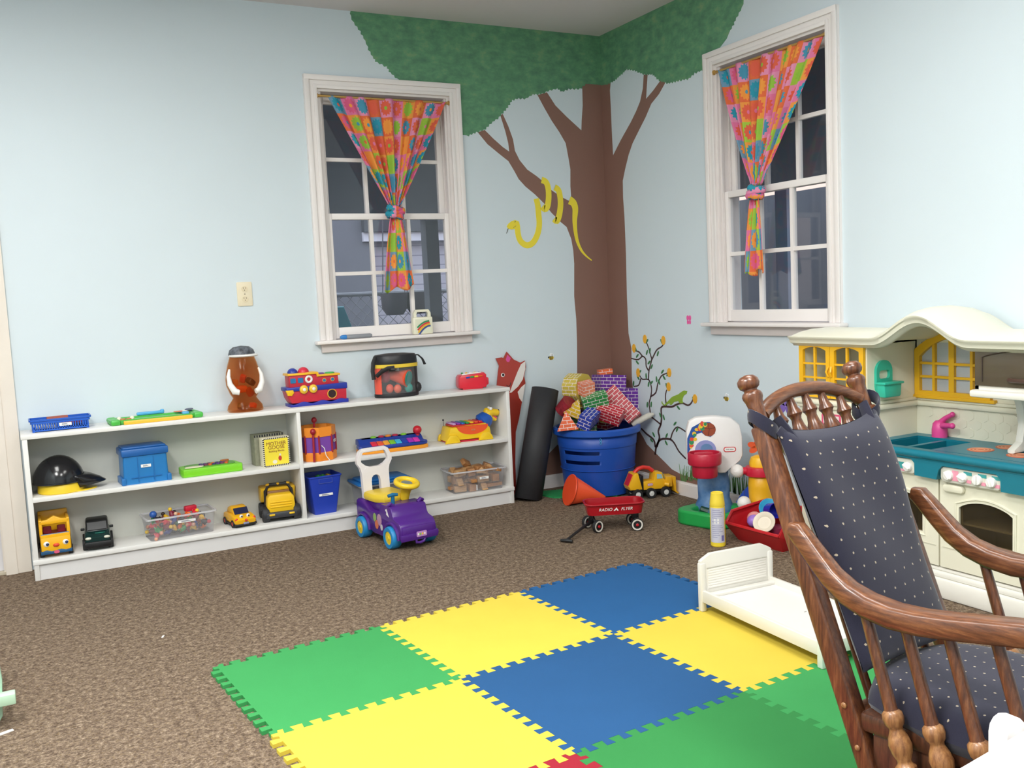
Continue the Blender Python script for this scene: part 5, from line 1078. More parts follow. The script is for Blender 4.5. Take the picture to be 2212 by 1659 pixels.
# ------------------------------------------------------------------ little red wagon
WR = mat('A3141F', .22); r = thing('toy_wagon', 'little red metal toy wagon with white-rimmed wheels on the carpet', 'toy wagon', (-.755, -1.095, 0), -24.5)
o_ = rrect(.285, .135, .035, 6); t_o = rrect(.305, .155, .042, 6); n = len(o_)
b = B(); lo, hi = rrect(.275, .125, .034, 6), rrect(.292, .142, .038, 6); li, hi2 = rrect(.271, .121, .032, 6), rrect(.288, .138, .036, 6)
V = [(*p, .088) for p in lo]+[(*p, .143) for p in hi]+[(*p, .143) for p in hi2]+[(*p, .091) for p in li]; F = [tuple(range(n-1, -1, -1)), tuple(3*n+i for i in range(n))]
for k_ in range(3):
    for i in range(n): F.append((k_*n+i, k_*n+(i+1) % n, (k_+1)*n+(i+1) % n, (k_+1)*n+i))
b.add(V, F); b.obj('wagon_bed', WR, r)
b = B(); b.tube([(*p, .143) for p in rrect(.298, .148, .040, 6)], .005, 8, True); b.obj('rolled_rim', mat('A81824', .2), r)
b = B(); b.text('RADIO', .022, TR(-.052, -.0690, .117, 6.5) @ XZ, 0, .25); b.text('FLYER', .022, TR(.055, -.0690, .117, 6.5) @ XZ, 0, .25); b.prism([(-.012, .110), (.004, .126), (.014, .110), (.006, .110), (.003, .118), (-.004, .110)], -.0685, -.0695, 'xz'); b.obj('lettering', WHITE, r, smooth=False)
DKB = mat('1A1A1C', .4)
def wagon_wheel(c, rz):
    T = TR(*c, 0, 0, rz) @ Matrix.Rotation(R_(90), 4, 'X'); b = B(); b.lathe([(.016, -.009), (.029, -.010), (.032, -.006), (.032, .006), (.029, .010), (.016, .009), (.016, -.009)], 26, T); o = b.obj('wheel', RUBBER, r)
    b = B(); b.lathe([(.0205, .0100), (.0275, .0112), (.0285, .0085), (.0205, .0085), (.0205, .0100)], 26, T); b.obj('white_rim', mat('DAD6CC', .4), o)
    b = B(); b.lathe([(.0005, -.008), (.017, -.008), (.017, .008), (.0005, .009)], 20, T); b.obj('wheel_disc', DKB, o)
    b = B(); b.lathe([(.007, .008), (.0075, .013), (.005, .015), (.0005, .015)], 16, T); b.obj('hub_cap', mat('B8202A', .3), o)
wagon_wheel((.105, -.062, .032), 0); wagon_wheel((.105, .062, .032), 0); wagon_wheel((-.092, -.052, .032), 38); wagon_wheel((-.130, .055, .032), 38)
b = B(); b.cyl((.105, -.062, .032), (.105, .062, .032), .004, n=8); b.box(.09, .12, -.040, .040, .06, .090, .004)
for s in (-1, 1): b.cyl((.105, s*.04, .034), (.105, s*.03, .075), .006, n=8)
b.obj('rear_axle', DKB, r)
b = B(); b.cyl((-.092, -.052, .032), (-.130, .055, .032), .004, n=8); b.cyl((-.11, 0, .035), (-.11, 0, .09), .011, n=12); b.tube([(-.098, -.035, .036), (-.105, -.02, .065), (-.11, 0, .082), (-.118, .02, .065), (-.123, .036, .036)], .006, 8); b.obj('front_axle', DKB, r)
b = B(); b.tube([(-.118, -.015, .050), (-.165, -.075, .040), (-.235, -.165, .022), (-.268, -.205, .012)], [.009, .008, .007, .007], 8); b.obj('pull_bar', DKB, r)
b = B(); b.tube([(-.294, -.190, .010), (-.268, -.205, .011), (-.240, -.222, .010)], [.007, .0095, .007], 10); b.obj('grip', DKB, r)

# ------------------------------------------------------------------ purple ride-on truck
r = thing('ride_on_truck', 'purple toddler ride-on truck with white push handle before the shelf', 'ride-on toy', (-1.730, -.575, 0), 7); PU = mat('4E2280', .25, .04, 6)
def arch(cs, rad): return [(cs+rad*math.cos(R_(a)), max(.046, .052+rad*math.sin(R_(a)))) for a in range(0, 181, 20)]
side = [(-.232, .185), (-.238, .170), (-.236, .060)]+arch(-.160, .067)[::-1]+[(-.05, .040), (.05, .040)]+arch(.150, .067)[::-1]+[(.228, .046), (.238, .060), (.240, .100), (.232, .122), (.215, .137), (.170, .148), (.160, .160), (.148, .195), (.125, .203), (.045, .203), (.028, .185), (.015, .152), (-.09, .150), (-.14, .175), (-.18, .192), (-.215, .194)]
b = B(); b.prism([(-s, z) for s, z in side], -.098, .098, 'yz', bev=.010); b.obj('body_shell', PU, r, ang=50)
b = B(); b.box(-.092, .092, -.246, -.225, .058, .115, .010); b.prism([(-.100, .046), (.100, .046), (.106, .064), (.104, .080), (-.104, .080), (-.106, .064)], -.252, -.236, 'xz', bev=.006); b.obj('front_grille', PU, r)
for s in (-1, 1):
    for cs in (-.160, .150): b = B(); b.tube([(s*.100, -p[0], p[1]) for p in arch(cs, .071)], [.010]*10, 8); b.obj('wheel_arch', PU, r)
b = B(); b.prism(rrect(.056, .026, .005, 3, .008, .074), -.252, -.2545, 'xz'); b.obj('number_plate', mat('B98AC4', .4), r)
b = B()
for i, (c, x) in enumerate(zip(range(4), (-.011, -.001, .012, .024))): b.prism(rrect(.008, .011, .003, 2, x, .074), -.2545, -.2555, 'xz', mi=c)
b.obj('plate_print', [WHITE, mat('7FC23C', .4), mat('F0C22A', .4), WHITE], r, smooth=False)
b = B(); b.tube([(-.018, -.243, .046), (-.018, -.246, .034), (.0, -.246, .030), (.02, -.246, .034), (.03, -.243, .046)], .007, 8); b.obj('tow_loop', PU, r)
b = B(); b.prism([(-.170, -.085), (-.060, -.085), (.0, -.055), (.012, .0), (.0, .055), (-.060, .085), (-.170, .085), (-.185, .05), (-.185, -.05)], .188, .236, 'xy', Matrix.Rotation(R_(-90), 4, 'Z') @ TR(0, 0, 0), bev=.018); b.obj('seat', mat('E9C93A', .35), r)
b = B(); b.box(-.070, .070, -.03, .175, .148, .195, .008); b.obj('seat_base', PU, r)
WP = mat('E9E4E4', .35)
out = [(-.075, .180), (.075, .180), (.078, .325), (.084, .350), (.100, .372), (.100, .390), (.085, .432), (.070, .446), (-.070, .446), (-.085, .432), (-.100, .390), (-.100, .372), (-.084, .350), (-.078, .325)]
inn = [(-.060, .388), (.060, .388)]
BT = TR(0, .185, 0, -3)
up_o = [(-.078, .322), (-.084, .350), (-.101, .376), (-.100, .396), (-.084, .436), (-.068, .447), (.068, .447), (.084, .436), (.100, .396), (.101, .376), (.084, .350), (.078, .322)]
up_i = [(-.030, .352), (-.055, .362), (-.076, .380), (-.077, .396), (-.066, .424), (-.058, .430), (.058, .430), (.066, .424), (.077, .396), (.076, .380), (.055, .362), (.030, .352)]
b = B(); b.ring(up_o, up_i, -.011, .011, 'xz', BT); b.tube([(x*1.0, 0, z) for x, z in [((o1[0]+i1[0])/2, (o1[1]+i1[1])/2) for o1, i1 in zip(up_o[1:-1], up_i[1:-1])]], .012, 10, T=BT); b.obj('push_handle', WP, r)
slot_i = [(-.026, .180), (-.026, .275)]+[(.026*math.cos(R_(a)), .282+.026*math.sin(R_(a))) for a in (150, 120, 90, 60, 30)]+[(.026, .275), (.026, .180)]
slot_o = [(-.075, .150), (-.077, .300)]+[(-.078, .322), (-.05, .352), (0, .352), (.05, .352), (.078, .322)]+[(.077, .300), (.075, .150)]
b = B(); V = []; F = []; n = len(slot_i)
for y in (-.012, .012): V += [(u, y, v) for u, v in slot_o]+[(u, y, v) for u, v in slot_i]
for i in range(n-1): F += [(i, i+1, n+i+1, n+i), (2*n+i, 3*n+i, 3*n+i+1, 2*n+i+1), (i, 2*n+i, 2*n+i+1, i+1), (n+i, n+i+1, 3*n+i+1, 3*n+i)]
b.add(V, F, BT); b.obj('backrest', WP, r)
SWT = TR(.048, -.022, .200, 14, 4, 0)
b = B(); b.lathe([(.020, 0), (.022, .02), (.027, .052), (.040, .074), (.045, .088), (.036, .088), (.0, .080)], 24, SWT); b.obj('steering_column', mat('E6C128', .35), r)
b = B(); b.torus((0, 0, .090), .053, .0145, 32, 10, SWT); b.obj('steering_wheel', mat('EFCB2C', .3), r)
b = B(); b.lathe([(.030, .083), (.028, .092), (.0, .094)], 20, SWT); b.obj('horn_button', mat('6E7E80', .4), r)
b = B(); b.cyl((-.050, -.080, .195), (-.050, -.085, .242), .011, .009, n=12); b.tube([(-.076, -.085, .246), (-.050, -.085, .249), (-.024, -.085, .246)], [.008, .010, .008], 10); b.obj('gear_lever', mat('1A6A94', .35), r)
b = B()
for c, (y, z, q) in enumerate(((-.02, .120, .030), (.012, .092, .024), (.03, .125, .022), (-.04, .085, .016))): b.prism(ell(q*.8, q, 14, y, z), -.0985, -.0992, 'yz', mi=c)
b.obj('side_sticker', [mat('B88AA8', .4), mat('D8734A', .4), mat('8FAE5A', .4), mat('C9C2C8', .4)], r, smooth=False)
b = B(); b.prism([(-.125, .150), (-.098, .160), (-.105, .190)], -.0985, -.0995, 'yz'); b.ball((-.092, -.095, .180), .017, 12, (.4, 1, 1)); b.obj('side_lamp', WP, r, smooth=False)
for s in (-1, 1): b = B(); b.tube([(s*.07, -.12, .20), (s*.085, -.122, .214), (s*.10, -.118, .205)], [.012, .010, .008], 8); b.obj('fender_knob', PU, r)
for s in (-1, 1):
    for y in (.160, -.150): wheel(r, (s*.098, y, .0555), .0555, .050, mat('1F86C2', .45), mat('EBC928', .35), 'x', .60)

# ------------------------------------------------------------------ basketball toy
r = thing('basketball_stand', 'toddler basketball hoop toy with white backboard and red basket', 'basketball toy', (-.270, -1.300, 0), -34); HG = mat('1E9A48', .4)
b = B(); bp_ = [(.175*math.cos(R_(a))*(1+.10*math.cos(R_(4*a))), .155*math.sin(R_(a))*(1+.08*math.cos(R_(4*a)))) for a in range(0, 360, 12)]; bi_ = [(.62*x, .60*y-.02) for x, y in bp_]
b.ring(bp_, bi_, 0, .075); b.prism([(x*.98, y*.98) for x, y in bp_], 0, .03); o = b.obj('base_tray', HG, r, ang=50); bv = o.modifiers.new('soft_edges', 'BEVEL'); bv.width = .012; bv.segments = 3; bv.limit_method = 'ANGLE'
b = B(); b.tube([(-.075, -.05, .055), (-.07, -.075, .085), (-.045, -.08, .075)], .018, 8); b.obj('ball_stop', mat('0E3A2E', .5), r)
b = B(); b.lathe([(.092, .03), (.095, .08), (.080, .115), (.083, .20), (.075, .23), (.080, .30), (.070, .40), (.060, .42)], 24, TR(.0, .065, 0), sy_=.75); b.obj('pillar', m_mottle('3F6FA6', '7C9CC4', 'marbled_blue_plastic', 9), r)
BBT = TR(.0, -.005, 0)
bo = [(-.135, .335), (-.138, .48), (-.125, .525), (-.09, .545), (.03, .548), (.105, .530), (.138, .490), (.140, .345), (.128, .312), (.050, .255), (.030, .255), (.028, .262)]
b = B(); b.prism([(-.140, .330), (-.138, .48), (-.125, .525), (-.09, .545), (.0, .550), (.085, .538), (.128, .500), (.140, .44), (.140, .345), (.128, .318), (.052, .256), (.020, .256), (-.03, .30)], -.03, .03, 'xz', bev=.014); b.obj('backboard', mat('ECE8E6', .35), r)
b = B(); b.prism(rrect(.105, .12, .05, 8, -.045, .368), -.030, -.034, 'xz'); b.obj('arch_recess', mat('8C92C4', .45), r)
b = B(); b.prism(rrect(.060, .085, .028, 8, -.040, .368), -.034, -.037, 'xz'); b.obj('arch_hole', mat('5E82AC', .5), r)
b = B(); st = [(-.136, .36), (-.134, .44), (-.11, .495), (-.06, .522), (-.02, .520), (.006, .495), (.004, .462), (-.018, .445), (-.045, .452), (-.062, .468), (-.085, .462), (-.108, .430), (-.120, .385)]
b.prism(st, -.030, -.0315, 'xz'); b.obj('sticker', mat('24509A', .4), r, smooth=False)
b = B(); b.prism(ell(.034, .034, 22, -.026, .482), -.0315, -.0325, 'xz'); L1, R1_ = ribbon([(-.058, .492), (-.026, .486), (.006, .492)], .002); b.prism(L1+R1_[::-1], -.0325, -.033, 'xz', mi=1); L1, R1_ = ribbon([(-.030, .514), (-.024, .482), (-.030, .450)], .002); b.prism(L1+R1_[::-1], -.0325, -.033, 'xz', mi=1)
b.obj('basketball_print', [mat('96452A', .5, .1, 40), mat('4A2216', .5)], r, smooth=False)
b = B(); rg = random.Random(2)
for i in range(16): 
    t = i/15; x, z = (-.128+.08*t+rg.uniform(-.012, .012), .385+.125*math.sin(t*1.45)+rg.uniform(-.008, .012)); b.prism(ell(rg.uniform(.007, .014), rg.uniform(.007, .014), 10, x, z), -.0315, -.0322-.00005*i, 'xz', mi=i % 4)
b.obj('sticker_print', [mat('E9C02E', .4), mat('D8483A', .4), mat('E8B93A', .4), mat('2F8A5A', .4)], r, smooth=False)
b = B(); ellipse_logo(b, TR(.075, -.0305, .378) @ XZ, .062, 0, 1, 2); b.obj('logo', [RED, WHITE, INK], r, smooth=False)
HR = mat('B81E38', .35)
b = B(); b.lathe([(.0, .258), (.058, .258), (.062, .264), (.064, .318), (.080, .322), (.083, .330), (.083, .375), (.079, .381), (.073, .380), (.071, .335), (.056, .324), (.054, .268), (.0, .266)], 30, TR(-.058, -.110, 0)); b.obj('basket', HR, r)
b = B(); b.box(-.12, .01, -.055, -.03, .330, .372, .006); b.obj('basket_bracket', HR, r)

r = thing('spray_can', 'tall yellow spray can with a printed back label on the carpet', 'spray can', (-.552, -1.650, 0), -28)
b = B(); b.lathe([(.0, 0), (.031, 0), (.0345, .004), (.0345, .186), (.0335, .190)], 32); b.obj('can_body', mat('EDD13A', .3), r)
b = B(); b.lathe([(.0335, .188), (.035, .194), (.033, .214), (.0285, .245), (.0285, .250), (.026, .252), (.025, .247), (.0, .246)], 32); b.obj('cap', mat('F0D544', .35), r)
b = B(); b.lathe([(.0348, .022), (.0348, .184)], 26, a0=195, a1=318); b.obj('back_label', mat('C9C9D6', .5), r)
b = B()
for i in range(15):
    z = .172-i*.009; w_ = (46, 60, 54, 62, 30, 0, 28, 0, 58, 62, 50, 60, 38, 44, 30)[i]
    if w_: b.lathe([(.0350, z), (.0350, z+.0032)], 10, a0=212, a1=212+w_*1.4)
b.lathe([(.0350, .030), (.0350, .056)], 6, a0=285, a1=306, mi=1)
for z in (.112, .124): b.lathe([(.0350, z), (.0350, z+.009)], 4, a0=232, a1=242, mi=2); b.lathe([(.0350, z), (.0350, z+.009)], 4, a0=256, a1=268, mi=2)
b.obj('label_print', [mat('9A9AB8', .6), mat('7470AE', .6), WHITE], r, smooth=False)

# ------------------------------------------------------------------ tee-ball / golf toy behind the red bin
r = thing('ball_popper_toy', 'yellow post toy with red collar and orange flower top behind red bin', 'sports toy', (-.100, -1.450, 0)); r.scale = (1, 1, .9)
b = B(); b.lathe([(.0, .10), (.062, .10), (.066, .108), (.060, .118), (.064, .20), (.060, .262), (.055, .268)], 26); b.obj('post', mat('E9AE1E', .35), r)
b = B(); b.lathe([(.055, .265), (.076, .272), (.078, .300), (.074, .318), (.055, .322)], 26); b.tube([(-.055, .032, .297), (-.080, .046, .297)], .022, 10); b.obj('collar', mat('C8203A', .35), r)
b = B(); b.lathe([(.055, .320), (.056, .345), (.046, .372), (.025, .382), (.0005, .384)], 24); b.obj('top_dome', mat('F2BB22', .35), r)
FT_ = TR(-.004, .012, .430, 0, 0, -40)
b = B(); 
for a in (90, 18, 162, -40, 220): b.prism(ell(.026, .017, 14), -.004, .004, 'xz', FT_ @ Matrix.Rotation(R_(-a), 4, 'Y') @ Matrix.Translation((.026, 0, 0)))
b.obj('flower', mat('D8552A', .4), r)
b = B(); b.prism(ell(.011, .011, 14), -.006, .006, 'xz', FT_); b.obj('flower_centre', mat('EE9A2A', .4), r)
b = B(); b.prism([(-.055, .10), (-.125, .115), (-.088, .18), (-.060, .21)], -.006, .006, 'xz', TR(0, 0, 0, 0, 0, -40)); b.obj('blue_fin', mat('1E44A8', .35), r)
b = B(); b.lathe([(.0, 0), (.078, 0), (.078, .03), (.070, .05), (.062, .102), (.0, .102)], 26); b.obj('base', mat('23489E', .35), r)
b = B(); b.cyl((-.066, .050, .08), (-.066, .050, .28), .0025, n=6); b.obj('tether_cord', mat('3A4A4A', .6), r)
def wball(p, lab):
    m, t, N, L, bb = nodes('dimpled_white_ball'); vo = N.new('ShaderNodeTexVoronoi'); vo.inputs['Scale'].default_value = 110; L.new(coord(t), vo.inputs['Vector']); bump(t, bb, vo.outputs['Distance'], .5, .002); no = noise(t, coord(t), 4); L.new(mixc(t, no, lin('E6E2DC'), lin('EFEBE6')), bb.inputs['Base Color']); bb.inputs['Roughness'].default_value = .4
    b = B(); b.ball((0, 0, 0), .034, 24); tag(b.obj('toy_golf_ball', m, loc=p), lab, 'toy ball')
wball((-.202, -1.392, .268), 'white dimpled toy ball held on the red collar'); wball((-.215, -1.452, .117), 'white dimpled toy ball low behind the red bin')

# ------------------------------------------------------------------ red stacking bin with play dishes
RB = mat('B81A22', .35, .06, 8)
r = thing('red_stacking_bin', 'red open-front stacking bin of play dishes on the carpet', 'storage bin', (-.320, -1.765, 0), -88)
# local: front lip faces -y, width along x
b = B(); W2, D2 = .168, .130
Vb = [(-W2*.80, -D2*.62, 0), (W2*.80, -D2*.62, 0), (W2*.80, D2*.80, 0), (-W2*.80, D2*.80, 0)]
Vt = [(-W2, -D2*1.05, .085), (W2, -D2*1.05, .085), (W2, -D2*.75, .135), (W2, D2, .155), (-W2, D2, .155), (-W2, -D2*.75, .135)]
V = Vb+Vt; F = [(3, 2, 1, 0), (0, 1, 5, 4), (1, 2, 7, 6, 5), (2, 3, 8, 7), (3, 0, 4, 9, 8)]
b.add(V, F); o = b.obj('bin_shell', RB, r, smooth=False); so = o.modifiers.new('thickness', 'SOLIDIFY'); so.thickness = .006; so.offset = 1
b = B(); b.tube(Vt, .008, 6, True); b.obj('rim', mat('C01E26', .35), r)
BP = TR(-.320, -1.765, 0, 0, 0, -88)
def inbin(x, y, z): return tuple(BP @ Vector((x, y, z)))
t_ = thing('play_mug', 'dark blue play mug lying in the red bin', 'toy mug', inbin(-.030, .030, .142)); t_.rotation_euler = (R_(78), R_(8), R_(-20))
b = B(); b.lathe([(.0, -.036), (.030, -.036), (.034, -.032), (.036, .036), (.033, .036), (.030, -.030), (.0, -.030)], 24); b.obj('mug_body', mat('2226A8', .25), t_)
t_ = thing('toy_plate', 'turquoise play plate standing at the back of the red bin', 'toy plate', inbin(-.090, .065, .135)); t_.rotation_euler = (R_(62), 0, R_(-35))
b = B(); b.lathe([(.0, 0), (.034, 0), (.046, .008), (.048, .008), (.036, -.003), (.0, -.003)], 24); b.obj('plate_disc', mat('2F9AC4', .35), t_)
for nm, q, c, p, sq, lab in (('toy_egg', .036, 'E0918C', (-.098, -.02, .100), .9, 'salmon pink play egg in the red bin'), ('toy_cup', .032, '9A74C8', (-.062, -.060, .100), .95, 'lilac play cup in the red bin'), ):
    b = B(); b.ball((0, 0, 0), q, 18, (1, 1, sq)); tag(b.obj(nm, mat(c, .35), loc=inbin(*p)), lab, 'toy dish')
t_ = thing('toy_plate', 'cream play plate leaning at the front of the red bin', 'toy plate', inbin(.005, -.060, .105)); t_.rotation_euler = (R_(55), R_(0), R_(-62))
b = B(); b.lathe([(.0, .0), (.030, .0), (.033, .004), (.050, .010), (.052, .008), (.034, -.004), (.0, -.004)], 26); b.obj('bowl_disc', mat('E2D8C4', .4), t_)
b = B(); b.box(-.03, .03, -.02, .02, -.012, .012, .005); o = tag(b.obj('toy_food', mat('C8A23A', .5), loc=inbin(.085, .05, .14)), 'yellow play food piece at the back of the red bin', 'toy food')
b = B(); b.box(-.05, .05, -.04, .04, -.03, .03, .012); o = tag(b.obj('toy_food', mat('8A2A4A', .5), loc=inbin(.0, .02, .045)), 'maroon play food piece at the bottom of the red bin', 'toy food')

# ================================================================== PLAY KITCHEN AGAINST THE RIGHT WALL
KC_ = mat('E6E2CC', .42, .03, 5); KT = mat('0F7386', .35, .05, 8); KY = mat('EDB41E', .35); KW = mat('E9E6DC', .42)
SMOKE = m_clear('smoky_brown_plastic', (.74, .68, .58, 1), .22, lin('4A4030'))
k = thing('play_kitchen', 'cream plastic play kitchen with teal counter against the right wall', 'play kitchen', (-.2, -2.65, 0), world=True)
YL, YI, YR = -1.985, -2.345, -3.42             # left end, inner corner, right end
XF, XB = -.36, -.045
b = B(); b.box(XF, XB, YI, YL, .10, .700, .006); b.box(XF+.012, XB, YI, YI+.02, .70, .955); b.box(XF+.012, XB, YL-.02, YL, .70, .955); b.box(XB-.02, XB, YI, YL, .7, .955); b.box(XF+.012, XB, YI, YL, .935, .955); b.obj('cupboard_tower', KC_, k)
b = B(); b.box(XF-.022, XB, YI, YL+.012, .678, .700, .008); b.box(XF-.012, XB, YI, YL+.006, .662, .680, .006); b.obj('cupboard_ledge', KC_, k)
def pane_door(y0, y1, z0, z1, nm):
    """yellow glazed door facing -x, y0 > y1"""
    wd = y0-y1; fr = .022; b = B(); x0, x1 = XF-.004, XF+.010; n = 9
    top_i = [(y0-fr-(wd-2*fr)*i/(n-1), z1-.040+.016*math.sin(math.pi*i/(n-1))**.8) for i in range(n)]
    inner = [(y1+fr, z0+.022), (y0-fr, z0+.022)]+top_i; outer = [(y1, z0), (y0, z0)]+[(y0-wd*i/(n-1), z1) for i in range(n)]
    b.ring(outer, inner, x0, x1, 'yz')
    ym = (y0+y1)/2; b.box(x0+.002, x1-.002, ym-.005, ym+.005, z0+.02, z1-.026)
    for q in (1, 2): z = z0+.022+(z1-.04-z0-.022)*q/3+.003; b.box(x0+.003, x1-.003, y1+fr, y0-fr, z-.004, z+.004)
    return b.obj(nm, KY, k, smooth=False)
ym = (YL+YI)/2
pane_door(YL-.006, ym+.001, .708, .948, 'cupboard_door'); pane_door(ym-.001, YI+.006, .708, .948, 'cupboard_door')
for s in (-1, 1): b = B(); b.tube([(XF-.006, ym+s*.008, .800), (XF-.014, ym+s*.012, .820), (XF-.006, ym+s*.008, .842)], .005, 6); b.obj('door_pull', KY, k)
b = B(); b.box(XF+.10, XF+.2, -2.30, -2.20, .7005, .765, .004); o = tag(b.obj('toy_box', mat('7A1C22', .5)), 'dark red toy box standing inside the yellow-door cupboard', 'toy box')
b = B(); b.prism(rrect(.105, .050, .008, 3), 0, .001, 'xy', TR(XF-.0005, -2.165, .618, 0, 0, -90) @ XZ); b.prism(rrect(.085, .034, .004, 3), .001, .0016, 'xy', TR(XF-.0005, -2.165, .618, 0, 0, -90) @ XZ, 1); b.prism(rrect(.04, .02, .003, 3), .0016, .002, 'xy', TR(XF-.0005, -2.165, .618, 0, 0, -90) @ XZ, 0); b.obj('pink_sticker', [mat('D8587A', .5), mat('E8D8D4', .5)], k, smooth=False)
# back panel with moulded ledge
b = B(); n = 24
def bumpz(y):
    t = (y+2.612)/.215; return .088*(math.cos(math.pi*t)*.5+.5) if abs(t) < 1 else 0
ysamp = [YI-.001-(YI-YR)*i/60 for i in range(61)]
b.prism([(y, .50) for y in (YI, YR)]+[(y, .965+bumpz(y)) for y in ysamp[::-1]], XB-.012, XB+.012, 'yz'); b.obj('back_panel', KC_, k)
b = B()
for x0, x1, y0, y1 in ((XB-.030, XB-.012, YR, YI),): b.box(x0, x1, y0, y1, .668, .690, .008); b.box(x0+.006, x1, y0, y1, .690, .704, .005)
b.box(XF+.0, XB-.012, YI-.018, YI, .668, .690, .008); b.box(XF+.0, XB-.012, YI-.012, YI, .690, .704, .005); b.obj('backsplash_ledge', KC_, k)
b = B()
for iy in range(9):
    for iz in range(3):
        y = YI-.06-.062*iy-(.031 if iz % 2 else 0); z = .575+.034*iz
        if y > -2.83: b.prism([(y+.021*math.cos(R_(60*i+30)), z+.021*math.sin(R_(60*i+30))) for i in range(6)], XB-.012, XB-.0135, 'yz')
b.obj('moulded_tiles', KC_, k, smooth=False)
# roof with its arch
prof = [(-.365, -.036), (-.372, -.028), (-.388, -.022), (-.392, -.006), (-.400, -.002), (-.402, .006), (-.388, .013), (-.350, .026), (-.29, .034), (-.20, .035), (-.10, .022), (-.03, .000), (-.025, -.02), (-.30, -.012), (-.345, -.036)]
ys = [YL+.028-(YL+.028-YR)*i/110 for i in range(111)]; b = B(); V = []; F = []; c = len(prof)
for y in ys:
    e_ = min(1, max(0, (YL+.028-y)/.05)); e_ = math.sin(e_*math.pi/2)**.6; bz = bumpz(y)
    for x, dz in prof:
        zz = .962+bz*(1 if x < -.2 else 1.0)+(dz*(.15+.85*e_) if dz > .006 else dz); V.append((x if x > -.36 else x*(.985+.015*e_), y, zz))
for i in range(len(ys)-1):
    for q in range(c): F.append((i*c+q, i*c+(q+1) % c, (i+1)*c+(q+1) % c, (i+1)*c+q))
F += [tuple(range(c)), tuple((len(ys)-1)*c+q for q in range(c-1, -1, -1))]
b.add(V, F); b.obj('roof', mat('EAE7D4', .4, .03, 5), k, ang=50)
# arched yellow window on the back panel
b = B(); y0, y1 = YI-.003, -2.690; n = 15; x0, x1 = XB-.030, XB-.012
def arc(yy): t = (yy-y0)/(y1-y0); return .900+.075*math.sin(math.pi*t)**.9
out_ = [(y1, .706), (y0, .706)]+[(y0+(y1-y0)*i/(n-1), arc(y0+(y1-y0)*i/(n-1))) for i in range(n)]
in_ = [(y1+.024, .732), (y0-.024, .732)]+[(y0-.024+(y1-y0+.048)*i/(n-1), arc(y0+(y1-y0)*i/(n-1))-.028) for i in range(n)]
b.ring(out_, in_, x0, x1, 'yz'); yc = (y0+y1)/2
for q, wd in ((.5, .012), (.26, .006), (.76, .006)): yy = y0+(y1-y0)*q; b.box(x0+.003, x1, yy-wd, yy+wd, .73, arc(yy)-.02)
for z in (.790, .845): b.box(x0+.004, x1, y1+.02, y0-.02, z-.005, z+.005)
b.box(x0-.004, x1, y1-.02, y0+.006, .700, .714, .003); b.obj('window_frame', KY, k, smooth=False)
b = B(); b.box(XB-.0125, XB-.0118, y1+.02, y0-.02, .73, .93); b.obj('window_backing', mat('B9BDC2', .4), k, smooth=False)
# soap holder
TL = mat('2FB59A', .35); SX, SYY = -.262, YI
b = B(); b.ring(rrect(.092, .150, .045, 6, SX, .795), rrect(.060, .034, .012, 6, SX, .812), SYY, SYY-.012, 'xz'); b.obj('soap_holder_back', TL, k)
b = B(); b.prism([(SX-.046, .722), (SX+.046, .722), (SX+.052, .782), (SX-.052, .782)], SYY-.012, SYY-.055, 'xz', bev=.008); b.box(SX-.056, SX+.056, SYY-.062, SYY-.01, .774, .784, .004); b.obj('soap_holder_cup', TL, k)
# microwave hutch
HY = -2.830
b = B(); b.box(XF+.005, XB, YR, HY, .790, .805); b.box(XF+.005, XB, HY-.014, HY, .79, .95); b.box(XF+.005, XB, YR, HY, .935, .955); b.obj('hutch_shell', KW, k)
b = B(); b.box(XF-.025, XB, YR, HY+.004, .766, .792, .008); b.obj('hutch_shelf', KW, k)
b = B(); b.box(XF-.004, XF+.010, YR, HY-.004, .806, .950, .003); b.obj('microwave_door', m_clear('smoky_grey_brown_plastic', (.45, .40, .32, 1), .75, lin('665C4C')), k)
b = B(); yy = [HY-.035-.30*i/20 for i in range(21)]; b.tube([(XF-.006, HY-.035, .822)]+[(XF-.006, y, .908+.024*math.sin(math.pi*min(1, i/20))**.8) for i, y in enumerate(yy)]+[(XF-.006, yy[-1], .822)], .0022, 6); b.obj('door_outline', mat('3A2E26', .5), k)
b = B(); b.tube([(XF-.004, -2.965, .832), (XF-.016, -2.985, .832), (XF-.016, -3.06, .832), (XF-.004, -3.08, .832)], .008, 8); b.obj('microwave_handle', mat('4A352C', .4), k)
# hutch bracket
b = B(); b.prism([(-.235, .552), (-.085, .552), (-.085, .77), (-.215, .77), (-.190, .72), (-.175, .65), (-.190, .59), (-.235, .565)], -2.900, -2.868, 'xz', bev=.008); b.obj('hutch_bracket', KW, k)
# counter with two sinks
CT_, CX0 = .550, -.405
b = B(); sk = [(-2.395, -2.510), (-2.528, -2.640)]; sx0, sx1 = -.345, -.115
b.box(CX0, sx0, YR, YI, .515, CT_, .006); b.box(sx1, XB-.012, YR, YI, .515, CT_); b.box(sx0, sx1, sk[0][0], YI, .515, CT_); b.box(sx0, sx1, sk[1][0], sk[0][1], .515, CT_-.006); b.box(sx0, sx1, YR, sk[1][1], .515, CT_)
b.tube([(CX0+.004, YI, .538), (CX0+.004, YR, .538)], .016, 10); b.obj('counter', KT, k)
for a, c_ in sk:
    b = B(); b.box(sx0-.002, sx1+.002, c_-.002, a+.002, .462, .466); b.box(sx0+.0005, sx0+.0035, c_, a, .463, .544); b.box(sx1-.0035, sx1-.0005, c_, a, .463, .544); b.box(sx0, sx1, a-.0035, a-.0005, .463, .544); b.box(sx0, sx1, c_+.0005, c_+.0035, .463, .5425); b.obj('sink_basin', mat('0F6C7E', .35), k)
b = B(); V = []
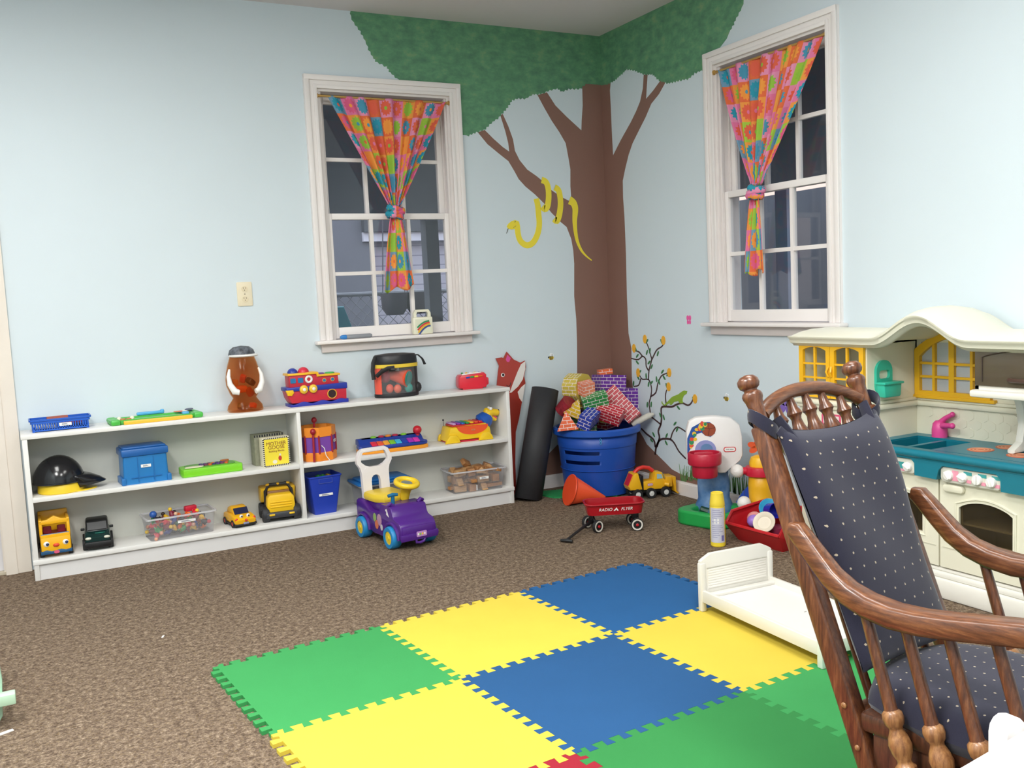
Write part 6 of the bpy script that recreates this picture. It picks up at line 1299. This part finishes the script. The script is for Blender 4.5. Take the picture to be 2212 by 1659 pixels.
ap = [(YI, .52), (YI, .462), (-2.40, .462), (-2.40, .500), (-2.415, .515), (-2.595, .515), (-2.61, .500), (-2.61, .455), (-2.705, .452), (-2.715, .490), (-2.73, .506), (-2.945, .506), (-2.96, .490), (-2.962, .448), (YR, .445), (YR, .52)]
b.prism(ap, CX0+.002, CX0+.03, 'yz'); b.obj('counter_apron', KT, k)
def ctl(y0, y1, z0, z1):
    b = B(); b.prism(rrect(abs(y1-y0), z1-z0, .018, 5, (y0+y1)/2, (z0+z1)/2), CX0+.012, CX0+.035, 'yz', bev=.004); return b.obj('control_panel', mat('D8D6C8', .4), k)
def knob(y, z, a):
    T = TR(CX0+.012, y, z, 0, 0, 0) @ Matrix.Rotation(R_(-90), 4, 'Y'); b = B(); b.lathe([(.0185, 0), (.018, .010), (.0165, .012), (.0, .012)], 22, T); b.box(-.016, .016, -.004, .004, .010, .020, .003, T @ Matrix.Rotation(R_(a), 4, 'Z')); return b.obj('control_knob', WHITE, k)
ctl(-2.405, -2.605, .455, .512); ctl(-2.715, -2.955, .446, .503)
knob(-2.575, .482, 60)
for y, a in ((-2.752, 35), (-2.810, 70), (-2.868, 0), (-2.922, 20)): knob(y, .474, a)
b = B(); b.box(CX0+.0105, CX0+.012, -2.555, -2.525, .470, .496, mi=1); b.box(CX0+.0105, CX0+.012, -2.558, -2.53, .462, .470, mi=0); b.box(CX0+.0105, CX0+.012, -2.79, -2.765, .456, .494, mi=0)
for y in (-2.828, -2.885, -2.938): b.box(CX0+.0105, CX0+.012, y-.016, y+.016, .484, .496, mi=1); b.box(CX0+.0105, CX0+.012, y-.014, y+.004, .456, .468, mi=0)
b.prism(rrect(.04, .034, .012, 4, -2.49, .484), CX0+.012, CX0+.0100, 'yz', mi=2); b.prism(ell(.01, .01, 12, -2.497, .482), CX0+.010, CX0+.0092, 'yz', mi=1); b.obj('control_print', [mat('E89AAE', .5), mat('3A9A9A', .5), WHITE], k, smooth=False)
for x, y in ((-.235, -2.765), (-.120, -2.800), (-.240, -2.925), (-.13, -2.99)):
    b = B(); b.prism(ell(.046, .046, 28, x, y), CT_, CT_+.0015); 
    for q in (.040, .028, .016): b.ring(ell(q, q, 28, x, y), ell(q-.004, q-.004, 28, x, y), CT_+.0015, CT_+.002, mi=1)
    b.obj('hotplate_print', [mat('C8623E', .5), mat('E0A882', .5)], k, smooth=False)
PK = mat('D8458E', .35); b = B(); b.lathe([(.030, 0), (.030, .03), (.026, .055), (.016, .066), (.0, .068)], 18, TR(-.085, -2.475, CT_)); b.tube([(-.085, -2.475, CT_+.045), (-.105, -2.515, CT_+.052), (-.118, -2.556, CT_+.056)], [.014, .011, .010], 10); b.tube([(-.085, -2.475, CT_+.055), (-.082, -2.500, CT_+.078), (-.080, -2.528, CT_+.094)], [.013, .010, .009], 10); b.ball((-.080, -2.530, CT_+.095), .011, 10); b.ball((-.118, -2.558, CT_+.056), .012, 10); b.obj('faucet', PK, k)
# base cabinet, doors, plinth
b = B(); b.box(XB-.01, XB, YR, YI, .10, .46); b.box(XF+.012, XB, YR, YI, .10, .116); b.box(XF+.012, XB, -2.70, -2.69, .116, .46); b.box(XF+.012, XB, YR, YR+.01, .116, .46); b.box(XF+.012, XF+.02, YR, -3.06, .116, .46); b.box(XF+.012, XB, YR, YI, .448, .455); b.obj('base_cabinet', KC_, k)
b = B(); b.box(XF-.030, XB, YR, YL+.004, 0, .075, .010); b.box(XF-.018, XB, YR, YL+.002, .075, .098, .008); b.box(XF-.008, XB, YR, YL, .098, .112, .006); b.obj('plinth', KW, k)
def arched_door(y0, y1, z0, z1, nm, gy0, gy1, gz0, gz1):
    b = B(); n = 13; out_ = [(y1, z0), (y0, z0)]+[(y0+(y1-y0)*i/(n-1), z1) for i in range(n)]
    ti = [(gy0+(gy1-gy0)*i/(n-1), gz1-.03+.03*math.sin(math.pi*i/(n-1))**.7) for i in range(n)]; in_ = [(gy1, gz0), (gy0, gz0)]+ti
    b.ring(out_, in_, XF-.012, XF+.012, 'yz'); o = b.obj(nm, KC_, k)
    b = B(); b.tube([(XF-.012, *p) for p in [(gy1-.012, gz0-.01), (gy0+.012, gz0-.01)]+[(p[0]+(.012 if i == 0 else -.012 if i == n-1 else 0), p[1]+.014) for i, p in enumerate(ti)]], .005, 6, True); b.obj('window_moulding', KC_, o)
    b = B(); b.prism(in_, XF-.002, XF+.004, 'yz'); b.obj('door_glass', SMOKE, o, smooth=False)
    b = B(); b.box(XF-.0135, XF-.012, y1+.01, y0-.01, z0+.075, z0+.079); b.obj('moulded_groove', mat('CFCBB6', .5), o, smooth=False); return o
arched_door(YI-.006, -2.690, .118, .452, 'sink_door', -2.42, -2.62, .235, .378)
o = arched_door(-2.697, -3.10, .118, .452, 'oven_door', -2.775, -2.985, .235, .385)
b = B(); b.prism(rrect(.085, .028, .012, 4, -2.762, .424), XF-.012, XF-.030, 'yz', bev=.006); b.obj('oven_handle', KC_, o)
b = B(); b.box(XF+.02, XB-.02, -3.0, -2.76, .285, .292); b.obj('oven_shelf', mat('B9B49A', .5), k)
b = B(); b.prism(rrect(.085, .028, .012, 4, -2.42, .165), XF-.012, XF-.028, 'yz', bev=.006); b.obj('sink_door_handle', KC_, k)

# ================================================================== DOLL BED
r = thing('doll_bed', 'white wooden doll bed standing on the yellow foam tile', 'doll bed', (-1.212, -2.330, .0124), -3.5); DW = mat('DFDCD4', .4, .02)
WB_ = .325; LB = .620
b = B(); b.prism([(0, .035), (0, .188), (.012, .196), (.045, .212), (WB_-.045, .212), (WB_-.012, .196), (WB_, .188), (WB_, .035)], -.009, .009, 'xz', bev=.003); b.obj('headboard', DW, r)
b = B(); b.box(.028, WB_-.028, -.0105, -.009, .082, .158)
for i in range(8): b.box(.030, WB_-.030, -.0118, -.0105, .084+i*.0092, .0915+i*.0092, .0012)
b.obj('beadboard_panel', mat('ECE8E0', .45), r)
b = B(); b.box(.026, WB_-.026, -.0112, -.009, .1575, .161)
for i in range(30): b.box(.028+i*.009, .0325+i*.009, -.0122, -.0105, .1578, .1605)
b.obj('panel_bead', mat('B9B5AA', .5), r, smooth=False)
for x in (.008, WB_-.008):
    b = B(); b.box(x-.011, x+.011, -.013, .011, 0, .18, .004); b.obj('leg', DW, r)
    b = B(); b.box(x-.012, x+.012, -LB-.012, -LB+.012, 0, .092, .004); b.obj('leg', mat('DDE3DA', .4), r)
    b = B(); b.box(x-.007, x+.007, -LB, 0, .036, .080, .002); b.obj('side_rail', DW, r)
b = B(); b.box(0, WB_, -LB-.007, -LB+.007, .036, .080, .002); b.obj('footboard', DW, r)
b = B(); b.box(.010, WB_-.010, -LB+.006, -.008, .050, .057); b.obj('bed_base', mat('E2DFDA', .4, .02), r)
b = B(); b.box(.012, WB_-.012, -.040, -.010, .057, .068, .002); b.obj('head_batten', DW, r)
b = B(); b.prism(ell(.008, .003, 12, .17, -.40), .057, .0574); b.prism(ell(.006, .002, 10, .20, -.33), .057, .0574); b.obj('paint_chips', mat('7A746A', .6), r, smooth=False)

# ================================================================== ROCKING CHAIR
OAK = m_wood('40241A', '673D25', '8A5A38', 'brown_oak', (26, 26, 3), .30); OAKL = m_wood('6A4228', '96683F', 'B58754', 'worn_light_oak', (26, 26, 3), .4)
OAKY = m_wood('452818', '6C4127', '8F5E3A', 'brown_oak_lengthwise', (26, 3, 26), .30); OAKX = m_wood('452818', '6C4127', '8F5E3A', 'brown_oak_crosswise', (3, 26, 26), .30)
NAVY = m_dots('navy_dotted_upholstery', '222231', '2F2F3F', 'A89C88', .040, .0285, .0024)
r = thing('rocking_chair', 'brown oak rocking chair with navy dotted cushions', 'rocking chair', (-1.749, -3.395, 0), 8.2138)
def bp(z): return -(.985-z)*.3766            # local y of the raked back plane at height z (chair faces -y)
XP = .192
def post_pt(s, z): return (s*XP, bp(z), z)
for s in (-1, 1):
    a0, a1 = Vector(post_pt(s, .10)), Vector(post_pt(s, .950)); M, l = along(a0, a1)
    b = B(); b.box(-.0185, .0185, -.021, .021, 0, l-.060, .007, M, seg=3); b.lathe([(.0170, l-.080), (.0175, l-.065), (.0175, l-.050), (.0175, l-.030), (.0175, l-.014), (.0195, l-.004), (.022, l+.002), (.0228, l+.009), (.020, l+.015), (.0145, l+.019), (.0150, l+.022), (.0215, l+.027), (.0245, l+.035), (.0235, l+.044), (.016, l+.052), (.004, l+.0555), (.0003, l+.0557)], 24, M); b.obj('back_post', OAK, r)
pts = [(-XP+.01, bp(.912), .912)]+[(x, bp(.918+.036*(1-(x/.185)**2))+.012*(1-(x/.185)**2), .912+.042*(1-abs(x/.185)**2.2)) for x in [-.172+.344*i/16 for i in range(17)]]+[(XP-.01, bp(.912), .912)]
b = B(); b.tube(pts, .0165, 12, up=(0, 1, .2)); b.obj('crest_rail', OAKX, r)
for i in range(5):
    x = -.118+.059*i; zt = .912+.042*(1-abs(x/.185)**2.2)-.010; p1 = (x, bp(zt)+.012*(1-(x/.185)**2), zt); p0 = (x, bp(.300)+.004, .300)
    b = B(); b.lat(p1, p0, [(.0085, 0), (.0090, .012), (.012, .040), (.0165, .052), (.0175, .060), (.0135, .068), (.0115, .078), (.0140, .100), (.0210, .125), (.0185, .150), (.012, .18), (.010, .22), (.0095, .6), (.010, 1)], 16); b.obj('back_spindle', OAK, r)
b = B(); b.box(-XP, XP, bp(.305)-.018, bp(.305)+.018, .285, .325, .006); b.obj('lower_back_rail', OAK, r)
def pillow(w_, h_, th, N, fn, p=5):
    """puffed cushion; fn maps (u, v, puff, side) to a point"""
    V = []; F = []; UV = []; uvs = []
    for side in (1, -1):
        for j in range(N+1):
            for i in range(N+1):
                u, v = -1+2*i/N, -1+2*j/N; e_ = (max(0, 1-abs(u)**p)*max(0, 1-abs(v)**p))**.36; V.append(fn(u, v, e_*th*side, side)); UV.append((u*w_/2, v*h_/2))
    c = (N+1)**2
    for sd in (0, 1):
        for j in range(N):
            for i in range(N):
                f = [sd*c+j*(N+1)+i, sd*c+j*(N+1)+i+1, sd*c+(j+1)*(N+1)+i+1, sd*c+(j+1)*(N+1)+i]; F.append(tuple(f)); uvs.append([UV[q] for q in f])
    return V, F, uvs
def bc(u, v, e_, side):
    zc = .642; hh = .250; q = u
    z = zc+v*hh; wv = .004*math.sin(q*3+v*4)
    if v > .4: z -= .022*max(0, 1-abs(u)**2.2)*((v-.4)/.6)**2
    x = u*(.163+.012*max(0, v)+.006*math.sin(v*2)); y = bp(z)-.030-e_*(1.0 if side > 0 else .5)+wv*(1 if side > 0 else 0)
    return (x, y, z)
V, F, uvs = pillow(.34, .48, .040, 40, bc, 6); b = B(); b.add(V, F, uvs=uvs); b.obj('back_cushion', NAVY, r, ang=70)
for s in (-1, 1):
    b = B(); zt = .896; rn = [(s*XP+.030*math.cos(a), bp(zt)+.030*math.sin(a)-.004, zt+.020*math.cos(a)*s+.010*math.sin(a)) for a in [2*math.pi*i/20 for i in range(20)]]; b.tube(rn, .015, 10, True, flat=1, fb=.18, up=(0, 0, 1)); 
    b.tube([(s*(XP-.032), bp(zt)-.016, zt+.012), (s*(XP-.042), bp(.865)-.030, .868), (s*(XP-.052), bp(.845)-.042, .835)], [.014, .017, .020], 8, flat=.3, up=(1, 0, 0)); b.tube([(s*(XP-.012), bp(zt)-.036, zt-.01), (s*(XP-.036), bp(.86)-.040, .856), (s*(XP-.050), bp(.845)-.042, .835)], [.012, .014, .016], 8, flat=.3, up=(0, 1, 0)); b.obj('cushion_strap', NAVY, r)
def scu(u, v, e_, side):
    x, y = u*math.sqrt(1-.36*v*v), v*math.sqrt(1-.36*u*u); return (x*.218, -.498-y*.278, .346+e_*(1 if side > 0 else .75)-.006*abs(u)**3)
V, F, uvs = pillow(.47, .54, .052, 36, scu, 6); b = B(); b.add(V, F, uvs=uvs); b.obj('seat_cushion', NAVY, r, ang=70)
b = B(); b.box(-.205, .205, -.735, -.275, .290, .330, .008); b.obj('seat_frame', m_wood('2E1A12', '4E2E1E', '6A4028', 'dark_oak', (26, 26, 3), .4), r)
ARM = [(.135, .690), (.152, .687), (.172, .668), (.200, .640), (.235, .607), (.275, .583), (.320, .569), (.375, .562), (.430, .564), (.490, .572), (.560, .584), (.620, .594), (.680, .600), (.715, .600), (.735, .592)]
for s in (-1, 1):
    b = B(); n = len(ARM); V = []; F = []; xo = s*.229
    for i, (f_, z) in enumerate(ARM):
        t0, t1 = Vector(ARM[max(i-1, 0)]), Vector(ARM[min(i+1, n-1)]); d = (t1-t0).normalized(); nn = Vector((-d.y, d.x)); 
        if nn.y < 0: nn = -nn
        q = i/(n-1); wd = .017+.013*min(1, max(0, (f_-.16)/.2)); th = .020+.003*math.sin(q*3)
        if i == 0 or i == n-1: wd *= .7; th *= .7
        for a in range(12):
            an = 2*math.pi*(a+.5)/12; cx = math.copysign(abs(math.cos(an))**.45, math.cos(an))*wd; cz = math.copysign(abs(math.sin(an))**.45, math.sin(an))*th
            V.append((xo+cx+s*.010*q, -(f_+nn.x*cz), z+nn.y*cz))
    for i in range(n-1):
        for a in range(12): F.append((i*12+a, i*12+(a+1) % 12, (i+1)*12+(a+1) % 12, (i+1)*12+a))
    F += [tuple(range(11, -1, -1)), tuple((n-1)*12+a for a in range(12))]
    b.add(V, F); ar = b.obj('armrest', OAKY, r, ang=50)
    for f_, z in ((.150, .700), (.180, .676)):
        b = B(); b.ball((xo, -f_-.006, z), .0065, 10, (1, 1, .6)); b.obj('wood_plug', m_wood('3A2014', '4E2E1E', '6A4028', 'plug_wood', (26, 26, 26), .3), ar)
    for f_ in (.305, .388, .474, .562):
        zt = .560+.0 if f_ < .5 else .572; tf = (zt-.10)*.295; p1 = (xo, -f_, zt); p0 = (xo*1.0, -(f_+tf), .100); L_ = math.hypot(zt-.1, tf)
        b = B(); b.lat(p1, p0, [(.0105, 0), (.0112, .06), (.0128, .40), (.0135, .415)], 14); st_ = b.obj('arm_spindle', OAK, r)
        b = B(); b.lat(p1, p0, [(.0130, .412), (.0190, .424), (.0205, .445), (.0185, .468), (.0135, .482), (.0130, .492), (.0190, .520), (.0225, .550), (.0200, .580), (.0135, .612), (.0140, .622), (.0200, .636), (.0205, .658), (.0150, .68), (.0140, .70), (.0145, 1)], 18); b.obj('turned_foot', OAKL, st_)
    b = B(); b.box(s*.229-.020, s*.229+.020, -.80, -.335, .080, .125, .008); b.obj('side_rail', OAKY, r)
    rk = [(-(.33+.55*i/24), .004+.05*((i-8)/16)**2) for i in range(25)]
    b = B(); b.prism([(y, z) for y, z in rk]+[(y, z+.045) for y, z in rk[::-1]], s*.229-.016, s*.229+.016, 'yz', bev=.004); b.obj('base_runner', OAK, r)
    for f_ in (.36, .72): b = B(); b.cyl((s*.229, -f_, .055), (s*.229, -f_, .10), .018, n=12); b.obj('runner_block', OAK, r)
    b = B()
    for z in (.335, .255, .195): b.ball((s*(XP+.0205), bp(z), z), .0065, 10, (.5, 1, 1))
    b.obj('post_plugs', OAKL, r)
b = B(); b.cyl((-.229, -.50, .118), (.229, -.50, .118), .014, n=12); b.cyl((-.20, -.34, .20), (.20, -.34, .20), .013, n=12); b.obj('stretcher', OAK, r)
b = B(); b.box(-.21, .21, -.60, -.555, .205, .245, .006); b.obj('seat_support', OAK, r)
for s in (-1, 1): b = B(); b.box(s*.18-.018, s*.18+.018, -.72, -.30, .13, .29, .004); b.obj('seat_side_panel', m_wood('2E1A12', '4E2E1E', '6A4028', 'dark_oak', (26, 26, 3), .4), r)

# ================================================================== NEAR FOREGROUND
TW = mat('F4F1F0', .4, .02); r = thing('white_table', 'white table corner in the near foreground at the lower right', 'table', (-2.629, -4.457, 0), 6.7)
b = B(); b.box(-.03, 1.0, -.66, 0, .725, .750, .004); b.obj('table_top', TW, r)
for x in (.05, .93):
    for y in (-.07, -.58): b = B(); b.box(x-.02, x+.02, y-.02, y+.02, 0, .725, .005); b.obj('leg', TW, r)
b = B(); b.box(.05, .93, -.08, -.06, .66, .725); b.obj('apron', TW, r)
r = thing('white_chair_back', 'white rounded chair back end rising behind the white table corner', 'chair', (-2.25, -4.36, 0), world=True)
b = B(); b.prism([(-2.508, .40), (-2.508, .732)]+[(-2.491+.017*math.cos(R_(a)), .732+.016*math.sin(R_(a))) for a in range(150, 29, -30)]+[(-2.474, .732), (-2.474, .40)], -4.425, -4.402, 'xz', bev=.004); b.obj('back_post', TW, r)
b = B(); b.box(-2.48, -2.16, -4.428, -4.412, .62, .70, .004); b.obj('back_rail', TW, r)
b = B(); b.prism([(-2.164, .40), (-2.164, .735), (-2.142, .754), (-2.120, .735), (-2.120, .40)], -4.432, -4.408, 'xz', bev=.004); b.obj('back_post', TW, r)
b = B(); b.box(-2.51, -2.12, -4.72, -4.408, .375, .40, .004); b.obj('seat', TW, r)
for x in (-2.49, -2.14):
    for y in (-4.425, -4.70): b = B(); b.box(x-.015, x+.015, y-.015, y+.015, 0, .375, .003); b.obj('leg', TW, r)
MG = mat('A9CDB4', .45)
r = thing('mint_rocker_seat', 'mint green toy seat cut off at the left edge of the carpet', 'toy seat', (-3.560, -1.880, 0), 0)
b = B(); b.prism([(-.20, 0), (.06, 0), (.078, .03), (.086, .14), (.080, .21), (.05, .25), (-.20, .26)], -.012, .012, 'xz', bev=.004); b.obj('side_panel', MG, r)
b = B(); b.box(-.02, .117, -.050, -.010, .072, .104, .003); b.obj('foot_rest', mat('B4D4B8', .45), r)
b = B(); b.box(-.20, .04, .012, .25, .12, .145, .005); b.obj('seat', MG, r)
b = B(); b.prism([(-.20, 0), (.06, 0), (.075, .03), (.072, .16), (.05, .22), (-.05, .26), (-.20, .26)], .25, .274, 'xz', bev=.004); b.obj('side_panel', MG, r)
# ceiling light housings above the lamps
for i, (x, y) in enumerate(FIX):
    r = thing('ceiling_light', ('ceiling light over the left side of the room', 'ceiling light over the camera end of the room', 'ceiling light in front of the right wall', 'ceiling light nearest the toy shelf')[i], 'ceiling light', (x, y, 2.744))
    b = B(); b.ring(rrect(.62, 1.24, .01, 2), rrect(.57, 1.18, .008, 2), 0, .022); b.box(-.3, .3, -.61, .61, .012, .0215); b.obj('housing', WHITE, r)
